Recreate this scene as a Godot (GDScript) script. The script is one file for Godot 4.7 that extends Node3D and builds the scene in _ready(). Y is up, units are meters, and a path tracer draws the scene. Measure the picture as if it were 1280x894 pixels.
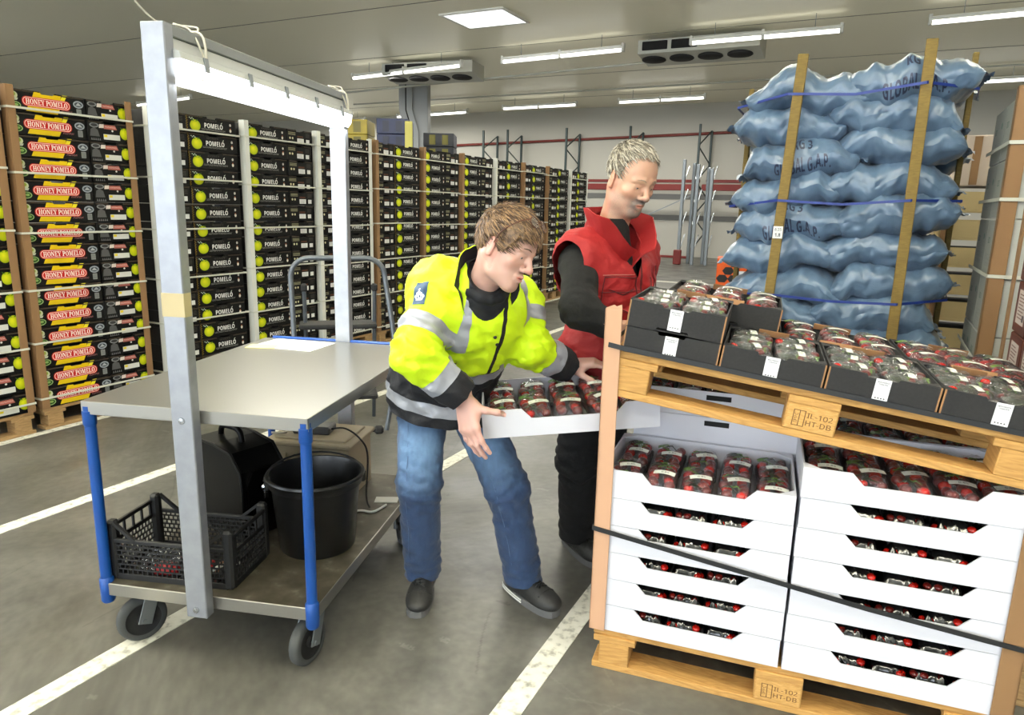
extends Node3D

var used := {}
var M := {}
var rng := RandomNumberGenerator.new()
var bold: SystemFont
var plain: SystemFont
var serif: SystemFont
var glyphs := {}


# ---------------------------------------------------------------- geometry
class Geo:
	var v := PackedVector3Array()
	var n := PackedVector3Array()
	var t := PackedVector2Array()
	var c := PackedColorArray()
	var colored := false

	func tri(a: Vector3, b: Vector3, d: Vector3, na: Vector3, nb: Vector3, nd: Vector3, ua := Vector2.ZERO, ub := Vector2.ZERO, ud := Vector2.ZERO) -> void:
		if (d - a).cross(b - a).dot(na + nb + nd) < 0.0:
			var x := b; b = d; d = x
			x = nb; nb = nd; nd = x
			var y := ub; ub = ud; ud = y
		v.push_back(a); v.push_back(b); v.push_back(d)
		n.push_back(na); n.push_back(nb); n.push_back(nd)
		t.push_back(ua); t.push_back(ub); t.push_back(ud)

	func flat(a: Vector3, b: Vector3, d: Vector3, out: Vector3) -> void:
		var nn := (d - a).cross(b - a).normalized()
		if nn.dot(out) < 0.0:
			nn = -nn
		tri(a, b, d, nn, nn, nn)

	# a, b, c, d round the quad; uv runs a = (x, y+h), b = (x+w, y+h), c = (x+w, y), d = (x, y)
	func quad(a: Vector3, b: Vector3, d: Vector3, e: Vector3, nn: Vector3, r := Rect2(0, 0, 0, 0)) -> void:
		var p0 := Vector2(r.position.x, r.end.y)
		var p1 := r.end
		var p2 := Vector2(r.end.x, r.position.y)
		tri(a, b, d, nn, nn, nn, p0, p1, p2)
		tri(a, d, e, nn, nn, nn, p0, p2, r.position)

	# box of full size s centred on xf; bev chamfers every edge; front is the uv of the +Z face, rest of the others
	func box(xf: Transform3D, s: Vector3, bev := 0.0, front := Rect2(0, 0, 1, 1), rest := Rect2(0, 0, 1, 1)) -> void:
		var h := s * 0.5
		bev = minf(bev, minf(h.x, minf(h.y, h.z)) * 0.6)
		var i := h - Vector3.ONE * bev
		var B := xf.basis
		for ax in 3:
			for sg in [-1.0, 1.0]:
				var nn := Vector3.ZERO
				nn[ax] = sg
				var ua := (ax + 1) % 3
				var va := (ax + 2) % 3
				if ax == 2:
					ua = 0; va = 1
				elif ax == 0:
					ua = 2; va = 1
				else:
					ua = 0; va = 2
				var q := []
				for k in [[-1, -1], [1, -1], [1, 1], [-1, 1]]:
					var p := Vector3.ZERO
					p[ax] = h[ax] * sg
					p[ua] = i[ua] * k[0]
					p[va] = i[va] * k[1]
					q.append(xf * p)
				quad(q[0], q[1], q[2], q[3], (B * nn).normalized(), front if ax == 2 and sg > 0 else rest)
		if bev <= 0.0:
			return
		for ax in 3:
			var b1 := (ax + 1) % 3
			var b2 := (ax + 2) % 3
			for s1 in [-1.0, 1.0]:
				for s2 in [-1.0, 1.0]:
					var nn := Vector3.ZERO
					nn[b1] = s1; nn[b2] = s2
					var q := []
					for k in [[-1, 0], [1, 0], [1, 1], [-1, 1]]:
						var p := Vector3.ZERO
						p[ax] = i[ax] * k[0]
						p[b1] = (h[b1] if k[1] == 0 else i[b1]) * s1
						p[b2] = (i[b2] if k[1] == 0 else h[b2]) * s2
						q.append(xf * p)
					quad(q[0], q[1], q[2], q[3], (B * nn).normalized(), Rect2(rest.position, Vector2.ZERO))
		for sx in [-1.0, 1.0]:
			for sy in [-1.0, 1.0]:
				for sz in [-1.0, 1.0]:
					flat(xf * Vector3(h.x * sx, i.y * sy, i.z * sz), xf * Vector3(i.x * sx, h.y * sy, i.z * sz), xf * Vector3(i.x * sx, i.y * sy, h.z * sz), B * Vector3(sx, sy, sz))

	func bx(x0: float, y0: float, z0: float, x1: float, y1: float, z1: float, bev := 0.0) -> void:
		box(Transform3D(Basis(), Vector3(x0 + x1, y0 + y1, z0 + z1) * 0.5), Vector3(absf(x1 - x0), absf(y1 - y0), absf(z1 - z0)), bev)

	# a box bar from a to b, with width across and height along up
	func bar(a: Vector3, b: Vector3, wd: float, ht: float, up := Vector3.UP, bev := 0.0) -> void:
		var z := (b - a).normalized()
		var x := up.cross(z)
		if x.length() < 1e-4:
			x = Vector3.RIGHT.cross(z)
		x = x.normalized()
		var y := z.cross(x)
		box(Transform3D(Basis(x, y, z), (a + b) * 0.5), Vector3(wd, ht, a.distance_to(b)), bev)

	func tube(p: Array, r, sides := 10, caps := true, squash := 1.0) -> void:
		var rings := []
		var norms := []
		var up := Vector3.UP
		var d0: Vector3 = (p[1] - p[0]).normalized()
		if absf(d0.dot(up)) > 0.9:
			up = Vector3.RIGHT
		var x := up.cross(d0).normalized()
		for k in p.size():
			var d: Vector3 = (p[mini(k + 1, p.size() - 1)] - p[maxi(k - 1, 0)]).normalized()
			x = (x - d * x.dot(d)).normalized()
			var y := d.cross(x)
			var rr: float = r[k] if r is Array else r
			var ring := []
			var nn := []
			for j in sides:
				var a := TAU * j / sides
				var o := x * cos(a) + y * sin(a) * squash
				ring.append(p[k] + o * rr)
				nn.append((x * cos(a) * squash + y * sin(a)).normalized())
			rings.append(ring)
			norms.append(nn)
		for k in p.size() - 1:
			for j in sides:
				var j2 := (j + 1) % sides
				var u0 := float(k) / (p.size() - 1)
				var u1 := float(k + 1) / (p.size() - 1)
				tri(rings[k][j], rings[k][j2], rings[k + 1][j2], norms[k][j], norms[k][j2], norms[k + 1][j2], Vector2(float(j) / sides, u0), Vector2(float(j + 1) / sides, u0), Vector2(float(j + 1) / sides, u1))
				tri(rings[k][j], rings[k + 1][j2], rings[k + 1][j], norms[k][j], norms[k + 1][j2], norms[k + 1][j], Vector2(float(j) / sides, u0), Vector2(float(j + 1) / sides, u1), Vector2(float(j) / sides, u1))
		if caps:
			for e in [0, p.size() - 1]:
				var d: Vector3 = (p[0] - p[1]) if e == 0 else (p[e] - p[e - 1])
				for j in range(1, sides - 1):
					flat(rings[e][0], rings[e][j], rings[e][j + 1], d)

	# profile of (radius, height) turned round the y axis of xf
	func lathe(xf: Transform3D, prof: Array, sides := 24, smooth := true) -> void:
		for k in prof.size() - 1:
			var a: Vector2 = prof[k]
			var b: Vector2 = prof[k + 1]
			var e := (b - a).normalized()
			var nr := Vector2(e.y, -e.x)
			var na := nr
			var nb := nr
			if smooth and k > 0:
				var e2: Vector2 = (a - prof[k - 1]).normalized()
				if e2.dot(e) > 0.6:
					na = (nr + Vector2(e2.y, -e2.x)).normalized()
			if smooth and k + 2 < prof.size():
				var e2: Vector2 = (prof[k + 2] - b).normalized()
				if e2.dot(e) > 0.6:
					nb = (nr + Vector2(e2.y, -e2.x)).normalized()
			for j in sides:
				var c0 := Vector2(cos(TAU * j / sides), sin(TAU * j / sides))
				var c1 := Vector2(cos(TAU * (j + 1) / sides), sin(TAU * (j + 1) / sides))
				var f := func(q: Vector2, cc: Vector2): return xf * Vector3(q.x * cc.x, q.y, q.x * cc.y)
				var g := func(q: Vector2, cc: Vector2): return (xf.basis * Vector3(q.x * cc.x, q.y, q.x * cc.y)).normalized()
				var u0 := float(j) / sides
				var u1 := float(j + 1) / sides
				if b.x > 1e-6:
					tri(f.call(a, c0), f.call(b, c1), f.call(b, c0), g.call(na, c0), g.call(nb, c1), g.call(nb, c0), Vector2(u0, a.y), Vector2(u1, b.y), Vector2(u0, b.y))
				if a.x > 1e-6:
					tri(f.call(a, c0), f.call(a, c1), f.call(b, c1), g.call(na, c0), g.call(na, c1), g.call(nb, c1), Vector2(u0, a.y), Vector2(u1, a.y), Vector2(u1, b.y))

	func ball(xf: Transform3D, sides := 12, rows := 8) -> void:
		var prof := []
		for k in rows + 1:
			var a := -PI / 2 + PI * k / rows
			prof.append(Vector2(cos(a) if k > 0 and k < rows else 0.0, sin(a)))
		var start := v.size()
		lathe(Transform3D(), prof, sides)
		var bi := xf.basis.inverse().transposed()
		for k in range(start, v.size()):
			n[k] = (bi * v[k]).normalized()
			v[k] = xf * v[k]

	# polygon in the xy plane of xf, pushed depth along its +z
	func prism(xf: Transform3D, poly: PackedVector2Array, depth: float, uv_scale := Vector2.ZERO, uv_off := Vector2.ZERO) -> void:
		var idx := Geometry2D.triangulate_polygon(poly)
		var nz := xf.basis.z.normalized()
		for k in range(0, idx.size(), 3):
			var q := [poly[idx[k]], poly[idx[k + 1]], poly[idx[k + 2]]]
			var uv := []
			for e in q:
				uv.append(Vector2(e.x * uv_scale.x + uv_off.x, uv_off.y - e.y * uv_scale.y))
			tri(xf * Vector3(q[0].x, q[0].y, depth), xf * Vector3(q[1].x, q[1].y, depth), xf * Vector3(q[2].x, q[2].y, depth), nz, nz, nz, uv[0], uv[1], uv[2])
			tri(xf * Vector3(q[0].x, q[0].y, 0), xf * Vector3(q[1].x, q[1].y, 0), xf * Vector3(q[2].x, q[2].y, 0), -nz, -nz, -nz)
		var cw := Geometry2D.is_polygon_clockwise(poly)
		for k in poly.size():
			var a := poly[k]
			var b := poly[(k + 1) % poly.size()]
			var e := b - a
			var o := Vector3(e.y, -e.x, 0) if not cw else Vector3(-e.y, e.x, 0)
			quad(xf * Vector3(a.x, a.y, 0), xf * Vector3(b.x, b.y, 0), xf * Vector3(b.x, b.y, depth), xf * Vector3(a.x, a.y, depth), (xf.basis * o).normalized())

	# smooth sheet through rows of points
	func sheet(p: Array, closed_u := false, uv := true) -> void:
		var nu: int = p.size()
		var nv: int = p[0].size()
		var nm := []
		for i in nu:
			var row := []
			for j in nv:
				var i0 := i - 1
				var i1 := i + 1
				if closed_u:
					i0 = posmod(i0, nu); i1 = i1 % nu
				else:
					i0 = maxi(i0, 0); i1 = mini(i1, nu - 1)
				var du: Vector3 = p[i1][j] - p[i0][j]
				var dv: Vector3 = p[i][mini(j + 1, nv - 1)] - p[i][maxi(j - 1, 0)]
				var c := du.cross(dv)
				row.append(c.normalized() if c.length() > 1e-12 else Vector3.ZERO)
			nm.append(row)
		for i in (nu if closed_u else nu - 1):
			var i2 := (i + 1) % nu
			for j in nv - 1:
				var a := Vector2(float(i) / (nu - 1), float(j) / (nv - 1))
				var b := Vector2(float(i + 1) / (nu - 1), float(j + 1) / (nv - 1))
				_t(p[i][j], p[i2][j], p[i2][j + 1], nm[i][j], nm[i2][j], nm[i2][j + 1], a, Vector2(b.x, a.y), b)
				_t(p[i][j], p[i2][j + 1], p[i][j + 1], nm[i][j], nm[i2][j + 1], nm[i][j + 1], a, b, Vector2(a.x, b.y))

	func _t(a: Vector3, b: Vector3, d: Vector3, na: Vector3, nb: Vector3, nd: Vector3, ua: Vector2, ub: Vector2, ud: Vector2) -> void:
		if (b - a).cross(d - a).length() < 1e-12:
			return
		var fn := (b - a).cross(d - a).normalized()
		tri(a, b, d, na if na != Vector3.ZERO else fn, nb if nb != Vector3.ZERO else fn, nd if nd != Vector3.ZERO else fn, ua, ub, ud)

	func add(g: Geo, xf := Transform3D()) -> void:
		var bi := xf.basis.inverse().transposed()
		for k in g.v.size():
			v.push_back(xf * g.v[k])
			n.push_back((bi * g.n[k]).normalized())
		t.append_array(g.t)
		if g.colored:
			c.append_array(g.c)
			colored = true

	func arrays() -> Array:
		var a := []
		a.resize(Mesh.ARRAY_MAX)
		a[Mesh.ARRAY_VERTEX] = v
		a[Mesh.ARRAY_NORMAL] = n
		a[Mesh.ARRAY_TEX_UV] = t
		if colored and c.size() == v.size():
			a[Mesh.ARRAY_COLOR] = c
		return a


func mesh_of(list: Array) -> ArrayMesh:
	var m := ArrayMesh.new()
	for k in range(0, list.size(), 2):
		var g: Geo = list[k]
		if g.v.size() == 0:
			continue
		m.add_surface_from_arrays(Mesh.PRIMITIVE_TRIANGLES, g.arrays())
		m.surface_set_material(m.get_surface_count() - 1, list[k + 1])
	return m


# ---------------------------------------------------------------- naming
func numbered(called: String) -> String:
	if not used.has(called):
		used[called] = 0
		return called
	used[called] += 1
	return "%s_%03d" % [called, used[called]]


func tag(o: Node, label: String, category: String, group := "") -> Node:
	o.set_meta("label", label)
	o.set_meta("category", category)
	if group:
		o.set_meta("group", group)
	return o


func thing(called: String, label: String, category: String, xf := Transform3D(), group := "") -> Node3D:
	var o := Node3D.new()
	o.name = numbered(called)
	add_child(o)
	o.transform = xf
	tag(o, label, category, group)
	return o


func solid(called: String, mesh: Mesh, label: String, category: String, xf := Transform3D(), group := "") -> MeshInstance3D:
	var o := MeshInstance3D.new()
	o.name = numbered(called)
	o.mesh = mesh
	add_child(o)
	o.transform = xf
	tag(o, label, category, group)
	return o


func part(called: String, mesh: Mesh, parent: Node, xf := Transform3D()) -> MeshInstance3D:
	var o := MeshInstance3D.new()
	o.name = called
	o.mesh = mesh
	parent.add_child(o, true)
	o.transform = xf
	return o


func gpart(called: String, g: Geo, m: Material, parent: Node, xf := Transform3D()) -> MeshInstance3D:
	return part(called, mesh_of([g, m]), parent, xf)


func struct(called: String, mesh: Mesh, xf := Transform3D()) -> MeshInstance3D:
	var o := MeshInstance3D.new()
	o.name = called
	o.mesh = mesh
	add_child(o, true)
	o.transform = xf
	o.set_meta("kind", "structure")
	return o


func copy_of(src: Node3D, xf: Transform3D, label: String, group := "") -> Node3D:
	var base := String(src.name)
	var cut := base.rfind("_0")
	if cut > 0 and base.length() - cut == 4:
		base = base.substr(0, cut)
	var o: Node3D = src.duplicate()
	o.name = numbered(base)
	add_child(o)
	o.transform = xf
	o.set_meta("label", label)
	if group:
		o.set_meta("group", group)
	return o


func at(x: float, y: float, z: float, yaw := 0.0) -> Transform3D:
	return Transform3D(Basis(Vector3.UP, yaw), Vector3(x, y, z))


func ordinal(k: int) -> String:
	return ["first", "second", "third", "fourth", "fifth", "sixth", "seventh", "eighth", "ninth", "tenth", "eleventh", "twelfth", "thirteenth", "fourteenth", "fifteenth", "sixteenth"][k]


# ---------------------------------------------------------------- materials
func mat(called: String, col: Color, rough := 0.7, metal := 0.0) -> StandardMaterial3D:
	var m := StandardMaterial3D.new()
	m.resource_name = called
	m.albedo_color = col
	m.roughness = rough
	m.metallic = metal
	M[called] = m
	return m


func noise_tex(size: int, freq: float, ramp: Array, octaves := 4, seed_ := 1, normal := false, bump := 4.0) -> NoiseTexture2D:
	var n := FastNoiseLite.new()
	n.noise_type = FastNoiseLite.TYPE_SIMPLEX_SMOOTH
	n.frequency = freq
	n.fractal_octaves = octaves
	n.seed = seed_
	var t := NoiseTexture2D.new()
	t.width = size
	t.height = size
	t.seamless = true
	t.noise = n
	if normal:
		t.as_normal_map = true
		t.bump_strength = bump
	elif ramp.size():
		var g := Gradient.new()
		g.offsets = PackedFloat32Array(ramp[0])
		g.colors = PackedColorArray(ramp[1])
		t.color_ramp = g
	return t


func tri_mat(m: StandardMaterial3D, scale: float, world := false) -> void:
	m.uv1_triplanar = true
	m.uv1_world_triplanar = world
	m.uv1_scale = Vector3.ONE * scale


func fill_poly(img: Image, poly: PackedVector2Array, col: Color) -> void:
	var lo := poly[0]
	var hi := poly[0]
	for p in poly:
		lo = lo.min(p); hi = hi.max(p)
	for y in range(maxi(0, int(lo.y)), mini(img.get_height(), int(hi.y) + 1)):
		for x in range(maxi(0, int(lo.x)), mini(img.get_width(), int(hi.x) + 1)):
			if Geometry2D.is_point_in_polygon(Vector2(x + 0.5, y + 0.5), poly):
				img.set_pixel(x, y, col)


func fill_oval(img: Image, c: Vector2, r: Vector2, col: Color) -> void:
	for y in range(maxi(0, int(c.y - r.y)), mini(img.get_height(), int(c.y + r.y) + 2)):
		for x in range(maxi(0, int(c.x - r.x)), mini(img.get_width(), int(c.x + r.x) + 2)):
			var d := (Vector2(x + 0.5, y + 0.5) - c) / r
			if d.length_squared() <= 1.0:
				img.set_pixel(x, y, col)


func fill_round(img: Image, r: Rect2, rad: float, col: Color) -> void:
	for y in range(int(r.position.y), int(r.end.y)):
		for x in range(int(r.position.x), int(r.end.x)):
			var q := Vector2(clampf(x + 0.5, r.position.x + rad, r.end.x - rad), clampf(y + 0.5, r.position.y + rad, r.end.y - rad))
			if q.distance_to(Vector2(x + 0.5, y + 0.5)) <= rad and x >= 0 and y >= 0 and x < img.get_width() and y < img.get_height():
				img.set_pixel(x, y, col)


# lettering filled from the font's own outlines into a rectangle of the picture
func draw_text(img: Image, txt: String, r: Rect2, col: Color, font: Font, turn := false, slant := 0.0) -> void:
	var tm := TextMesh.new()
	tm.text = txt
	tm.font = font
	tm.font_size = 48
	tm.pixel_size = 1.0
	tm.depth = 0.0
	tm.curve_step = 2.0
	var vs: PackedVector3Array = tm.get_mesh_arrays()[Mesh.ARRAY_VERTEX]
	var ix = tm.get_mesh_arrays()[Mesh.ARRAY_INDEX]
	if vs.size() == 0:
		return
	var lo := Vector2(1e9, 1e9)
	var hi := -lo
	for p in vs:
		lo = lo.min(Vector2(p.x, p.y)); hi = hi.max(Vector2(p.x, p.y))
	var pts := PackedVector2Array()
	for p in vs:
		var q := (Vector2(p.x, p.y) - lo) / (hi - lo)
		q.y = 1.0 - q.y
		if turn:
			q = Vector2(q.y, 1.0 - q.x)
		q.y += slant * (q.x - 0.5)
		pts.push_back(r.position + q * r.size)
	var list: PackedInt32Array = ix if ix != null and ix.size() else PackedInt32Array(range(vs.size()))
	for k in range(0, list.size() - 2, 3):
		var a := pts[list[k]]
		var b := pts[list[k + 1]]
		var d := pts[list[k + 2]]
		var l := a.min(b).min(d)
		var h := a.max(b).max(d)
		var den := (b - a).cross(d - a)
		if absf(den) < 1e-6:
			continue
		for y in range(maxi(0, int(l.y)), mini(img.get_height(), int(h.y) + 1)):
			for x in range(maxi(0, int(l.x)), mini(img.get_width(), int(h.x) + 1)):
				var p := Vector2(x + 0.5, y + 0.5)
				var w1 := (p - a).cross(d - a) / den
				var w2 := (b - a).cross(p - a) / den
				if w1 >= -0.02 and w2 >= -0.02 and w1 + w2 <= 1.02:
					img.set_pixel(x, y, col)


func print_mat(called: String, img: Image, rough := 0.55) -> StandardMaterial3D:
	var m := mat(called, Color.WHITE, rough)
	m.albedo_texture = ImageTexture.create_from_image(img)
	return m


func canvas(w: int, h: int, col: Color) -> Image:
	var img := Image.create(w, h, false, Image.FORMAT_RGB8)
	img.fill(col)
	return img


# ---------------------------------------------------------------- blended bodies (distance field meshed with surface nets)
class Field:
	var o: Vector3
	var h: float
	var nx: int
	var ny: int
	var nz: int
	var f := PackedFloat32Array()

	func _init(lo: Vector3, hi: Vector3, cell: float) -> void:
		o = lo
		h = cell
		nx = int((hi.x - lo.x) / cell) + 2
		ny = int((hi.y - lo.y) / cell) + 2
		nz = int((hi.z - lo.z) / cell) + 2
		f.resize(nx * ny * nz)
		f.fill(1.0)

	func span(lo: Vector3, hi: Vector3) -> Array:
		return [clampi(int((lo.x - o.x) / h), 0, nx - 1), clampi(int((hi.x - o.x) / h) + 1, 0, nx - 1), clampi(int((lo.y - o.y) / h), 0, ny - 1), clampi(int((hi.y - o.y) / h) + 1, 0, ny - 1), clampi(int((lo.z - o.z) / h), 0, nz - 1), clampi(int((hi.z - o.z) / h) + 1, 0, nz - 1)]

	func cone(a: Vector3, b: Vector3, ra: float, rb: float, k := 0.03) -> void:
		var m := maxf(ra, rb) + k + h * 2
		var s := span(a.min(b) - Vector3.ONE * m, a.max(b) + Vector3.ONE * m)
		var ab := b - a
		var inv := 1.0 / maxf(ab.length_squared(), 1e-9)
		for z in range(s[4], s[5] + 1):
			for y in range(s[2], s[3] + 1):
				var i: int = (z * ny + y) * nx + s[0]
				var p := o + Vector3(s[0], y, z) * h - a
				for x in range(s[0], s[1] + 1):
					var t := clampf(p.dot(ab) * inv, 0.0, 1.0)
					var d := (p - ab * t).length() - lerpf(ra, rb, t)
					var e := f[i]
					var g := maxf(k - absf(d - e), 0.0)
					f[i] = minf(d, e) - g * g / (4.0 * k)
					i += 1
					p.x += h

	func ell(c: Vector3, B: Basis, r: Vector3, k := 0.02, cut := false) -> void:
		var ext := Vector3(Vector3(B.x.x * r.x, B.y.x * r.y, B.z.x * r.z).length(), Vector3(B.x.y * r.x, B.y.y * r.y, B.z.y * r.z).length(), Vector3(B.x.z * r.x, B.y.z * r.y, B.z.z * r.z).length()) + Vector3.ONE * (k + 2 * h)
		var s := span(c - ext, c + ext)
		var bi := B.inverse()
		for z in range(s[4], s[5] + 1):
			for y in range(s[2], s[3] + 1):
				var i: int = (z * ny + y) * nx + s[0]
				for x in range(s[0], s[1] + 1):
					var p := bi * (o + Vector3(x, y, z) * h - c)
					var q := p / r
					var k0 := q.length()
					var k1 := (q / r).length()
					var d := k0 * (k0 - 1.0) / maxf(k1, 1e-6)
					if k0 < 1e-5:
						d = -minf(r.x, minf(r.y, r.z))
					var e := f[i]
					if cut:
						d = -d
						var g := maxf(k - absf(d - e), 0.0)
						f[i] = maxf(d, e) + g * g / (4.0 * k)
					else:
						var g := maxf(k - absf(d - e), 0.0)
						f[i] = minf(d, e) - g * g / (4.0 * k)
					i += 1

	# every cell near the surface goes through how(point, value)
	func warp(how: Callable, near := 0.03) -> void:
		var i := 0
		for z in nz:
			for y in ny:
				for x in nx:
					if absf(f[i]) < near:
						f[i] = how.call(o + Vector3(x, y, z) * h, f[i])
					i += 1

	# [positions, normals, corner numbers]
	func net() -> Array:
		var ids := PackedInt32Array()
		ids.resize(f.size())
		ids.fill(-1)
		var vs := PackedVector3Array()
		var sy := nx
		var sz := nx * ny
		var lim := h * 4.0
		for z in nz - 1:
			for y in ny - 1:
				var i := (z * ny + y) * nx
				for x in nx - 1:
					var a := f[i]
					if absf(a) > lim:
						i += 1
						continue
					var b := f[i + 1]
					var c := f[i + sy]
					var d := f[i + sy + 1]
					var e := f[i + sz]
					var g := f[i + sz + 1]
					var p := f[i + sz + sy]
					var q := f[i + sz + sy + 1]
					var m := int(a < 0) + int(b < 0) + int(c < 0) + int(d < 0) + int(e < 0) + int(g < 0) + int(p < 0) + int(q < 0)
					if m > 0 and m < 8:
						var sum := Vector3.ZERO
						var cnt := 0
						if (a < 0) != (b < 0): sum += Vector3(a / (a - b), 0, 0); cnt += 1
						if (c < 0) != (d < 0): sum += Vector3(c / (c - d), 1, 0); cnt += 1
						if (e < 0) != (g < 0): sum += Vector3(e / (e - g), 0, 1); cnt += 1
						if (p < 0) != (q < 0): sum += Vector3(p / (p - q), 1, 1); cnt += 1
						if (a < 0) != (c < 0): sum += Vector3(0, a / (a - c), 0); cnt += 1
						if (b < 0) != (d < 0): sum += Vector3(1, b / (b - d), 0); cnt += 1
						if (e < 0) != (p < 0): sum += Vector3(0, e / (e - p), 1); cnt += 1
						if (g < 0) != (q < 0): sum += Vector3(1, g / (g - q), 1); cnt += 1
						if (a < 0) != (e < 0): sum += Vector3(0, 0, a / (a - e)); cnt += 1
						if (b < 0) != (g < 0): sum += Vector3(1, 0, b / (b - g)); cnt += 1
						if (c < 0) != (p < 0): sum += Vector3(0, 1, c / (c - p)); cnt += 1
						if (d < 0) != (q < 0): sum += Vector3(1, 1, d / (d - q)); cnt += 1
						ids[i] = vs.size()
						vs.push_back(o + (Vector3(x, y, z) + sum / cnt) * h)
					i += 1
		var ix := PackedInt32Array()
		for z in range(1, nz - 1):
			for y in range(1, ny - 1):
				var i := (z * ny + y) * nx + 1
				for x in range(1, nx - 1):
					var a := f[i]
					if absf(a) <= lim:
						for ax in 3:
							var st := 1 if ax == 0 else (sy if ax == 1 else sz)
							var b := f[i + st]
							if (a < 0) != (b < 0):
								var s1 := sy if ax == 0 else (sz if ax == 1 else 1)
								var s2 := sz if ax == 0 else (1 if ax == 1 else sy)
								var q0 := ids[i]
								var q1 := ids[i - s1]
								var q2 := ids[i - s1 - s2]
								var q3 := ids[i - s2]
								if q0 >= 0 and q1 >= 0 and q2 >= 0 and q3 >= 0:
									if a < 0:
										ix.append_array(PackedInt32Array([q0, q2, q1, q0, q3, q2]))
									else:
										ix.append_array(PackedInt32Array([q0, q1, q2, q0, q2, q3]))
					i += 1
		var ns := PackedVector3Array()
		ns.resize(vs.size())
		for k in range(0, ix.size(), 3):
			var fn := (vs[ix[k + 2]] - vs[ix[k]]).cross(vs[ix[k + 1]] - vs[ix[k]])
			ns[ix[k]] += fn
			ns[ix[k + 1]] += fn
			ns[ix[k + 2]] += fn
		for k in ns.size():
			ns[k] = ns[k].normalized()
		return [vs, ns, ix]


func soup(net: Array, xf := Transform3D()) -> Geo:
	var g := Geo.new()
	var vs: PackedVector3Array = net[0]
	var ns: PackedVector3Array = net[1]
	for i in net[2]:
		g.v.push_back(xf * vs[i])
		g.n.push_back((xf.basis * ns[i]).normalized())
	g.t.resize(g.v.size())
	return g


# cuts a soup in two where s(point) changes sign: [where s < 0, where s > 0]
func split(g: Geo, s: Callable) -> Array:
	var neg := Geo.new()
	var pos := Geo.new()
	for k in range(0, g.v.size(), 3):
		var d := [s.call(g.v[k]), s.call(g.v[k + 1]), s.call(g.v[k + 2])]
		if d[0] <= 0 and d[1] <= 0 and d[2] <= 0:
			for j in 3:
				neg.v.push_back(g.v[k + j]); neg.n.push_back(g.n[k + j])
			continue
		if d[0] > 0 and d[1] > 0 and d[2] > 0:
			for j in 3:
				pos.v.push_back(g.v[k + j]); pos.n.push_back(g.n[k + j])
			continue
		var pv := []
		var pn := []
		var nv := []
		var nn := []
		for j in 3:
			var a := k + j
			var b := k + (j + 1) % 3
			var da: float = d[j]
			var db: float = d[(j + 1) % 3]
			if da > 0:
				pv.append(g.v[a]); pn.append(g.n[a])
			else:
				nv.append(g.v[a]); nn.append(g.n[a])
			if (da > 0) != (db > 0):
				var t := da / (da - db)
				var q := g.v[a].lerp(g.v[b], t)
				var qn := g.n[a].lerp(g.n[b], t).normalized()
				pv.append(q); pn.append(qn)
				nv.append(q); nn.append(qn)
		for j in range(1, pv.size() - 1):
			for e in [0, j, j + 1]:
				pos.v.push_back(pv[e]); pos.n.push_back(pn[e])
		for j in range(1, nv.size() - 1):
			for e in [0, j, j + 1]:
				neg.v.push_back(nv[e]); neg.n.push_back(nn[e])
	neg.t.resize(neg.v.size())
	pos.t.resize(pos.v.size())
	return [neg, pos]


func puff(g: Geo, by: float) -> Geo:
	for k in g.v.size():
		g.v[k] += g.n[k] * by
	return g


func paint(g: Geo, how: Callable) -> Geo:
	g.c.resize(g.v.size())
	g.colored = true
	for k in g.v.size():
		g.c[k] = how.call(g.v[k], g.n[k])
	return g


func spline(p: Array, steps := 6) -> Array:
	var out := []
	for k in p.size() - 1:
		var a: Vector3 = p[maxi(k - 1, 0)]
		var d: Vector3 = p[mini(k + 2, p.size() - 1)]
		for s in steps:
			out.append(p[k].cubic_interpolate(p[k + 1], a, d, float(s) / steps))
	out.append(p[-1])
	return out

const LAMP := Color(1.0, 0.99, 0.955)

func _ready() -> void:
	rng.seed = 11
	# camera
	var cam := Camera3D.new()
	cam.name = "camera"
	cam.fov = rad_to_deg(2.0 * atan(447.0 / 880.0))
	cam.near = 0.05
	cam.far = 120.0
	add_child(cam)
	cam.transform = Transform3D(Basis(Vector3.UP, deg_to_rad(26.6)) * Basis(Vector3.RIGHT, deg_to_rad(-12.06)) * Basis(Vector3.BACK, deg_to_rad(1.4)), Vector3(0, 1.52, 0))
	cam.current = true
	# closed hall: its lamps, and an out-of-view sky through unseen openings behind the viewpoint
	var env := Environment.new()
	env.background_mode = Environment.BG_COLOR
	env.background_color = Color(0.92, 0.96, 1.0)   # even bright sky, out of view, lighting the hall through unseen openings
	env.background_energy_multiplier = 8.0
	env.tonemap_mode = Environment.TONE_MAPPER_LINEAR
	env.tonemap_exposure = 1.0
	env.sdfgi_enabled = true
	env.ssao_enabled = true
	env.ssil_enabled = true
	var we := WorldEnvironment.new()
	we.name = "environment"
	we.environment = env
	add_child(we)
	ceiling_lamp_energy = 7.5
	materials()
	print_pictures()
	room()
	lamps()
	racks_far()
	pomelos()
	stacks_beyond()
	sacks()
	right_stacks()
	trolley()
	trolley_load()
	ladder()
	near_pallet()
	held_tray()
	person_yellow()
	person_red()


var ceiling_lamp_energy := 20.0


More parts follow.
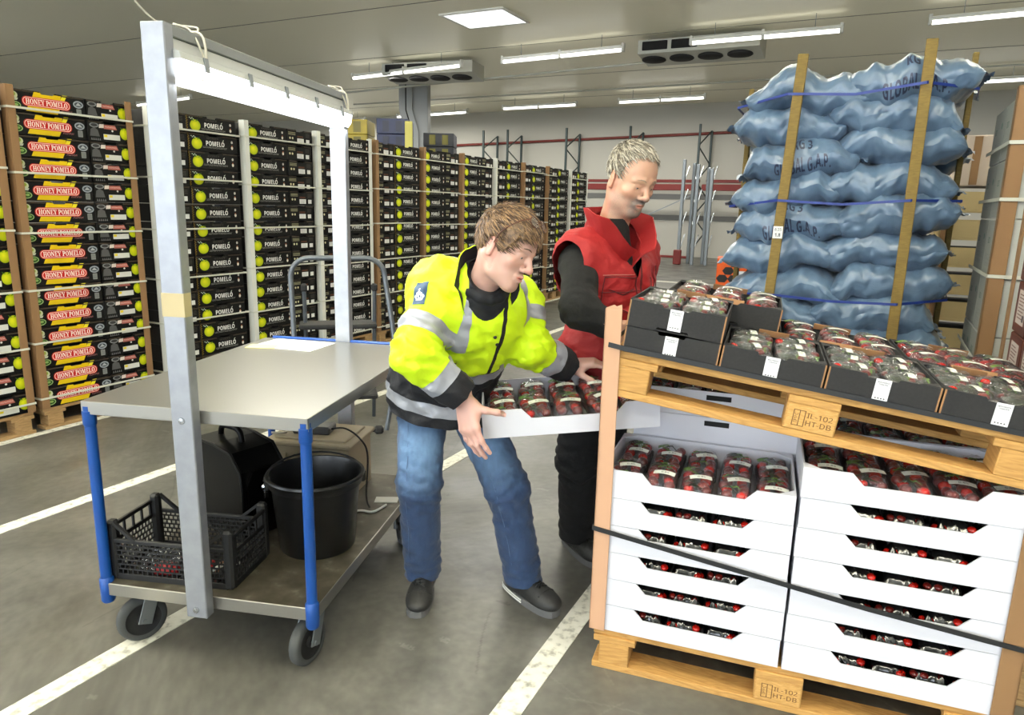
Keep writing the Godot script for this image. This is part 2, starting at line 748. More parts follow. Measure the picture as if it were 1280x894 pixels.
func materials() -> void:
	bold = SystemFont.new()
	bold.font_names = PackedStringArray(["Droid Sans"])
	bold.font_weight = 700
	plain = SystemFont.new()
	plain.font_names = PackedStringArray(["Droid Sans"])
	serif = SystemFont.new()
	serif.font_names = PackedStringArray(["Droid Serif"])
	serif.font_weight = 700
	var fl := mat("floor", Color.WHITE, 0.42)
	fl.albedo_texture = ImageTexture.create_from_image(floor_picture())
	tri_mat(fl, 0.25, true)
	fl.roughness_texture = noise_tex(512, 0.012, [[0.3, 0.7], [Color(0.75, 0.75, 0.75), Color(1, 1, 1)]], 5, 5)
	fl.normal_enabled = true
	fl.normal_texture = noise_tex(512, 0.05, [], 4, 8, true, 1.5)
	fl.normal_scale = 0.15
	var ln := mat("line_paint", Color.WHITE, 0.6)
	ln.albedo_texture = noise_tex(512, 0.03, [[0.0, 0.3, 0.42, 1.0], [Color(0.55, 0.54, 0.49), Color(0.78, 0.77, 0.71), Color(0.86, 0.85, 0.79), Color(0.9, 0.89, 0.84)]], 5, 3)
	tri_mat(ln, 1.3, true)
	var ce := mat("ceiling", Color(0.96, 0.945, 0.855), 0.33)
	ce.normal_enabled = true
	ce.normal_texture = noise_tex(256, 0.02, [], 3, 4, true, 1.0)
	ce.normal_scale = 0.08
	tri_mat(ce, 0.4, true)
	mat("panel_joint", Color(0.42, 0.41, 0.37), 0.6)
	mat("wall", Color(0.70, 0.69, 0.65), 0.6)
	mat("wall_stripe", Color(0.42, 0.42, 0.41), 0.6)
	mat("column", Color(0.55, 0.56, 0.56), 0.55)
	mat("galvanised", Color(0.50, 0.52, 0.53), 0.4, 0.7)
	mat("rack_green", Color(0.20, 0.25, 0.25), 0.5, 0.2)
	mat("red_steel", Color(0.44, 0.10, 0.07), 0.5)
	mat("red_pipe", Color(0.45, 0.17, 0.14), 0.5)
	mat("lamp_white", Color(0.85, 0.85, 0.82), 0.5)
	var lt := mat("lamp_tube", Color(1, 1, 1), 0.5)
	lt.emission_enabled = true
	lt.emission = LAMP
	lt.emission_energy_multiplier = 3.0
	var wl := mat("work_lamp_diffuser", Color(1, 1, 1), 0.5)
	wl.emission_enabled = true
	wl.emission = Color(0.97, 0.99, 1.0)
	wl.emission_energy_multiplier = 4.0
	var sk := mat("skylight_panel", Color(1, 1, 1), 0.5)
	sk.emission_enabled = true
	sk.emission = Color(0.98, 1.0, 1.0)
	sk.emission_energy_multiplier = 1.5
	mat("cooler_white", Color(0.72, 0.72, 0.68), 0.5)
	mat("black_void", Color(0.03, 0.03, 0.03), 0.8)
	mat("black_rubber", Color(0.06, 0.06, 0.06), 0.75)
	mat("tyre_grey", Color(0.22, 0.23, 0.23), 0.8)
	mat("chrome", Color(0.75, 0.76, 0.77), 0.22, 1.0)
	var al := mat("aluminium", Color(0.60, 0.61, 0.63), 0.42, 0.6)
	al.albedo_texture = noise_tex(256, 0.03, [[0.2, 0.8], [Color(0.95, 0.95, 0.955), Color(1, 1, 1)]], 4, 6)
	tri_mat(al, 2.0)
	var ss := mat("sheet_steel", Color(0.64, 0.63, 0.60), 0.3, 0.9)
	ss.roughness = 0.31
	var sh := mat("worn_shelf", Color(0.45, 0.43, 0.39), 0.55, 0.35)
	sh.albedo_texture = noise_tex(512, 0.015, [[0.2, 0.5, 0.72, 0.85], [Color(0.50, 0.48, 0.42), Color(0.62, 0.6, 0.55), Color(0.72, 0.71, 0.67), Color(0.9, 0.9, 0.87)]], 5, 12)
	tri_mat(sh, 1.1)
	mat("blue_paint", Color(0.02, 0.24, 0.52), 0.35)
	var wd := wood_mat("pallet_wood", Color(0.74, 0.57, 0.32), Color(0.56, 0.39, 0.19), 21)
	wd.roughness = 0.8
	wood_mat("pallet_wood_old", Color(0.62, 0.50, 0.33), Color(0.45, 0.34, 0.20), 22)
	wood_mat("pallet_wood_grey", Color(0.72, 0.64, 0.46), Color(0.55, 0.47, 0.33), 25)
	wood_mat("brown_batten", Color(0.58, 0.42, 0.22), Color(0.42, 0.29, 0.13), 23)
	wood_mat("green_batten", Color(0.47, 0.39, 0.18), Color(0.34, 0.27, 0.11), 24)
	mat("corner_brown", Color(0.50, 0.375, 0.24), 0.75)
	mat("corner_beige", Color(0.74, 0.58, 0.46), 0.8)
	mat("corner_white", Color(0.84, 0.84, 0.80), 0.7)
	mat("strap_white", Color(0.78, 0.78, 0.72), 0.5)
	mat("strap_black", Color(0.07, 0.075, 0.08), 0.5)
	mat("strap_blue", Color(0.045, 0.16, 0.46), 0.45)
	mat("carton_black", Color(0.028, 0.028, 0.025), 0.6)
	mat("carton_lid", Color(0.20, 0.15, 0.09), 0.75)
	var wc := mat("white_card", Color(0.81, 0.81, 0.835), 0.65)
	wc.normal_enabled = true
	wc.normal_texture = noise_tex(256, 0.08, [], 3, 14, true, 1.0)
	wc.normal_scale = 0.08
	tri_mat(wc, 3.0)
	var bc := mat("dark_card", Color(0.115, 0.115, 0.12), 0.8)
	bc.albedo_texture = noise_tex(256, 0.08, [[0.2, 0.8], [Color(0.85, 0.85, 0.85), Color(1, 1, 1)]], 3, 15)
	tri_mat(bc, 4.0)
	mat("raw_card", Color(0.55, 0.40, 0.26), 0.8)
	mat("label_white", Color(0.88, 0.88, 0.86), 0.6)
	mat("tomato", Color(0.62, 0.07, 0.03), 0.25)
	mat("tomato_dark", Color(0.36, 0.06, 0.035), 0.3)
	mat("leaf", Color(0.30, 0.44, 0.10), 0.5)
	mat("leaf_dark", Color(0.08, 0.13, 0.04), 0.5)
	mat("punnet", Color(0.07, 0.05, 0.04), 0.4)
	mat("bag_green", Color(0.10, 0.14, 0.07), 0.35)
	var fm := mat("clear_film", Color(0.95, 0.95, 0.97, 0.04), 0.08)
	fm.transparency = BaseMaterial3D.TRANSPARENCY_ALPHA
	fm.metallic_specular = 0.3
	fm.cull_mode = BaseMaterial3D.CULL_DISABLED
	var df := mat("dark_film", Color(0.028, 0.03, 0.028), 0.13)
	df.clearcoat_enabled = true
	df.clearcoat = 0.8
	df.clearcoat_roughness = 0.08
	var bk := mat("bucket_black", Color(0.035, 0.037, 0.04), 0.42)
	bk.roughness_texture = noise_tex(256, 0.02, [[0.3, 0.7], [Color(0.7, 0.7, 0.7), Color(1, 1, 1)]], 4, 16)
	tri_mat(bk, 2.0)
	mat("leather", Color(0.018, 0.018, 0.018), 0.4).metallic_specular = 0.25
	mat("crate_black", Color(0.05, 0.052, 0.055), 0.5)
	mat("tote", Color(0.68, 0.63, 0.53), 0.6)
	mat("paper", Color(0.93, 0.93, 0.90), 0.7)
	mat("string", Color(0.82, 0.80, 0.74), 0.8)
	mat("grey_tube", Color(0.36, 0.38, 0.40), 0.4, 0.5)
	mat("adapter", Color(0.25, 0.25, 0.25), 0.5)


func wood_mat(called: String, a: Color, b: Color, sd: int) -> StandardMaterial3D:
	var n := FastNoiseLite.new()
	n.seed = sd
	n.frequency = 1.0
	n.fractal_octaves = 3
	var img := canvas(256, 256, a)
	for y in 256:
		for x in 256:
			var u := x / 256.0
			var w := y / 256.0
			var g := n.get_noise_2d(cos(TAU * u) * 0.35 + 9.0, w * 16.0 + sin(TAU * u) * 0.4) * 0.6 + 0.5
			var f := n.get_noise_2d(u * 7.0, w * 90.0) * 0.25
			var k := n.get_noise_3d(u * 3.0, w * 3.0, 7.0)
			var t := clampf(absf(fmod(g * 4.0, 1.0) - 0.5) * 1.1 + f + maxf(k - 0.35, 0.0) * 1.4, 0.0, 1.0)
			img.set_pixel(x, y, a.lerp(b, t * 0.85))
	var m := print_mat(called, img, 0.8)
	tri_mat(m, 1.7)
	return m


func floor_picture() -> Image:
	var n := FastNoiseLite.new()
	n.seed = 5
	n.fractal_octaves = 5
	n.frequency = 1.0
	var s := 640
	var img := canvas(s, s, Color.BLACK)
	for y in s:
		for x in s:
			var a := TAU * x / s
			var b := TAU * y / s
			var big := n.get_noise_3d(cos(a) * 1.3 + 3.0, sin(a) * 1.3 + cos(b) * 1.3, sin(b) * 1.3)
			var fine := n.get_noise_3d(cos(a) * 12.0, sin(a) * 12.0 + cos(b) * 12.0, sin(b) * 12.0 + 4.0)
			var v := 0.338 + big * 0.085 + fine * 0.055
			img.set_pixel(x, y, Color(v, v * 0.985, v * 0.915))
	var r := RandomNumberGenerator.new()
	r.seed = 3
	for k in 70:   # scuffs and dried splashes
		var c := Vector2(r.randf() * s, r.randf() * s)
		var rad := Vector2(r.randf_range(1, 7), r.randf_range(1, 3.5))
		var lum := r.randf_range(-0.08, 0.10)
		for y in range(int(c.y - rad.y), int(c.y + rad.y) + 1):
			for x in range(int(c.x - rad.x), int(c.x + rad.x) + 1):
				if ((Vector2(x, y) - c) / rad).length() < 1.0 + n.get_noise_2d(x * 0.6, y * 0.6):
					var p := img.get_pixel(posmod(x, s), posmod(y, s))
					img.set_pixel(posmod(x, s), posmod(y, s), Color(p.r + lum, p.g + lum, p.b + lum))
	for k in 90:   # tyre and pallet scratches
		var p := Vector2(r.randf() * s, r.randf() * s)
		var ang := r.randf() * TAU
		var lum := r.randf_range(-0.07, 0.05)
		for t in r.randi_range(15, 110):
			ang += r.randf_range(-0.03, 0.03)
			p += Vector2(cos(ang), sin(ang))
			var q := img.get_pixel(posmod(int(p.x), s), posmod(int(p.y), s))
			img.set_pixel(posmod(int(p.x), s), posmod(int(p.y), s), Color(q.r + lum, q.g + lum, q.b + lum))
	return img


# ---------------------------------------------------------------- flat print
func squiggle(img: Image, x0: float, y0: float, w: float, hgt: float, col: Color, sd: int) -> void:
	var r := RandomNumberGenerator.new()
	r.seed = sd
	var y := y0
	for x in int(w):
		y = y0 + sin(x * 0.9 + r.randf() * 1.5) * hgt * 0.5
		for k in 3:
			var px := int(x0 + x)
			var py := int(y) + k
			if px < img.get_width() and py >= 0 and py < img.get_height():
				img.set_pixel(px, py, col)


func fruit(img: Image, c: Vector2, r: float, squash := 1.0) -> void:
	for k in int(r):
		var t := k / r
		fill_oval(img, c - Vector2(r * 0.15, r * 0.2) * t, Vector2(r * squash, r) * (1.0 - t * 0.95), Color(0.55, 0.62, 0.05).lerp(Color(0.86, 0.86, 0.12), sqrt(t)))
	fill_poly(img, PackedVector2Array([c + Vector2(-r * 0.1, -r * 0.7), c + Vector2(-r * 0.75, -r * 1.15), c + Vector2(-r * 0.5, -r * 0.75)]), Color(0.25, 0.42, 0.06))
	fill_poly(img, PackedVector2Array([c + Vector2(0, -r * 0.7), c + Vector2(r * 0.6, -r * 1.2), c + Vector2(r * 0.3, -r * 0.72)]), Color(0.30, 0.48, 0.08))


func print_pictures() -> void:
	var blk := Color(0.028, 0.028, 0.025)
	# long face with the red banner
	var a := canvas(512, 148, blk)
	fill_poly(a, PackedVector2Array([Vector2(170, 6), Vector2(350, 10), Vector2(338, 60), Vector2(150, 60)]), Color(0.85, 0.72, 0.06))
	fill_poly(a, PackedVector2Array([Vector2(360, 0), Vector2(392, 0), Vector2(372, 40), Vector2(340, 44)]), Color(0.90, 0.84, 0.15))
	fill_poly(a, PackedVector2Array([Vector2(130, 90), Vector2(340, 90), Vector2(316, 142), Vector2(108, 140)]), Color(0.82, 0.70, 0.08))
	fill_round(a, Rect2(88, 40, 322, 66), 30, Color(0.70, 0.12, 0.10))
	fill_round(a, Rect2(94, 45, 310, 56), 26, Color(0.92, 0.80, 0.74))
	fill_round(a, Rect2(98, 49, 302, 48), 23, Color(0.70, 0.13, 0.11))
	draw_text(a, "HONEY POMELO", Rect2(112, 55, 276, 36), Color(0.95, 0.94, 0.90), serif)
	squiggle(a, 345, 112, 75, 12, Color(0.85, 0.55, 0.55), 4)
	fill_oval(a, Vector2(40, 42), Vector2(24, 24), Color(0.75, 0.77, 0.62))
	fill_oval(a, Vector2(40, 36), Vector2(12, 12), Color(0.55, 0.62, 0.22))
	fill_poly(a, PackedVector2Array([Vector2(14, 60), Vector2(66, 60), Vector2(58, 76), Vector2(20, 76)]), Color(0.72, 0.74, 0.66))
	fill_oval(a, Vector2(44, 108), Vector2(36, 24), Color(0.55, 0.66, 0.42))
	fill_oval(a, Vector2(44, 108), Vector2(30, 18), Color(0.16, 0.30, 0.10))
	fill_oval(a, Vector2(50, 106), Vector2(14, 9), Color(0.50, 0.62, 0.34))
	fill_oval(a, Vector2(466, 52), Vector2(36, 26), Color(0.55, 0.58, 0.60))
	fill_oval(a, Vector2(466, 52), Vector2(27, 17), Color(0.24, 0.26, 0.28))
	fill_poly(a, PackedVector2Array([Vector2(446, 60), Vector2(466, 38), Vector2(488, 60)]), Color(0.60, 0.62, 0.63))
	fill_round(a, Rect2(450, 84, 34, 46), 2, Color(0.50, 0.51, 0.50))
	for k in 6:
		fill_round(a, Rect2(454, 90 + k * 6, 26, 2), 1, Color(0.25, 0.25, 0.25))
	print_mat("print_banner", a, 0.6).metallic_specular = 0.3
	# short face beside it
	var b := canvas(320, 148, blk)
	fill_oval(b, Vector2(48, 30), Vector2(34, 18), Color(0.46, 0.47, 0.47))
	fill_oval(b, Vector2(48, 30), Vector2(24, 11), Color(0.20, 0.20, 0.20))
	fill_poly(b, PackedVector2Array([Vector2(20, 62), Vector2(44, 46), Vector2(72, 62), Vector2(84, 112), Vector2(12, 112)]), Color(0.30, 0.30, 0.30))
	for k in 5:
		fill_poly(b, PackedVector2Array([Vector2(18 + k * 15, 140), Vector2(24 + k * 15, 120), Vector2(30 + k * 15, 140)]), Color(0.40, 0.40, 0.40))
	fill_poly(b, PackedVector2Array([Vector2(86, 20), Vector2(120, 18), Vector2(118, 46), Vector2(82, 48)]), Color(0.80, 0.76, 0.72))
	fill_poly(b, PackedVector2Array([Vector2(120, 22), Vector2(204, 20), Vector2(218, 52), Vector2(118, 52)]), Color(0.62, 0.36, 0.32))
	squiggle(b, 126, 34, 80, 8, Color(0.9, 0.78, 0.74), 6)
	fill_round(b, Rect2(112, 90, 124, 40), 2, Color(0.80, 0.80, 0.77))
	fill_round(b, Rect2(116, 94, 24, 18), 2, Color(0.85, 0.76, 0.15))
	fill_oval(b, Vector2(182, 62), Vector2(7, 7), Color(0.80, 0.79, 0.76))
	fruit(b, Vector2(274, 76), 44, 0.82)
	print_mat("print_short_lemon", b, 0.6).metallic_specular = 0.3
	# long face with the round green fruit
	var c := canvas(512, 160, blk)
	fruit(c, Vector2(92, 92), 52)
	for k in 4:
		fill_oval(c, Vector2(40 + k * 12, 26 + (k % 2) * 10), Vector2(7, 4), Color(0.72, 0.78, 0.70))
	draw_text(c, "POMELO", Rect2(184, 58, 190, 44), Color(0.92, 0.92, 0.90), bold)
	fill_poly(c, PackedVector2Array([Vector2(352, 50), Vector2(372, 34), Vector2(364, 52)]), Color(0.85, 0.87, 0.80))
	squiggle(c, 150, 116, 250, 14, Color(0.86, 0.86, 0.82), 9)
	draw_text(c, "HONEY", Rect2(196, 24, 120, 20), Color(0.22, 0.21, 0.19), bold)
	fill_oval(c, Vector2(456, 50), Vector2(10, 13), Color(0.72, 0.70, 0.66))
	fill_oval(c, Vector2(456, 104), Vector2(11, 16), Color(0.85, 0.82, 0.76))
	fill_oval(c, Vector2(456, 86), Vector2(7, 7), Color(0.60, 0.34, 0.22))
	for k in 26:   # gold scrollwork on the left edge
		fill_oval(c, Vector2(10 + 6 * sin(k * 1.7), 3 + k * 6), Vector2(6, 3), Color(0.45, 0.36, 0.10))
	print_mat("print_pomelo", c, 0.6).metallic_specular = 0.3
	# short face with shipping labels
	var d := canvas(320, 160, blk)
	for k in 3:
		fill_round(d, Rect2(16, 28 + k * 12, 92, 6), 1, Color(0.55, 0.54, 0.42))
	fill_oval(d, Vector2(36, 92), Vector2(10, 12), Color(0.80, 0.78, 0.62))
	fill_oval(d, Vector2(70, 92), Vector2(10, 12), Color(0.80, 0.78, 0.62))
	fill_round(d, Rect2(130, 88, 86, 50), 2, Color(0.88, 0.88, 0.86))
	for k in 4:
		fill_round(d, Rect2(138, 96 + k * 10, 66, 3), 1, Color(0.5, 0.5, 0.5))
	fill_round(d, Rect2(130, 60, 80, 18), 2, Color(0.30, 0.18, 0.12))
	fill_round(d, Rect2(246, 92, 46, 44), 2, Color(0.84, 0.84, 0.82))
	for k in 5:
		fill_round(d, Rect2(240, 28 + k * 10, 56, 4), 1, Color(0.24, 0.23, 0.21))
	print_mat("print_short_labels", d, 0.6).metallic_specular = 0.3
	# dark crate label
	var e := canvas(96, 192, Color(0.90, 0.90, 0.90))
	draw_text(e, "BIOLOGISCH", Rect2(12, 20, 72, 13), Color(0.12, 0.12, 0.12), bold)
	draw_text(e, "TOMATEN", Rect2(20, 38, 56, 13), Color(0.12, 0.12, 0.12), bold)
	for k in 5:
		fill_round(e, Rect2(18, 66 + k * 11, 44 + (k * 17) % 20, 2), 1, Color(0.66, 0.66, 0.66))
	for k in 4:
		fill_oval(e, Vector2(20 + k * 18, 162), Vector2(5, 6), Color(0.2, 0.2, 0.2))
	print_mat("print_crate_label", e, 0.6)
	# small sticker on the film packs
	var f := canvas(96, 40, Color(0.90, 0.91, 0.87))
	draw_text(f, "0.85", Rect2(34, 12, 34, 14), Color(0.15, 0.15, 0.15), plain)
	print_mat("print_sticker", f, 0.5)
	# block stamp
	for w in ["pallet_wood"]:
		var g := canvas(160, 112, Color(0.74, 0.57, 0.32))
		var nn := FastNoiseLite.new()
		nn.frequency = 0.05
		for y in 112:
			for x in 160:
				var t := nn.get_noise_2d(x * 0.5, y * 4.0) * 0.12
				g.set_pixel(x, y, Color(0.74 + t, 0.57 + t, 0.32 + t))
		var ink := Color(0.34, 0.22, 0.10)
		draw_text(g, "IL-102", Rect2(66, 28, 84, 24), ink, plain)
		draw_text(g, "HT-DB", Rect2(66, 64, 84, 24), ink, plain)
		for q in [[20, 20, 3, 76], [40, 20, 3, 76], [58, 20, 3, 76], [20, 20, 40, 3], [20, 94, 40, 3]]:
			for y in q[3]:
				for x in q[2]:
					g.set_pixel(q[0] + x, q[1] + y, ink)
		draw_text(g, "IPPC", Rect2(25, 34, 12, 48), ink, plain, true)
		print_mat("print_block_stamp", g, 0.8)
	# sack film, plain and stencilled
	for k in 2:
		var s := canvas(384, 256, Color(0.335, 0.425, 0.52))
		var ns := FastNoiseLite.new()
		ns.seed = 40
		ns.frequency = 0.02
		for y in 256:
			for x in 384:
				var t := ns.get_noise_2d(x, y) * 0.05
				s.set_pixel(x, y, Color(0.335 + t, 0.425 + t, 0.52 + t))
		if k == 1:
			var ink := Color(0.10, 0.13, 0.24)
			draw_text(s, "50", Rect2(228, 60, 40, 26), ink, bold)
			draw_text(s, "THA NO", Rect2(140, 66, 74, 18), ink, bold)
			draw_text(s, "KG 3", Rect2(176, 96, 60, 18), ink, bold)
			draw_text(s, "GLOBAL G.A.P.", Rect2(110, 128, 180, 24), ink, bold)
		var sm := print_mat("sack_print" if k else "sack_plain", s, 0.3)
		sm.clearcoat_enabled = true
		sm.clearcoat = 0.35
		sm.clearcoat_roughness = 0.25
		sm.rim_enabled = true
		sm.rim = 0.2
	# orange and black cartons
	var o := canvas(256, 192, Color(0.88, 0.36, 0.05))
	for y in 4:
		for x in 5:
			var cc := Vector2(26 + x * 52 + (y % 2) * 26, 24 + y * 48)
			var hex := PackedVector2Array()
			for q in 6:
				hex.push_back(cc + Vector2(cos(q * TAU / 6), sin(q * TAU / 6)) * 27)
			if (x + y * 2) % 3 != 0:
				fill_poly(o, hex, Color(0.10, 0.09, 0.08))
	fill_round(o, Rect2(96, 70, 62, 54), 2, Color(0.9, 0.9, 0.9))
	fill_oval(o, Vector2(200, 96), Vector2(20, 20), Color(0.88, 0.4, 0.1))
	fill_oval(o, Vector2(200, 96), Vector2(13, 13), Color(0.1, 0.09, 0.08))
	print_mat("print_orange", o, 0.5)
	# side print of the cartons on the right
	var p := canvas(192, 192, Color(0.36, 0.17, 0.10))
	fill_round(p, Rect2(30, 26, 128, 132), 3, Color(0.80, 0.76, 0.72))
	for k in 8:
		fill_round(p, Rect2(44, 42 + k * 13, 70 + (k * 23) % 34, 4), 1, Color(0.42, 0.26, 0.22))
	fill_round(p, Rect2(122, 118, 26, 26), 2, Color(0.25, 0.2, 0.2))
	print_mat("print_brown_label", p, 0.5)
	var q := canvas(256, 192, Color(0.58, 0.59, 0.56))
	draw_text(q, "BIO", Rect2(40, 60, 44, 22), Color(0.24, 0.38, 0.32), bold)
	fill_oval(q, Vector2(190, 60), Vector2(16, 12), Color(0.34, 0.48, 0.42))
	squiggle(q, 30, 130, 190, 20, Color(0.40, 0.44, 0.42), 14)
	squiggle(q, 30, 156, 150, 12, Color(0.45, 0.47, 0.46), 15)
	print_mat("print_white_carton", q, 0.55)
	# badge on the sleeve
	var h := canvas(96, 160, Color(0.03, 0.20, 0.33))
	var wh := Color(0.95, 0.95, 0.95)
	var bg := Color(0.03, 0.20, 0.33)
	for k in [[20, 102, 10], [34, 92, 11], [48, 86, 12], [62, 92, 11], [76, 102, 10]]:
		fill_oval(h, Vector2(k[0], k[1]), Vector2(k[2], k[2]), wh)
	fill_poly(h, PackedVector2Array([Vector2(22, 128), Vector2(74, 128), Vector2(80, 104), Vector2(16, 104)]), wh)
	for k in [[30, 108, 5], [48, 102, 6], [66, 108, 5]]:
		fill_oval(h, Vector2(k[0], k[1]), Vector2(k[2], k[2] * 1.3), bg)
	fill_round(h, Rect2(16, 120, 64, 3), 1, bg)
	fill_round(h, Rect2(45, 58, 6, 18), 1, wh)
	fill_round(h, Rect2(40, 63, 16, 5), 1, wh)
	print_mat("print_badge", h, 0.6)


# ---------------------------------------------------------------- the hall
func room() -> void:
	var g := Geo.new()
	g.bx(-29, -0.2, -24.6, 8.2, 0, 8.2)
	var fl := struct("floor", mesh_of([g, M.floor]))
	for x in [-4.70, -3.45, -2.13, -0.835, 0.48, 1.79, 3.1]:   # parking lines of the pallet lanes
		var q := Geo.new()
		var wd := 0.085 if x > -4.6 else 0.06
		q.box(at(x, 0.0015, -4.0), Vector3(wd, 0.003, 17.0 if x > -4.6 else 21.0), 0.0)
		gpart("painted_line", q, M.line_paint, fl)
	for z in [-12.9, -15.3]:
		var q := Geo.new()
		q.box(at(-2.0, 0.0015, z), Vector3(14.0, 0.003, 0.1), 0.0)
		gpart("painted_line", q, M.line_paint, fl)
	g = Geo.new()
	g.bx(-29, 5.0, -24.6, 8.2, 5.2, 8.2)
	var ce := struct("ceiling", mesh_of([g, M.ceiling]))
	for k in 9:   # joints between the ceiling panels
		var q := Geo.new()
		q.box(at(-10.4, 4.998, -22.0 + k * 3.6), Vector3(37.0, 0.006, 0.02), 0.0)
		gpart("panel_joint", q, M.panel_joint, ce)
	g = Geo.new()
	g.bx(-29, 0, -24.6, 8.2, 5.0, -24.4)
	var wb := struct("wall_back", mesh_of([g, M.wall]))
	for y in [2.0, 1.3]:   # grey stripes along the back wall
		var q := Geo.new()
		q.box(at(-6.0, y, -24.39), Vector3(16.0, 0.17, 0.03), 0.005)
		gpart("rub_rail", q, M.wall_stripe, wb)
	g = Geo.new()
	g.bx(-29.2, 0, -24.6, -29, 5.0, 8.2)
	struct("wall_left", mesh_of([g, M.wall]))
	g = Geo.new()
	g.bx(8.0, 0, -24.6, 8.2, 5.0, 8.2)
	struct("wall_right", mesh_of([g, M.wall]))
	g = Geo.new()
	var unseen_doors := [-22.0, -16.0, -10.5, -5.5, -0.5, 4.5]   # openings out of view, placed to light the ceiling and the goods ahead
	var left := -29.0
	for x in unseen_doors:
		g.bx(left, 0, 8.0, x - 1.7, 5.0, 8.2)
		g.bx(x - 1.7, 4.2, 8.0, x + 1.7, 5.0, 8.2)
		left = x + 1.7
	g.bx(left, 0, 8.0, 8.2, 5.0, 8.2)
	struct("wall_front", mesh_of([g, M.wall]))
	# steel column behind the pomelo row, a flange with a dark cable duct on its face
	var col := thing("steel_column", "grey boxed steel column rising to the ceiling behind the pomelo row", "column", at(-12.45, 0, -18.2, 0.45))
	g = Geo.new()
	g.bx(-0.30, 0, -0.3, 0.36, 5.0, 0.3, 0.01)
	gpart("shaft", g, M.column, col)
	g = Geo.new()
	g.prism(at(0, 0, 0.3), PackedVector2Array([Vector2(-0.30, 0), Vector2(0.10, 0), Vector2(0.10, 3.6), Vector2(-0.08, 4.2), Vector2(-0.08, 4.98), Vector2(-0.46, 4.98), Vector2(-0.46, 4.2), Vector2(-0.30, 3.6)]), 0.12)
	gpart("haunch", g, M.column, col)
	g = Geo.new()
	g.tube([Vector3(-0.08, 0, 0.43), Vector3(-0.08, 3.6, 0.43), Vector3(-0.26, 4.2, 0.43), Vector3(-0.26, 4.95, 0.43)], 0.018, 8)
	gpart("cable", g, M.black_rubber, col)


func luminaire(a: Vector3, b: Vector3, label: String, lit := true, upward := 0.012, brighter := 2.2) -> void:
	var mid := (a + b) * 0.5
	var d := b - a
	var yaw := atan2(-d.z, d.x)
	var L := Vector2(d.x, d.z).length()
	var t := thing("ceiling_luminaire", label, "ceiling lamp", Transform3D(Basis(Vector3.UP, yaw), mid), "long ceiling lamps")
	var g := Geo.new()
	g.bx(-L / 2, 0.0, -0.06, L / 2, 0.06, 0.06, 0.01)
	gpart("housing", g, M.lamp_white, t)
	for s in [-1.0, 1.0]:
		g = Geo.new()
		g.tube([Vector3(s * L / 4 - L / 4 + 0.03, -0.03, 0), Vector3(s * L / 4 + L / 4 - 0.03, -0.03, 0)], 0.035, 10)
		gpart("lamp_tube", g, M.lamp_tube, t)
		g = Geo.new()
		g.tube([Vector3(s * L / 3, 0.05, 0), Vector3(s * L / 3, 5.0 - mid.y, 0)], 0.006, 6)
		gpart("hanger", g, M.galvanised, t)
	for x in [-L / 2, 0.0, L / 2]:
		g = Geo.new()
		g.bx(x - 0.03, -0.07, -0.05, x + 0.03, 0.1, 0.05, 0.01)
		gpart("lamp_holder", g, M.lamp_white, t)
	if lit:
		var l := AreaLight3D.new()
		l.name = "lamp_light"
		l.area_size = Vector2(L, 0.12)
		l.light_energy = ceiling_lamp_energy * L / 3.0 * brighter
		l.light_color = LAMP
		l.area_range = 60.0
		l.shadow_enabled = true
		t.add_child(l, true)
		l.transform = Transform3D(Basis(Vector3.RIGHT, -PI / 2), Vector3(0, -0.08, 0))
		if upward > 0.0:
			var up: AreaLight3D = l.duplicate()   # upward light from the tubes, raised on unseen rows to brighten the ceiling
			up.light_energy = l.light_energy * upward
			t.add_child(up, true)
			up.transform = Transform3D(Basis(Vector3.RIGHT, PI / 2), Vector3(0, 0.115, 0))


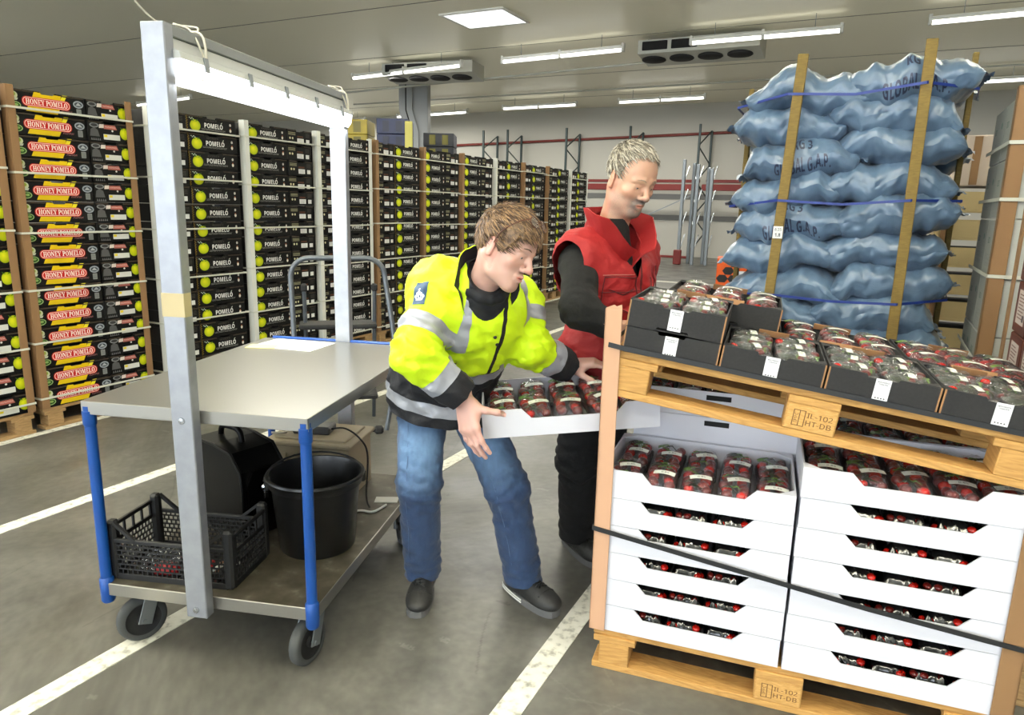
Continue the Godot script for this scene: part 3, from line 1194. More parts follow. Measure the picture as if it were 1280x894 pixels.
func lamps() -> void:
	var y := 4.7
	var where := [[-12.45, -15.3, -8.9, -14.8, "over the left cooling unit"], [-7.8, -14.75, -4.93, -14.5, "in the near row, right of the skylight panel"], [-3.54, -14.4, -0.91, -14.35, "just right of the right cooling unit"], [0.43, -14.3, 3.2, -14.1, "above the wrapped cartons at far right"],
		[-11.34, -21.55, -8.69, -21.4, "far row, second from the left by the back wall"], [-7.28, -21.3, -4.7, -21.15, "far row, above the red pipe left of the blue sacks"], [-16.2, -22.4, -12.95, -21.95, "far row, just right of the steel column"], [-20.5, -23.2, -18.0, -22.8, "far row, left of the steel column"], [0.2, -20.8, 2.9, -20.6, "far row, low behind the blue sack tower"], [-23.4, -17.1, -19.85, -16.4, "far left, seen through the trolley frame"]]
	for w in where:
		luminaire(Vector3(w[0], y, w[1]), Vector3(w[2], y, w[3]), "long white fluorescent ceiling lamp " + w[4])
	for zi in 3:   # unseen rows above the frame, placed to light the ceiling and near goods
		for xi in 4:
			var z: float = [-7.4, -0.6, 3.4][zi]
			var x: float = [-12.0, -7.0, -2.2, 2.6][xi]
			if zi == 0 and xi == 0:
				x = -19.0
			luminaire(Vector3(x - 1.5, 4.5, z), Vector3(x + 1.5, 4.5, z), "unseen long ceiling lamp above the frame, " + ["row before", "row over", "row behind"][zi] + " the viewpoint, " + ordinal(xi) + " from left", true, 3.0, 1.0)
	# bright square panel in the ceiling
	var g := Geo.new()
	g.bx(-0.62, -0.03, -0.5, 0.62, 0.0, 0.5, 0.005)
	var sp := thing("skylight_panel_lamp", "bright white square light panel set flush in the ceiling", "light panel", at(-7.0, 5.0, -12.5))
	gpart("panel_lamp", g, M.skylight_panel, sp)
	g = Geo.new()
	for s in [-1.0, 1.0]:
		g.bx(-0.68, -0.035, s * 0.53 - 0.03, 0.68, 0.0, s * 0.53 + 0.03, 0.005)
		g.bx(s * 0.65 - 0.03, -0.035, -0.5, s * 0.65 + 0.03, 0.0, 0.5, 0.005)
	gpart("frame", g, M.lamp_white, sp)
	var l := AreaLight3D.new()
	l.name = "lamp_light"
	l.area_size = Vector2(1.2, 1.0)
	l.light_energy = 14.0
	l.area_range = 60.0
	l.shadow_enabled = true
	sp.add_child(l, true)
	l.transform = Transform3D(Basis(Vector3.RIGHT, -PI / 2), Vector3(0, -0.04, 0))
	# cooling units
	for c in [[-10.3, -15.6, 0.15, "at the left, four fans over the column"], [-3.65, -15.3, 0.0, "above the man in red, left of the sack tower"], [3.2, -14.9, 0.0, "at far right edge of the ceiling"]]:
		var t := thing("cooling_unit", "white ceiling cooling unit, black fans, " + c[3], "cooling unit", at(c[0], 4.55, c[1], c[2]), "ceiling cooling units")
		var q := Geo.new()
		q.prism(Transform3D(Basis(Vector3.UP, PI / 2), Vector3(-1.1, 0, 0)), PackedVector2Array([Vector2(-0.4, 0.1), Vector2(0.4, 0.0), Vector2(0.4, 0.36), Vector2(-0.4, 0.36)]), 2.4)
		gpart("casing", q, M.cooler_white, t)
		for k in 4:
			q = Geo.new()
			q.lathe(at(-0.86 + k * 0.58, 0.045, 0.0), [Vector2(0.0, -0.03), Vector2(0.22, -0.03), Vector2(0.25, -0.01), Vector2(0.25, 0.05)], 20)
			gpart("fan_opening", q, M.black_void, t)
		for s in [-0.75, -0.15]:
			q = Geo.new()
			q.bx(s - 0.26, 0.16, 0.38, s + 0.26, 0.33, 0.42, 0.01)
			gpart("coil_grille", q, M.black_void, t)
		for s in [-1.0, 1.1]:
			q = Geo.new()
			q.tube([Vector3(s, 0.3, 0), Vector3(s, 0.45, 0)], 0.02, 6)
			gpart("hanger", q, M.galvanised, t)
	# conduits under the ceiling
	for c in [[Vector3(-16.5, 4.62, -17.2), Vector3(-4.6, 4.62, -15.6), "long thin conduit under the ceiling below the near lamp row"], [Vector3(-17, 4.95, -20.9), Vector3(3, 4.95, -20.3), "thin conduit between the two lamp rows near back wall"]]:
		var q := Geo.new()
		q.tube([c[0], c[1]], 0.025, 8)
		solid("conduit", mesh_of([q, M.cooler_white]), c[2], "conduit")


func racks_far() -> void:
	# tall empty uprights at the back wall
	var xs := [[-13.1, "first pair from the left"], [-12.1, "second pair from the left"], [-9.8, "third pair from the left"], [-7.5, "behind the head of the man in red"], [-5.2, "nearest to the blue sacks"]]
	for e in xs:
		var t := thing("rack_upright", "tall dark rack upright at the back wall, " + e[1], "rack frame", at(e[0], 0, -23.9), "rack frames at the back wall")
		for s in [[-0.11, 4.25, 0.3], [0.13, 4.1, -0.35]]:
			var g := Geo.new()
			g.bx(s[0] - 0.035, 0, s[2] - 0.035, s[0] + 0.035, s[1], s[2] + 0.035, 0.008)
			gpart("post", g, M.rack_green, t)
		for k in 7:
			var g := Geo.new()
			var y0 := 0.3 + k * 0.55
			var up := k % 2 == 0
			g.bar(Vector3(-0.11, y0 if up else y0 + 0.5, 0.3), Vector3(0.13, y0 + 0.5 if up else y0, -0.35), 0.03, 0.03)
			gpart("brace", g, M.rack_green, t)
	var g := Geo.new()
	g.tube([Vector3(-16.5, 3.77, -24.34), Vector3(0.0, 4.15, -24.34)], 0.045, 8)
	solid("red_pipe", mesh_of([g, M.red_pipe]), "thin red pipe running along the upper back wall", "pipe")
	# red beams low on the racks
	var bm := [[-9.3, -7.5], [-7.4, -5.3], [-5.1, -2.6]]
	for k in 3:
		var b: Array = bm[k]
		var t := thing("rack_beam", "red rack beam pair before the back wall, " + ["behind the man in red", "in the middle, left of the galvanised posts", "ending behind the blue sacks"][k], "beam", at(0, 0, 0), "red rack beams")
		for q in [[2.28, 0.2, -23.5], [2.5, 0.1, -24.1]]:
			var f := Geo.new()
			f.bx(b[0], q[0] - q[1] / 2, q[2] - 0.04, b[1], q[0] + q[1] / 2, q[2] + 0.04, 0.01)
			gpart("beam", f, M.red_steel, t)
	# galvanised posts with braces standing in front
	for k in 5:
		var px: float = [-5.0, -4.85, -4.62, -4.45, -4.25][k]
		var pz: float = [-20.6, -21.2, -20.7, -21.3, -20.8][k]
		var t := thing("galvanised_post", "galvanised rack post standing before the red beams, " + ordinal(k) + " from the left", "post", at(px, 0, pz), "galvanised rack posts")
		var f := Geo.new()
		f.bx(-0.045, 0, -0.045, 0.045, 2.95 - 0.06 * k, 0.045, 0.008)
		gpart("post", f, M.galvanised, t)
		for j in 4:
			f = Geo.new()
			f.bar(Vector3(0, 0.3 + j * 0.65, 0), Vector3(0.03, 0.85 + j * 0.65, -0.5), 0.025, 0.025)
			gpart("brace", f, M.galvanised, t)
	g = Geo.new()
	g.box(at(-5.0, 0.22, -20.5), Vector3(0.22, 0.42, 0.12), 0.02)
	solid("post_guard", mesh_of([g, M.red_steel]), "orange-red guard at the foot of the leftmost galvanised post", "guard")
	g = Geo.new()
	g.bar(Vector3(-9.7, 0.03, -23.5), Vector3(-5.1, 2.2, -23.7), 0.03, 0.03)
	solid("diagonal_tie", mesh_of([g, M.galvanised]), "thin diagonal tie rod left of the galvanised posts", "tie rod")
	g = Geo.new()
	g.bx(-8.2, 0.0, -23.6, -5.3, 0.07, -23.45, 0.01)
	solid("floor_rail", mesh_of([g, M.red_steel]), "low red rail on the floor at the back wall", "rail")


# ---------------------------------------------------------------- pallets
func pallet_thing(L: float, D: float, label: String, xf: Transform3D, wood: String, stamp := false, called := "pallet") -> Node3D:
	# origin at the front left bottom corner; length along +x, depth along -z
	var t := thing(called, label, "pallet", xf)
	for k in 5:
		var g := Geo.new()
		var w := D / 5.0 - 0.018
		var z := -D / 5.0 * (k + 0.5)
		g.box(at(L / 2, 0.133, z), Vector3(L, 0.022, w), 0.002)
		gpart("deck_board", g, M[wood], t)
	for k in 3:
		var x := [0.0725, L / 2, L - 0.0725][k] as float
		var g := Geo.new()
		g.box(at(x, 0.111, -D / 2), Vector3(0.14, 0.022, D), 0.002)
		gpart("stringer_board", g, M[wood], t)
		for j in 3:
			var z := [-0.05, -D / 2, -D + 0.05][j] as float
			var w := 0.1 if k != 1 else 0.145
			g = Geo.new()
			var f := Geo.new()
			g.box(at(x, 0.061, z), Vector3(0.1 if k != 1 else 0.14, 0.078, 0.1), 0.003)
			if stamp and k == 1 and j == 0:
				f.quad(Vector3(x - 0.065, 0.026, z + 0.051), Vector3(x + 0.065, 0.026, z + 0.051), Vector3(x + 0.065, 0.096, z + 0.051), Vector3(x - 0.065, 0.096, z + 0.051), Vector3.BACK, Rect2(0, 0, 1, 1))
				part("block", mesh_of([g, M[wood], f, M.print_block_stamp]), t)
			else:
				gpart("block", g, M[wood], t)
	for j in 3:
		var z := [-0.05, -D / 2, -D + 0.05][j] as float
		var g := Geo.new()
		g.box(at(L / 2, 0.011, z), Vector3(L, 0.022, 0.1), 0.002)
		gpart("bottom_board", g, M[wood], t)
	return t


# ---------------------------------------------------------------- the pomelo row
func carton_mesh(w: float, h: float, d: float, face: Material) -> ArrayMesh:
	# front face on +z at z = 0, centred on x
	var g := Geo.new()
	var f := Geo.new()
	var n := 0.045
	var cut := 0.014
	var poly := PackedVector2Array([Vector2(-w / 2, 0), Vector2(w / 2, 0), Vector2(w / 2, h), Vector2(n, h), Vector2(n - 0.01, h - cut), Vector2(-n + 0.01, h - cut), Vector2(-n, h), Vector2(-w / 2, h)])
	var idx := Geometry2D.triangulate_polygon(poly)
	for k in range(0, idx.size(), 3):
		var q := []
		for j in 3:
			q.append(poly[idx[k + j]])
		f.tri(Vector3(q[0].x, q[0].y, 0), Vector3(q[1].x, q[1].y, 0), Vector3(q[2].x, q[2].y, 0), Vector3.BACK, Vector3.BACK, Vector3.BACK, Vector2(q[0].x / w + 0.5, 1.0 - q[0].y / h), Vector2(q[1].x / w + 0.5, 1.0 - q[1].y / h), Vector2(q[2].x / w + 0.5, 1.0 - q[2].y / h))
	g.box(at(0, (h - cut) / 2, -d / 2 - 0.002), Vector3(w - 0.002, h - cut, d - 0.004), 0.002)
	for s in [-1.0, 1.0]:
		g.box(at(s * (w / 2 - 0.002), h / 2, -d / 2), Vector3(0.004, h, d), 0.0)
	return mesh_of([f, face, g, M.carton_black])


func pomelos() -> void:
	var X := -4.75
	var h := 0.1342
	var rows := 15
	var y0 := 0.144
	# start of each pallet load along the row, what its two columns show (long face first or short first)
	var loads := [[-1.74, 2, 0.0], [-2.6, 0, 0.0], [-3.545, 1, 0.0], [-4.42, 2, 0.0], [-5.285, 1, 0.0], [-6.17, 1, 0.01], [-7.06, 2, 0.0], [-7.94, 2, 0.01], [-8.83, 1, 0.0], [-9.72, 1, -0.02], [-10.62, 1, 0.02], [-11.55, 1, -0.01]]
	var long_w := 0.475
	var short_w := 0.305
	var meshes := {"banner": carton_mesh(long_w, h - 0.004, 0.3, M.print_banner), "lemon": carton_mesh(short_w, h - 0.004, 0.47, M.print_short_lemon), "pomelo": carton_mesh(long_w, h - 0.004, 0.3, M.print_pomelo), "labels": carton_mesh(short_w, h - 0.004, 0.47, M.print_short_labels)}
	var lid := {}
	for k in [long_w, short_w]:
		var g := Geo.new()
		g.box(at(0, h - 0.012, -0.02), Vector3(k * 0.3, 0.008, 0.05), 0.002)
		lid[k] = mesh_of([g, M.carton_lid])
	var words := {"banner": "red-banner HONEY POMELO carton", "lemon": "black short-side carton with yellow fruit", "pomelo": "black POMELO carton with round fruit", "labels": "black short-side carton with white labels"}
	var place := ["in the cut-off stack at left edge", "in the first whole stack", "in the second whole stack", "in the third whole stack", "in the fourth whole stack", "in the fifth whole stack", "in the sixth whole stack", "in the seventh whole stack", "in the eighth whole stack", "in the ninth whole stack", "in the tenth whole stack", "in the last stack"]
	for li in loads.size():
		var z0: float = loads[li][0]
		var kind: int = loads[li][1]
		pallet_thing(0.8, 1.2, "wooden pallet under the pomelo cartons, " + place[li], Transform3D(Basis(Vector3.UP, PI / 2), Vector3(X + 0.01, 0, z0)), "pallet_wood_old")
		var cols := []
		if kind == 0 or li == 0:
			cols = [["banner", long_w], ["lemon", short_w]]
		elif kind == 2:
			cols = [["pomelo", long_w], ["labels", short_w]]
		else:
			cols = [["labels", short_w], ["pomelo", long_w]]
		var many := Geo.new()
		var z := z0 - 0.01
		for ci in 2:
			var w: float = cols[ci][1]
			var zc := z - w / 2
			if li == 0 and ci == 0:
				z -= w + 0.004
				continue      # wholly outside the frame
			for r in rows:
				var jx: float = X + loads[li][2] + rng.randf_range(-0.006, 0.006)
				var xf := Transform3D(Basis(Vector3.UP, PI / 2 + rng.randf_range(-0.008, 0.008)), Vector3(jx, y0 + r * h, zc + rng.randf_range(-0.003, 0.003)))
				var from_top := rows - 1 - r
				if li >= 10:
					pass
				var lab: String = words[cols[ci][0]] + ", " + ("topmost" if from_top == 0 else ordinal(from_top) + " from top" if r > 0 else "lowest") + " " + place[li]
				var grp := "pomelo cartons in the long row"
				if li < 10:
					var o := solid("pomelo_carton", meshes[cols[ci][0]], lab, "carton", xf, grp)
					if li < 6:
						for sd in [-1.0, 1.0]:
							part("lid_flap", lid[w], o, at(sd * w * 0.33, 0, 0))
				else:
					far_cartons.append([cols[ci][0], xf])
			z -= w + 0.004
		# battens and corner boards on the corners of the load
		var top := y0 + rows * h + 0.015
		for e in 2:
			var zz := z0 + 0.005 if e == 0 else z0 - 0.805
			var codes := ["-b", "bb", "w-", "w-", "ww", "b-", "b-", "b-", "w-", "b-", "b-", "ww"]
			var code: String = codes[li][e]
			if code == "-":
				continue
			var kindc := "corner_white" if code == "w" else "corner_brown"
			var g := Geo.new()
			var s := -1.0 if e == 0 else 1.0
			g.bx(X + 0.012, y0, zz + s * 0.0, X + 0.018, top, zz + s * 0.045 * 1.0, 0.001)
			g.bx(X - 0.045, y0, zz - s * 0.003, X + 0.018, top, zz + s * 0.003, 0.001)
			solid("corner_board", mesh_of([g, M[kindc]]), ("white" if kindc == "corner_white" else "brown") + " corner board on the " + ("left" if e == 0 else "right") + " edge " + place[li].replace("in the", "of the") + " of pomelos", "corner board", Transform3D(), "corner boards of the pomelo row")
		var st := thing("strapping", "white plastic straps binding the pomelo cartons " + place[li], "strapping", Transform3D(), "white straps of the pomelo row")
		for k in 6:
			var yy := 0.2 + k * 0.365 + rng.randf_range(-0.015, 0.015)
			var g := Geo.new()
			g.bx(X + 0.018, yy, z0 + 0.012, X + 0.022, yy + 0.013, z0 - 0.812, 0.001)
			for q in [z0 + 0.012, z0 - 0.812]:
				g.bx(X - 0.5, yy, q - 0.0015, X + 0.022, yy + 0.013, q + 0.0015, 0.0)
			gpart("strap", g, M.strap_white, st)
	# the two loads farthest away, wrapped in film: past what can be picked apart
	var mm := Geo.new()
	var far_mesh := {}
	var list := []
	for k in ["pomelo", "labels"]:
		var m: ArrayMesh = meshes[k]
		for si in m.get_surface_count():
			var arr := m.surface_get_arrays(si)
			var src := Geo.new()
			src.v = arr[Mesh.ARRAY_VERTEX]; src.n = arr[Mesh.ARRAY_NORMAL]; src.t = arr[Mesh.ARRAY_TEX_UV]
			var dst := Geo.new()
			for e in far_cartons:
				if e[0] == k:
					dst.add(src, e[1])
			list.append(dst)
			list.append(m.surface_get_material(si))
	var fo := solid("far_pomelo_cartons", mesh_of(list), "last two stacks of black pomelo cartons at the far end of the row", "cartons")
	fo.set_meta("kind", "stuff")


var far_cartons := []


func stacks_beyond() -> void:
	# loads in the lanes behind the pomelo row, only their tops show
	var defs := [[-7.95, -9.75, 0.6, [Color(0.50, 0.44, 0.08), Color(0.30, 0.28, 0.06)], "yellow", "left of the steel column"], [-7.2, -9.9, 0.5, [Color(0.06, 0.10, 0.24), Color(0.03, 0.06, 0.16)], "dark blue", "just left of the steel column"], [-7.35, -11.5, 0.55, [Color(0.08, 0.10, 0.15), Color(0.40, 0.38, 0.08)], "blue and yellow", "just right of the steel column"]]
	for i in defs.size():
		var d: Array = defs[i]
		for r in 3:
			var g := Geo.new()
			var f := Geo.new()
			var top := 2.86 if i < 2 else 2.80
			var hh := 0.24
			var y := top - hh * (r + 0.5)
			g.box(at(d[0], y, d[1], 0.45), Vector3(d[2], hh - 0.008, 0.6), 0.006)
			for s in [-0.2, 0.22]:
				f.box(at(d[0], y, d[1], 0.45) * at(d[2] * s, 0, 0.302), Vector3(d[2] * 0.2, hh * 0.7, 0.006), 0.0)
			var a := mat("beyond_a_%d" % i, d[3][0], 0.5)
			var b := mat("beyond_b_%d" % i, d[3][1], 0.5)
			solid("fruit_carton", mesh_of([g, a, f, b]), d[4] + " fruit carton above the pomelo row " + d[5].replace("just ", "") + ", " + ["topmost", "second down", "third down"][r], "carton", Transform3D(), "cartons beyond the pomelo row")
		var g := Geo.new()   # the load under them stands on the floor
		var y1: float = (2.86 if i < 2 else 2.80) - 0.72
		g.box(at(d[0], y1 / 2, d[1], 0.45), Vector3(d[2], y1 - 0.004, 0.6), 0.006)
		var o := solid("wrapped_load", mesh_of([g, M["beyond_a_%d" % i]]), "tall wrapped load under the " + d[4] + " cartons " + d[5], "load")
	var yl := Geo.new()
	yl.box(at(-6.83, 2.52, -9.75, 0.45), Vector3(0.12, 0.60, 0.05), 0.005)
	solid("yellow_sheet", mesh_of([yl, mat("yellow_sheet", Color(0.70, 0.67, 0.33), 0.5)]), "pale yellow card at the corner of the load beside the steel column", "card")


# ---------------------------------------------------------------- blue sacks
func sack_mesh(w: float, h: float, d: float, sd: int, m: Material) -> ArrayMesh:
	var n := FastNoiseLite.new()
	n.seed = sd
	n.frequency = 1.0
	n.fractal_octaves = 3
	var g := Geo.new()
	var NU := 52
	var NV := 40
	var rows := []
	for i in NU + 1:
		var u := float(i) / NU * 2.0 - 1.0
		var row := []
		# the film is pressed flat at both ends, full in the middle
		var full := pow(maxf(1.0 - pow(absf(u), 3.0), 0.0), 0.55)
		var wide := 1.0 - 0.22 * pow(absf(u), 6.0)
		var sag := n.get_noise_2d(u * 1.1 + sd * 7.0, 5.0) * 0.07 - 0.03 * u * u
		for j in NV + 1:
			var a := TAU * j / NV
			var cz := cos(a)
			var sy := sin(a)
			var rz := signf(cz) * pow(absf(cz), 0.62) * d / 2 * wide
			var ry := signf(sy) * pow(absf(sy), 0.9) * h / 2 * full
			var p := Vector3(u * w / 2, ry, rz)
			var dir := Vector3(0, sy, cz)
			# big contents, diagonal drag folds, gathers running to the ends
			var lump := n.get_noise_3d(p.x * 3.2 + sd * 3.1, p.y * 4.0, p.z * 3.0) * 0.035
			var q := p.x * 6.0 + p.y * 22.0 * (1.0 if sd % 2 else -1.0)
			var drag := (1.0 - absf(n.get_noise_3d(q, p.y * 10.0 - p.x * 3.0, p.z * 10.0 + sd)) * 2.4) * 0.008
			var gather := (1.0 - absf(n.get_noise_3d(p.x * 3.0 + sd, p.y * 34.0, p.z * 34.0)) * 2.4) * 0.014 * pow(absf(u), 1.6)
			var crease := n.get_noise_3dv(p * 55.0 + Vector3(0, sd, 0)) * 0.0025
			p += dir * (lump + drag + gather + crease) * (0.25 + 0.75 * full)
			p.y += sag
			row.append(p)
		rows.append(row)
	g.sheet(rows)
	for k in g.t.size():   # the print lies on the front
		var uv := g.t[k]
		g.t[k] = Vector2(uv.x, fmod(1.0 - uv.y + 0.5, 1.0))
	# crimped lip of film past each end
	var lip := Geo.new()
	for s in [-1.0, 1.0]:
		var hr := []
		var sag := n.get_noise_2d(s * 1.1 + sd * 7.0, 5.0) * 0.07 - 0.03
		for i in 5:
			var row := []
			for j in 15:
				var t := j / 14.0 * 2.0 - 1.0
				row.append(Vector3(s * (w / 2 - 0.012 + i * 0.011 + 0.008 * n.get_noise_2d(t * 4.0, sd + s)), sag + n.get_noise_2d(t * 4.0, sd + i * 0.25) * 0.022 + sin(t * 15.0 + sd) * 0.007 - i * 0.004, t * d * 0.38 * (1.0 + i * 0.03)))
			hr.append(row)
		lip.sheet(hr)
	return mesh_of([g, m, lip, m])


func sacks() -> void:
	var Z := -4.22
	var cx := -0.185
	var kinds := []
	for k in 8:
		kinds.append(sack_mesh(0.60 + 0.03 * (k % 3), 0.225, 0.48, k + 1, M.sack_print if k % 4 == 0 else M.sack_plain))
	pallet_thing(1.0, 1.1, "wooden pallet carrying the tower of blue sacks", at(cx - 0.5, 0, Z + 0.05), "pallet_wood_old")
	var h := 0.176
	var n := 12
	for r in n:
		for row in 2:
			for c in 2:
				if row == 1 and r < 3:
					continue
				var ft := n - 1 - r
				var kind := [1, 2, 3, 5, 6, 7][(r * 5 + c * 3 + row) % 6] as int
				if row == 0 and c == 0 and ft in [2, 4, 9]:
					kind = 0 if ft != 4 else 4
				elif row == 0 and c == 1 and ft == 0:
					kind = 4
				var y := 0.144 + 0.10 + r * h + (0.045 if c == 1 and r > 0 else 0.0) + rng.randf_range(-0.015, 0.015)
				if c == 1 and r == n - 1:
					y -= 0.01
				var x := cx - 0.25 + c * 0.49 + (0.035 if r % 2 else -0.035) * (1.0 if c == 0 else 0.5) + rng.randf_range(-0.02, 0.02)
				var roll := (-0.10 if c == 0 else 0.07) * (1.0 if r % 2 else -0.4) + rng.randf_range(-0.12, 0.12)
				if kind % 4 == 0:
					roll = rng.randf_range(-0.08, 0.14)
				var flip: float = PI if kind % 4 and rng.randf() < 0.5 else 0.0
				var B := Basis(Vector3.UP, flip + rng.randf_range(-0.10, 0.10)) * Basis(Vector3.BACK, roll if flip == 0.0 else -roll)
				var lab := "blue plastic sack, " + ("top layer" if ft == 0 else ordinal(ft) + " layer below top") + ", " + ("left" if c == 0 else "right") + (" front" if row == 0 else " rear") + " of the sack tower"
				solid("blue_sack", kinds[kind], lab, "sack", Transform3D(B, Vector3(x, y, Z - 0.24 + rng.randf_range(-0.02, 0.02) - row * 0.5)), "blue plastic sacks on the tower")
	# upright battens: two in front lean slightly, two at the back corners
	var bt := [[Vector3(cx - 0.335, 0.144, Z + 0.075), Vector3(cx - 0.245, 2.33, Z + 0.075), "left batten in front of the blue sacks, leaning, with a white note", true], [Vector3(cx + 0.33, 0.144, Z + 0.075), Vector3(cx + 0.33, 2.36, Z + 0.075), "right batten standing upright in front of the blue sacks", true], [Vector3(cx - 0.57, 0.144, Z - 0.45), Vector3(cx - 0.57, 2.25, Z - 0.45), "thin batten at the left flank of the sack tower", false], [Vector3(cx + 0.56, 0.144, Z - 0.45), Vector3(cx + 0.56, 2.38, Z - 0.45), "thin batten at the right flank of the sack tower", false]]
	for b in bt:
		var g := Geo.new()
		if b[3]:
			g.bar(b[0], b[1], 0.052, 0.028, Vector3.BACK, 0.003)
		else:
			g.bar(b[0], b[1], 0.028, 0.05, Vector3.BACK, 0.003)
		solid("wooden_batten", mesh_of([g, M.green_batten]), b[2], "batten", Transform3D(), "battens round the sacks")
	var nt := Geo.new()
	nt.box(at(cx - 0.282, 1.42, Z + 0.092), Vector3(0.05, 0.065, 0.002), 0.0)
	var img := canvas(64, 80, Color(0.85, 0.85, 0.83))
	draw_text(img, "8:35", Rect2(10, 12, 44, 18), Color(0.2, 0.2, 0.2), plain)
	draw_text(img, "1.8", Rect2(14, 46, 36, 22), Color(0.15, 0.15, 0.15), bold)
	solid("paper_note", mesh_of([nt, print_mat("print_note", img, 0.7)]), "small white note stuck on the leaning front batten", "note")
	for k in 3:
		var y: float = [2.13, 1.585, 1.075][k]
		var g := Geo.new()
		var p := [Vector3(cx - 0.6, y - 0.03, Z - 0.45), Vector3(cx - 0.585, y - 0.03, Z - 0.1), Vector3(cx - 0.30, y + 0.005, Z + 0.094), Vector3(cx + 0.02, y - 0.01, Z + 0.082), Vector3(cx + 0.33, y + 0.03 - 0.015 * k, Z + 0.094), Vector3(cx + 0.57, y + 0.02, Z - 0.12), Vector3(cx + 0.59, y + 0.02, Z - 0.45)]
		for j in p.size() - 1:
			g.bar(p[j], p[j + 1], 0.003, 0.013)
		solid("blue_strap", mesh_of([g, M.strap_blue]), "blue plastic strap round the sack tower, " + ["uppermost of three", "middle one of three", "lowest of three"][k], "strap", Transform3D(), "blue straps round the sacks")
	# orange cartons standing on the floor at the left behind it
	var cg := Geo.new()
	var cf := Geo.new()
	cg.box(Transform3D(), Vector3(0.4, 0.235, 0.3), 0.004)
	cf.quad(Vector3(-0.197, -0.115, 0.1512), Vector3(0.197, -0.115, 0.1512), Vector3(0.197, 0.115, 0.1512), Vector3(-0.197, 0.115, 0.1512), Vector3.BACK, Rect2(0, 0, 1, 1))
	var om := mesh_of([cf, M.print_orange, cg, mat("orange_side", Color(0.75, 0.3, 0.05), 0.6)])
	for k in 5:
		solid("orange_carton", om, "orange and black carton left of the sack tower, " + ["lowest", "second from the floor", "third from the floor", "fourth from the floor", "topmost of its stack"][k], "carton", at(-0.83, 0.12 + k * 0.238, -5.5, 0.18), "orange cartons left of the sacks")
	# blue and white packaging behind
	mat("pale_blue", Color(0.55, 0.66, 0.8), 0.5)
	for k in 6:
		var g := Geo.new()
		g.box(at(-0.58, 0.16 + k * 0.31, -6.6, 0.1), Vector3(0.34, 0.30, 0.4), 0.01)
		solid("blue_crate", mesh_of([g, M.strap_blue if k % 2 else M.pale_blue]), ("bright blue" if k % 2 else "pale blue") + " crate glimpsed left behind the sack tower, " + ordinal(k) + " from the floor", "crate", Transform3D(), "crates behind the sacks")


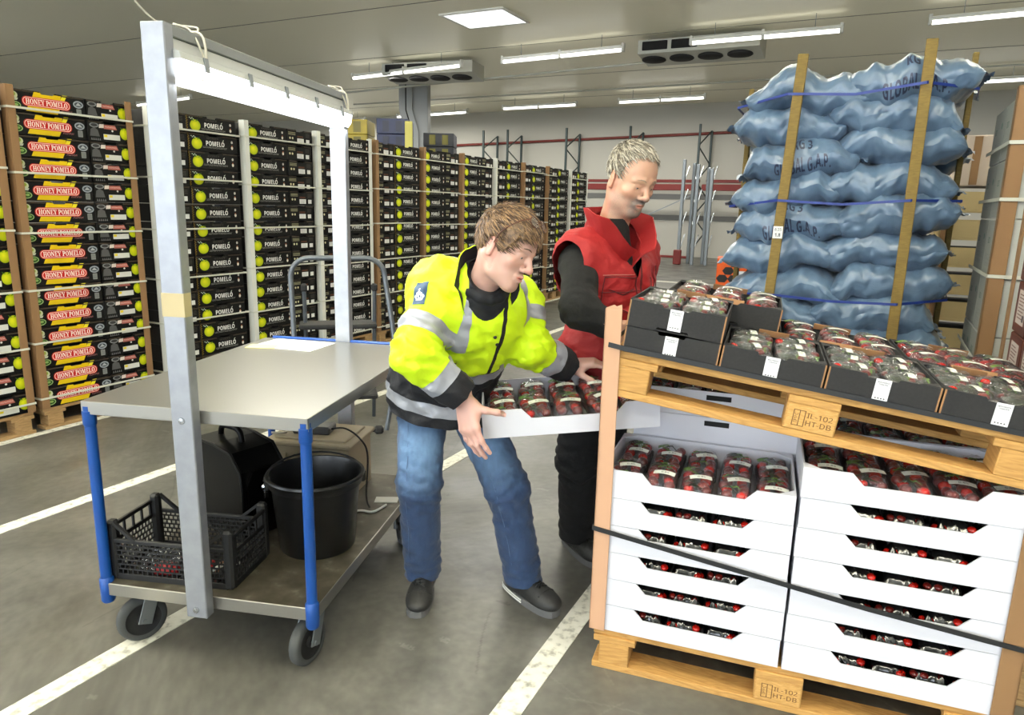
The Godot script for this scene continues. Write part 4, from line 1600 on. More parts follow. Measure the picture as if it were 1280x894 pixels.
func right_stacks() -> void:
	# cream fruit crates with slots, behind
	var g := Geo.new()
	for s in [-1.0, 1.0]:
		g.box(at(0, 0.085, s * 0.19), Vector3(0.6, 0.13, 0.012), 0.002)
		g.box(at(s * 0.294, 0.085, 0), Vector3(0.012, 0.13, 0.38), 0.002)
		g.box(at(s * 0.28, 0.1, 0.185), Vector3(0.035, 0.2, 0.03), 0.002)
		g.box(at(s * 0.28, 0.1, -0.185), Vector3(0.035, 0.2, 0.03), 0.002)
	g.box(at(0, 0.012, 0), Vector3(0.6, 0.02, 0.4), 0.002)
	var inside := Geo.new()
	inside.box(at(0, 0.09, 0), Vector3(0.56, 0.12, 0.35), 0.0)
	var cream := mat("cream_card", Color(0.74, 0.66, 0.48), 0.7)
	var cm := mesh_of([g, cream, inside, M.black_void])
	pallet_thing(1.25, 1.2, "wooden pallet under the cream slotted crates behind right", at(0.39, 0, -6.2), "pallet_wood_old")
	for c in 2:
		for k in 8:
			var x := 0.70 if c == 0 else 1.32
			solid("slotted_crate", cm, "cream slotted crate beyond the blue sacks, " + ("left column, " if c == 0 else "right column, ") + ordinal(k) + " from the pallet", "crate", at(x, 0.146 + k * 0.202, -6.42), "cream slotted crates at right")
	var wg := Geo.new()
	wg.box(at(0.88, 1.93, -6.5), Vector3(0.8, 0.36, 0.5), 0.006)
	var bf := Geo.new()
	bf.box(at(0.60, 1.93, -6.245), Vector3(0.05, 0.34, 0.006), 0.0)
	solid("white_carton", mesh_of([wg, mat("pale_carton", Color(0.72, 0.66, 0.60), 0.6), bf, M.corner_brown]), "pale carton with a brown edge on top of the cream slotted crates", "carton")
	var cb := Geo.new()
	cb.bx(0.44, 0.15, -6.19, 0.50, 1.76, -6.186, 0.001)
	solid("corner_board", mesh_of([cb, M.corner_brown]), "brown corner board on the cream slotted crates", "corner board")
	# film-wrapped white cartons in the middle
	var N := Vector3(0.505, 0, -3.95)
	var F := Vector3(0.512, 0, -4.75)
	var dirn := (F - N).normalized()
	var yaw := atan2(-dirn.x, -dirn.z)
	var xfb := Transform3D(Basis(Vector3.UP, yaw), N)
	# local: -z runs along the face away from the camera, +x into the stack
	pallet_thing(0.8, 0.82, "wooden pallet under the film-wrapped white cartons at right", xfb, "pallet_wood_old")
	var wmesh := Geo.new()
	var wface := Geo.new()
	wmesh.box(Transform3D(), Vector3(0.76, 0.272, 0.39), 0.004)
	wface.quad(Vector3(-0.3812, -0.13, -0.19), Vector3(-0.3812, -0.13, 0.19), Vector3(-0.3812, 0.13, 0.19), Vector3(-0.3812, 0.13, -0.19), Vector3.LEFT, Rect2(0, 0, 1, 1))
	wface.quad(Vector3(-0.185, -0.13, 0.1962), Vector3(0.185, -0.13, 0.1962), Vector3(0.185, 0.13, 0.1962), Vector3(-0.185, 0.13, 0.1962), Vector3.BACK, Rect2(0, 0, 1, 1))
	var wm := mesh_of([wface, M.print_white_carton, wmesh, mat("white_side", Color(0.68, 0.69, 0.66), 0.6)])
	for c in 2:
		for k in 7:
			solid("wrapped_carton", wm, "white printed carton under film at right, " + ("near" if c == 0 else "far") + " column, " + ordinal(k) + " from the pallet", "carton", xfb * at(0.39, 0.144 + 0.138 + k * 0.275, -0.2 - c * 0.4), "film-wrapped white cartons")
	cb = Geo.new()
	cb.bx(-0.006, 0.146, -0.05, 0.0, 2.1, 0.006, 0.001)
	cb.bx(-0.006, 0.146, 0.0, 0.06, 2.1, 0.006, 0.001)
	solid("corner_board", mesh_of([cb, M.corner_brown]), "brown corner board on the film-wrapped white cartons", "corner board", xfb)
	var ws := thing("strapping", "white straps round the film-wrapped cartons at right", "strapping", xfb)
	for y in [0.85, 1.25, 1.6, 1.85]:
		var q := Geo.new()
		q.bx(-0.012, y, -0.8, -0.008, y + 0.016, 0.012, 0.0)
		q.bx(-0.012, y, 0.008, 0.4, y + 0.016, 0.012, 0.0)
		gpart("strap", q, M.strap_white, ws)
	# nearest brown cartons cut by the frame
	var bm := Geo.new()
	var bfc := Geo.new()
	bm.box(Transform3D(), Vector3(0.76, 0.188, 0.24), 0.004)
	bfc.quad(Vector3(-0.3812, -0.09, -0.115), Vector3(-0.3812, -0.09, 0.115), Vector3(-0.3812, 0.09, 0.115), Vector3(-0.3812, 0.09, -0.115), Vector3.LEFT, Rect2(0, 0, 1, 1))
	bfc.quad(Vector3(-0.17, -0.09, 0.1212), Vector3(0.17, -0.09, 0.1212), Vector3(0.17, 0.09, 0.1212), Vector3(-0.17, 0.09, 0.1212), Vector3.BACK, Rect2(0, 0, 1, 1))
	var brm := mesh_of([bfc, M.print_brown_label, bm, mat("brown_side", Color(0.36, 0.17, 0.10), 0.6)])
	var xb := Transform3D(Basis(Vector3.UP, 0.0), Vector3(0.505, 0, -2.5))
	pallet_thing(0.8, 0.8, "wooden pallet under the brown labelled cartons at the right edge", xb, "pallet_wood_old")
	for c in 3:
		for k in 9:
			solid("labelled_carton", brm, "brown carton with white side label at right edge, " + ["nearest", "middle", "farthest"][c] + " column, " + ordinal(k) + " from the pallet", "carton", xb * at(0.39, 0.144 + 0.096 + k * 0.192, -0.13 - c * 0.25), "brown labelled cartons")
	cb = Geo.new()
	cb.bx(-0.006, 0.146, -0.83, 0.0, 1.9, -0.77, 0.001)
	solid("corner_board", mesh_of([cb, M.corner_brown]), "brown corner board behind the brown labelled cartons at right edge", "corner board", xb)


# ---------------------------------------------------------------- the trolley
var XT := Transform3D(Basis(Vector3.UP, 0.295), Vector3(-2.191, 0, -1.317))
const TW := 0.77
const TL := 1.15


func trolley() -> void:
	var t := thing("trolley", "two-deck steel trolley with blue legs and an aluminium lamp frame", "trolley", XT)
	for e in [["table_top", 0.884, M.sheet_steel], ["lower_deck", 0.249, M.worn_shelf]]:
		var g := Geo.new()
		var f := Geo.new()
		var y: float = e[1]
		g.box(at(TW / 2, y - 0.002, -TL / 2), Vector3(TW, 0.004, TL), 0.001)
		for s in [0.0, 1.0]:
			f.box(at(TW / 2, y - 0.022, -s * TL), Vector3(TW + 0.006, 0.044, 0.006), 0.002)
			f.box(at(s * TW, y - 0.022, -TL / 2), Vector3(0.006, 0.044, TL + 0.006), 0.002)
		var d := gpart(e[0], g, e[2], t)
		gpart("edge_flange", f, M.sheet_steel, d)
	for x in [0.014, TW - 0.014]:
		for z in [0.0, -TL]:
			var front: bool = z == 0.0
			var g := Geo.new()
			var zz: float = z + (-0.011 if front else 0.011)
			g.tube([Vector3(x, 0.20, zz), Vector3(x, 0.866, zz)], 0.0175, 14)
			var lg := gpart("leg", g, M.blue_paint, t)
			g = Geo.new()
			g.lathe(at(x, 0, zz), [Vector2(0.0, 0.175), Vector2(0.018, 0.175), Vector2(0.022, 0.182), Vector2(0.0225, 0.26), Vector2(0.018, 0.266)], 16)
			gpart("collar", g, M.blue_paint, lg)
			g = Geo.new()
			g.lathe(at(x, 0, zz), [Vector2(0.0182, 0.80), Vector2(0.021, 0.806), Vector2(0.021, 0.85), Vector2(0.0, 0.85)], 16)
			gpart("collar", g, M.blue_paint, lg)
	var g := Geo.new()   # blue push rail across the far end
	g.tube([Vector3(0.03, 0.884, -TL - 0.02), Vector3(TW - 0.03, 0.884, -TL - 0.02)], 0.009, 10)
	gpart("push_rail", g, M.blue_paint, t)
	# aluminium posts and the beam between their tops
	for z in [0.028, -TL - 0.028]:
		g = Geo.new()
		g.bx(TW / 2 - 0.036, 0.195 if z > 0 else 0.2, z - 0.02, TW / 2 + 0.036, 1.99, z + 0.02, 0.003)
		var p := gpart("post", g, M.aluminium, t)
		for y in [0.225, 0.86]:
			g = Geo.new()
			g.lathe(Transform3D(Basis(Vector3.RIGHT, PI / 2), Vector3(TW / 2, y, z + signf(z) * 0.02)), [Vector2(0.0, 0.006 * signf(z)), Vector2(0.010, 0.005 * signf(z)), Vector2(0.011, 0.0)], 10)
			gpart("bolt", g, M.chrome, p)
	g = Geo.new()
	g.bx(TW / 2 - 0.034, 1.958, -TL - 0.01, TW / 2 + 0.034, 1.99, 0.012, 0.003)
	gpart("beam", g, mat("beam_grey", Color(0.50, 0.51, 0.51), 0.4, 0.5), t)
	# old tape on the near post
	g = Geo.new()
	g.bx(TW / 2 - 0.0365, 1.18, 0.015, TW / 2 + 0.037, 1.25, 0.0487, 0.0)
	gpart("tape_scrap", g, mat("tape_beige", Color(0.72, 0.66, 0.50), 0.6), t)
	# castors
	for w in [[0.10, -0.10, -0.65], [TW - 0.06, -0.10, -0.2], [TW - 0.05, -TL + 0.16, 0.5], [0.10, -TL + 0.16, 0.6]]:
		var r := 0.082
		var c := part("castor", null, t, Transform3D(Basis(Vector3.UP, w[2]), Vector3(w[0], 0, w[1])))
		g = Geo.new()
		for s in [-1.0, 1.0]:
			g.bar(Vector3(s * 0.032, 0.2, -0.01), Vector3(s * 0.032, r - 0.012, 0.03), 0.005, 0.045, Vector3.BACK, 0.001)
		g.box(at(0, 0.2, -0.01), Vector3(0.075, 0.012, 0.085), 0.003)
		g.tube([Vector3(-0.04, r, 0.03), Vector3(0.04, r, 0.03)], 0.009, 10)
		c.mesh = mesh_of([g, M.galvanised])
		g = Geo.new()
		var lx := Transform3D(Basis(Vector3.BACK, -PI / 2), Vector3(0, r, 0.03))
		g.lathe(lx, [Vector2(r - 0.024, -0.019), Vector2(r - 0.010, -0.020), Vector2(r - 0.002, -0.013), Vector2(r, 0.0), Vector2(r - 0.002, 0.013), Vector2(r - 0.010, 0.020), Vector2(r - 0.024, 0.019)], 32)
		gpart("tyre", g, M.tyre_grey, c)
		g = Geo.new()
		g.lathe(lx, [Vector2(0.0, -0.022), Vector2(0.018, -0.022), Vector2(0.02, -0.012), Vector2(0.045, -0.010), Vector2(r - 0.022, -0.016), Vector2(r - 0.022, 0.016), Vector2(0.045, 0.010), Vector2(0.02, 0.012), Vector2(0.018, 0.022), Vector2(0.0, 0.022)], 24)
		gpart("wheel_hub", g, M.black_rubber, c)
	# fluorescent fitting tied under the beam
	var L := 1.22
	var lamp := thing("work_light", "lit white fluorescent strip light tied under the trolley's aluminium beam", "work light", XT * Transform3D(Basis(Vector3.UP, PI / 2), Vector3(TW / 2, 1.901, -TL / 2 - 0.02)))
	g = Geo.new()
	g.prism(Transform3D(Basis(Vector3.UP, PI / 2), Vector3(-L / 2, 0, 0)), PackedVector2Array([Vector2(-0.06, 0.0), Vector2(0.06, 0.0), Vector2(0.055, 0.018), Vector2(0.034, 0.026), Vector2(0.028, 0.055), Vector2(-0.028, 0.055), Vector2(-0.034, 0.026), Vector2(-0.055, 0.018)]), L)
	gpart("housing", g, mat("lamp_housing", Color(0.72, 0.73, 0.72), 0.45), lamp)
	g = Geo.new()
	g.prism(Transform3D(Basis(Vector3.UP, PI / 2), Vector3(-L / 2 + 0.006, 0, 0)), PackedVector2Array([Vector2(-0.056, 0.0), Vector2(-0.05, -0.035), Vector2(-0.034, -0.055), Vector2(0.0, -0.06), Vector2(0.034, -0.055), Vector2(0.05, -0.035), Vector2(0.056, 0.0)]), L - 0.012)
	gpart("lamp_diffuser", g, M.work_lamp_diffuser, lamp)
	for k in 5:
		for s in [-1.0, 1.0]:
			g = Geo.new()
			var x := -L / 2 + 0.12 + k * (L - 0.24) / 4.0
			g.bar(Vector3(x, 0.022, s * 0.057), Vector3(x, -0.018, s * 0.062), 0.022, 0.005, Vector3.BACK, 0.001)
			gpart("clip", g, M.galvanised, lamp)
	for s in [-1.0, 1.0]:
		g = Geo.new()
		g.tube([Vector3(s * L / 2, 0.0, 0), Vector3(s * (L / 2 + 0.02), 0.0, 0)], 0.014, 10)
		gpart("end_gland", g, M.lamp_white, lamp)
	var l := AreaLight3D.new()
	l.name = "lamp_light"
	l.area_size = Vector2(L - 0.05, 0.11)
	l.light_energy = 2.3
	l.light_color = Color(0.97, 0.99, 1.0)
	l.area_range = 40.0
	l.shadow_enabled = true
	lamp.add_child(l, true)
	l.transform = Transform3D(Basis(Vector3.RIGHT, -PI / 2), Vector3(0, -0.066, 0))
	# strings
	for k in 2:
		var z := -0.10 if k == 0 else -TL - 0.0
		g = Geo.new()
		var x0 := TW / 2
		g.tube(spline([Vector3(x0 + 0.045, 1.86, z), Vector3(x0 + 0.05, 1.93, z - 0.02), Vector3(x0 + 0.03, 1.995, z - 0.03), Vector3(x0 - 0.03, 1.992, z - 0.03), Vector3(x0 - 0.085, 1.93, z - 0.01), Vector3(x0 - 0.085, 1.885, z)]), 0.004, 6)
		g.tube(spline([Vector3(x0 + 0.05, 1.88, z - 0.03), Vector3(x0 + 0.045, 1.95, z), Vector3(x0 + 0.015, 2.0, z), Vector3(x0 - 0.02, 2.012, z + 0.02), Vector3(x0 - 0.04, 2.022, z - 0.04), Vector3(x0 + 0.0, 2.02, z - 0.06), Vector3(x0 + 0.02, 2.0, z - 0.03)]), 0.003, 6)
		if k == 0:
			g.tube(spline([Vector3(x0, 2.0, z), Vector3(x0 - 0.05, 2.01, z + 0.05), Vector3(x0 - 0.06, 2.05, z + 0.13), Vector3(x0 - 0.05, 2.09, z + 0.16)]), 0.0025, 6)
		solid("tie_string", mesh_of([g, M.string]), "white string tying the strip light to the beam at its " + ("near" if k == 0 else "far") + " end", "string", XT)
	# paper on the table top
	g = Geo.new()
	g.box(at(0.21, 0.886, -1.02, -0.12), Vector3(0.30, 0.002, 0.20), 0.0)
	solid("paper_sheet", mesh_of([g, M.paper]), "white paper sheet lying at the far edge of the trolley table", "paper", XT)
	g = Geo.new()
	g.box(at(0.10, 0.8865, -0.945, 0.15), Vector3(0.13, 0.002, 0.08), 0.0)
	solid("yellow_note", mesh_of([g, mat("note_yellow", Color(0.88, 0.83, 0.55), 0.7)]), "pale yellow note sticking out under the white paper on the table", "note", XT)


func trolley_load() -> void:
	var y := 0.2492
	# open mesh crate with lattice walls
	var W := 0.445
	var D := 0.255
	var cr := thing("mesh_crate", "black plastic mesh crate holding chains and red tools on lower deck", "crate", XT * at(0.016, y, -0.03, 0.03))
	var g := Geo.new()
	for x in [0.014, W - 0.014]:
		for z in [-0.014, -D + 0.014]:
			g = Geo.new()
			g.box(at(x, 0.105, z), Vector3(0.034, 0.21, 0.034), 0.008)
			gpart("corner_post", g, M.crate_black, cr)
	g = Geo.new()
	g.bx(0.01, 0.0, -D + 0.01, W - 0.01, 0.006, -0.01)
	for k in 9:
		g.bx(0.02 + k * 0.05, 0.005, -D + 0.01, 0.026 + k * 0.05, 0.012, -0.01)
	gpart("base_panel", g, M.crate_black, cr)
	for s in 4:
		g = Geo.new()
		var len: float = W if s < 2 else D
		var xf: Transform3D
		if s == 0: xf = at(0, 0, -0.004)
		elif s == 1: xf = at(0, 0, -D + 0.004)
		elif s == 2: xf = Transform3D(Basis(Vector3.UP, PI / 2), Vector3(0.004, 0, 0))
		else: xf = Transform3D(Basis(Vector3.UP, PI / 2), Vector3(W - 0.004, 0, 0))
		var top := 0.148 if s < 2 else 0.19
		var q := Geo.new()
		q.bx(0.02, 0.0, -0.004, len - 0.02, 0.022, 0.004, 0.001)
		q.bx(0.02, top - 0.014, -0.006, len - 0.02, top, 0.006, 0.002)
		if s < 2:
			for e in [[0.025, 0.10], [len - 0.025, len - 0.10]]:
				q.bar(Vector3(e[0], 0.203, 0), Vector3(e[1], top - 0.006, 0), 0.010, 0.012, Vector3.BACK)
		else:
			q.bx(0.02, 0.125, -0.004, len - 0.02, 0.135, 0.004, 0.001)
		var ny := 7 if s < 2 else 5
		var ytop := top if s < 2 else 0.13
		for k in ny:
			var yy := 0.022 + (ytop - 0.03) * (k + 1) / ny
			q.bx(0.02, yy - 0.0025, -0.0025, len - 0.02, yy + 0.0025, 0.0025)
			var nx := int(len / 0.018)
			for j in nx:
				var xx := 0.026 + j * 0.018 + (0.009 if k % 2 else 0.0)
				if xx < len - 0.025:
					q.bx(xx, yy - (ytop - 0.03) / ny, -0.002, xx + 0.004, yy, 0.002)
		if s >= 2:
			for j in 5:
				var xx := 0.035 + j * (len - 0.07) / 4.0
				q.bx(xx - 0.004, 0.13, -0.003, xx + 0.004, 0.185, 0.003)
		g.add(q, xf)
		gpart("lattice_wall", g, M.crate_black, cr)
	# chain and red things in it
	g = Geo.new()
	for k in 22:
		var a := k * 0.5
		var p := Vector3(0.12 + 0.05 * cos(a) + k * 0.003, y + 0.022 + k * 0.002, -0.12 + 0.05 * sin(a))
		var ring := []
		for j in 9:
			var b := TAU * j / 8.0
			ring.append(p + Basis(Vector3.UP, a) * (Vector3(cos(b) * 0.014, sin(b) * 0.009, 0) if k % 2 else Vector3(cos(b) * 0.014, 0.002, sin(b) * 0.009)))
		g.tube(ring, 0.0022, 6)
	solid("chain", mesh_of([g, M.chrome]), "loose silver chain lying in the black mesh crate", "chain", XT)
	g = Geo.new()
	g.tube([Vector3(0.16, y + 0.03, -0.075), Vector3(0.215, y + 0.03, -0.08)], 0.022, 14)
	g.tube([Vector3(0.215, y + 0.03, -0.08), Vector3(0.235, y + 0.03, -0.082)], 0.012, 10)
	solid("red_tool", mesh_of([g, mat("red_plastic", Color(0.66, 0.04, 0.07), 0.35)]), "red round-bodied tool in the front left of the mesh crate", "tool", XT)
	g = Geo.new()
	g.box(at(0.31, y + 0.05, -0.10, 0.3), Vector3(0.09, 0.02, 0.025), 0.005)
	solid("red_tool", mesh_of([g, M.red_plastic]), "small red handle in the mesh crate right of the post", "tool", XT)
	for k in 3:
		g = Geo.new()
		g.tube(spline([Vector3(0.34 + k * 0.02, y + 0.02, -0.08 - k * 0.03), Vector3(0.38, y + 0.05 + k * 0.01, -0.10 - k * 0.03), Vector3(0.41 - k * 0.01, y + 0.03, -0.17)]), 0.006, 8)
		solid("cable_piece", mesh_of([g, [M.paper, M.corner_beige, M.black_rubber][k]]), ["white", "tan", "black"][k] + " bit of cable in the right end of the mesh crate", "cable", XT)
	# leather case
	var bag := thing("leather_case", "black leather pilot case with top handle and clasp on lower deck", "briefcase", XT * at(0.20, y, -0.52, -0.43))
	g = Geo.new()
	var prof := PackedVector2Array([Vector2(-0.17, 0.0), Vector2(0.17, 0.0), Vector2(0.175, 0.20), Vector2(0.165, 0.27), Vector2(0.11, 0.335), Vector2(0.0, 0.352), Vector2(-0.13, 0.352), Vector2(-0.162, 0.32), Vector2(-0.175, 0.20)])
	g.prism(at(0, 0.005, -0.095), prof, 0.19)
	gpart("body", g, M.leather, bag)
	g = Geo.new()
	for s in [-1.0, 1.0]:
		var pts := []
		for q in prof:
			pts.append(Vector3(q.x, q.y + 0.005, s * 0.095))
		pts.append(pts[0])
		g.tube(pts, 0.006, 8)
	gpart("piping", g, M.leather, bag)
	g = Geo.new()
	g.tube(spline([Vector3(-0.09, 0.352, 0), Vector3(-0.075, 0.39, 0), Vector3(-0.02, 0.40, 0), Vector3(0.035, 0.392, 0), Vector3(0.05, 0.35, 0)]), 0.011, 10)
	gpart("handle", g, M.leather, bag)
	g = Geo.new()
	g.prism(Transform3D(Basis(Vector3.UP, PI / 2), Vector3(0.17, 0.09, 0.0)), PackedVector2Array([Vector2(-0.075, 0.0), Vector2(0.075, 0.0), Vector2(0.08, 0.13), Vector2(0.05, 0.185), Vector2(-0.05, 0.185), Vector2(-0.08, 0.13)]), 0.014)
	gpart("pocket_flap", g, mat("patent_leather", Color(0.02, 0.02, 0.02), 0.15), bag)
	g = Geo.new()
	g.lathe(Transform3D(Basis(Vector3.BACK, -PI / 2), Vector3(0.184, 0.20, 0.0)), [Vector2(0.0, 0.010), Vector2(0.012, 0.010), Vector2(0.018, 0.0)], 14)
	g.box(at(0.186, 0.168, 0), Vector3(0.008, 0.03, 0.02), 0.003)
	gpart("clasp", g, M.chrome, bag)
	# bucket
	var bu := thing("bucket", "large black plastic builder's bucket with a wire handle on lower deck", "bucket", XT * at(0.585, y, -0.42))
	g = Geo.new()
	g.lathe(Transform3D(), [Vector2(0.0, 0.004), Vector2(0.128, 0.004), Vector2(0.134, 0.0), Vector2(0.138, 0.006), Vector2(0.160, 0.245), Vector2(0.163, 0.25), Vector2(0.170, 0.252), Vector2(0.174, 0.275), Vector2(0.180, 0.282), Vector2(0.178, 0.290), Vector2(0.168, 0.290), Vector2(0.162, 0.27), Vector2(0.134, 0.012), Vector2(0.0, 0.010)], 48)
	gpart("body", g, M.bucket_black, bu)
	g = Geo.new()
	for s in [-1.0, 1.0]:
		g.box(Transform3D(Basis(Vector3.UP, 0.5), Vector3.ZERO) * at(s * 0.172, 0.262, 0), Vector3(0.02, 0.045, 0.05), 0.006)
	gpart("handle_lug", g, M.bucket_black, bu)
	g = Geo.new()
	var arc := []
	for k in 17:
		var a := PI * k / 16.0
		arc.append(Basis(Vector3.UP, 0.5) * Vector3(-0.182 * cos(a), 0.27 + 0.03 * sin(a), -0.19 * sin(a)))
	g.tube(arc, 0.004, 8)
	gpart("handle", g, M.black_rubber, bu)
	# tote box behind with a lid
	var to := thing("storage_tote", "dusty beige plastic storage box with lid behind the bucket", "storage box", XT * at(0.36, y, -0.95, 0.0))
	g = Geo.new()
	for s in [-1.0, 1.0]:
		g.bx(-0.18, 0.0, s * 0.13 - 0.004, 0.18, 0.235, s * 0.13 + 0.004, 0.002)
		g.bx(s * 0.18 - 0.004, 0.0, -0.13, s * 0.18 + 0.004, 0.235, 0.13, 0.002)
	g.bx(-0.18, 0.0, -0.13, 0.18, 0.006, 0.13)
	for k in 7:
		g.bx(-0.16 + k * 0.05, 0.03, 0.134, -0.15 + k * 0.05, 0.2, 0.140, 0.002)
	gpart("body", g, M.tote, to)
	g = Geo.new()
	g.box(at(0, 0.243, 0), Vector3(0.40, 0.022, 0.30), 0.006)
	g.box(at(0, 0.258, 0), Vector3(0.33, 0.012, 0.23), 0.004)
	gpart("lid", g, M.tote, to)
	g = Geo.new()
	g.box(at(0.34, y + 0.282, -0.93, 0.1), Vector3(0.17, 0.036, 0.10), 0.008)
	var pa := solid("power_adapter", mesh_of([g, M.adapter]), "dark grey power adapter block lying on the beige storage box", "adapter", XT)
	g = Geo.new()
	g.tube(spline([Vector3(0.42, y + 0.285, -0.92), Vector3(0.50, y + 0.30, -0.90), Vector3(0.58, y + 0.26, -0.88), Vector3(0.62, y + 0.20, -0.85), Vector3(0.63, y + 0.04, -0.80), Vector3(0.66, y + 0.006, -0.76)]), 0.004, 8)
	gpart("cord", g, M.black_rubber, pa)
	g = Geo.new()
	g.tube(spline([Vector3(0.19, y + 0.272, -1.0), Vector3(0.16, y + 0.28, -0.94), Vector3(0.20, y + 0.29, -0.90), Vector3(0.24, y + 0.275, -0.86), Vector3(0.18, y + 0.275, -0.84)]), 0.005, 8)
	solid("coiled_cable", mesh_of([g, M.string]), "pale cord coiled on the left of the storage box lid", "cord", XT)
	g = Geo.new()
	g.tube(spline([Vector3(0.56, y + 0.005, -0.66), Vector3(0.63, y + 0.005, -0.72), Vector3(0.69, y + 0.006, -0.72), Vector3(0.72, y + 0.006, -0.80)]), 0.005, 8)
	solid("white_cable", mesh_of([g, M.paper]), "white cable end lying on the lower deck right of the bucket", "cable", XT)
	g = Geo.new()
	g.box(at(0.70, y + 0.002, -0.86, 0.2), Vector3(0.10, 0.002, 0.06), 0.0)
	solid("paper_scrap", mesh_of([g, M.paper]), "small paper scrap on the lower deck near its right edge", "paper", XT)
	# lamp cord and plug hanging at the table's right edge
	g = Geo.new()
	g.tube(spline([Vector3(TW + 0.012, 0.87, -0.80), Vector3(TW + 0.02, 0.78, -0.82), Vector3(TW + 0.03, 0.70, -0.80), Vector3(TW + 0.028, 0.665, -0.79)]), 0.004, 8)
	var pl := thing("lamp_plug", "black cord with a white plug hanging at trolley's right edge", "plug", XT)
	gpart("cord", g, M.black_rubber, pl)
	g = Geo.new()
	g.box(at(TW + 0.028, 0.645, -0.79), Vector3(0.028, 0.04, 0.028), 0.006)
	for s in [-1.0, 1.0]:
		g.tube([Vector3(TW + 0.028 + s * 0.008, 0.63, -0.79), Vector3(TW + 0.028 + s * 0.008, 0.605, -0.79)], 0.003, 6)
	gpart("plug", g, M.paper, pl)


func ladder() -> void:
	var A := Vector3(-3.27, 0, -3.42)
	var B := Vector3(-2.90, 0, -3.75)
	var d := (B - A).normalized()
	var back := d.cross(Vector3.UP).normalized() * -1.0
	if back.z > 0:
		back = -back
	var w := A.distance_to(B)
	var t := thing("step_ladder", "grey folding step stool with a rounded hoop rail behind the trolley", "step stool", Transform3D(Basis(d, Vector3.UP, d.cross(Vector3.UP)), A))
	var f := Geo.new()
	var r := 0.08
	var p := [Vector3(-0.02, 0.02, 0.10), Vector3(-0.03, 0.6, 0.05), Vector3(-0.04, 1.02, 0.0)]
	for k in 9:
		var a := PI - PI / 2 * k / 8.0
		p.append(Vector3(0.08 + cos(a) * 0.12, 1.05 + sin(a) * 0.12, 0.0))
	for k in 9:
		var a := PI / 2 - PI / 2 * k / 8.0
		p.append(Vector3(w - 0.06 + cos(a) * 0.12, 1.05 + sin(a) * 0.12, 0.0))
	p.append(Vector3(w + 0.10, 0.75, 0.05))
	p.append(Vector3(w + 0.13, 0.45, 0.08))
	p.append(Vector3(w + 0.05, 0.02, 0.10))
	f.tube(p, 0.017, 12)
	gpart("hoop_rail", f, M.grey_tube, t)
	for s in [0.04, w - 0.01]:
		f = Geo.new()
		f.tube([Vector3(s, 0.02, -0.25), Vector3(s, 0.5, -0.1), Vector3(s, 0.98, 0.02)], 0.014, 10)
		gpart("rear_leg", f, M.grey_tube, t)
		f = Geo.new()
		f.box(at(s, 0.98, 0.01), Vector3(0.04, 0.05, 0.05), 0.01)
		gpart("clamp", f, M.black_rubber, t)
	for k in 3:
		f = Geo.new()
		f.box(at(w / 2, 0.25 + k * 0.24, -0.02), Vector3(w, 0.03, 0.2), 0.008)
		gpart("tread", f, M.black_rubber, t)
	f = Geo.new()
	f.tube([Vector3(0.0, 0.025, 0.10), Vector3(w, 0.025, 0.10)], 0.013, 10)
	gpart("foot_bar", f, M.black_rubber, t)
	for s in [0.0, w]:
		f = Geo.new()
		f.box(at(s, 0.025, 0.10), Vector3(0.06, 0.05, 0.05), 0.012)
		gpart("rubber_foot", f, M.black_rubber, t)


# ---------------------------------------------------------------- tomato packs
var packs := []
var packs_low := []
var slot_packs := []


func film_sheet(w: float, d: float, h: float, sd: int, lump := 0.006, nu := 16, nv := 22) -> Geo:
	var n := FastNoiseLite.new()
	n.seed = sd
	n.frequency = 1.0
	n.fractal_octaves = 3
	var rows := []
	for i in nu + 1:
		var u := float(i) / nu * 2.0 - 1.0
		var row := []
		for j in nv + 1:
			var v := float(j) / nv * 2.0 - 1.0
			var e := pow(maxf(1.0 - pow(absf(u), 4.0), 0.0), 0.55) * pow(maxf(1.0 - pow(absf(v), 6.0), 0.0), 0.55)
			var x := u * w / 2
			var z := v * d / 2
			var y := 0.012 + (h - 0.012) * e
			y += n.get_noise_2d(x * 55.0, z * 55.0) * lump * (0.3 + e) + (1.0 - absf(n.get_noise_2d(x * 30.0 + 9.0, z * 75.0)) * 2.0) * lump * 0.6
			row.append(Vector3(x * (1.0 + n.get_noise_2d(z * 20.0, sd) * 0.03), y, z))
		rows.append(row)
	var g := Geo.new()
	g.sheet(rows)
	return g


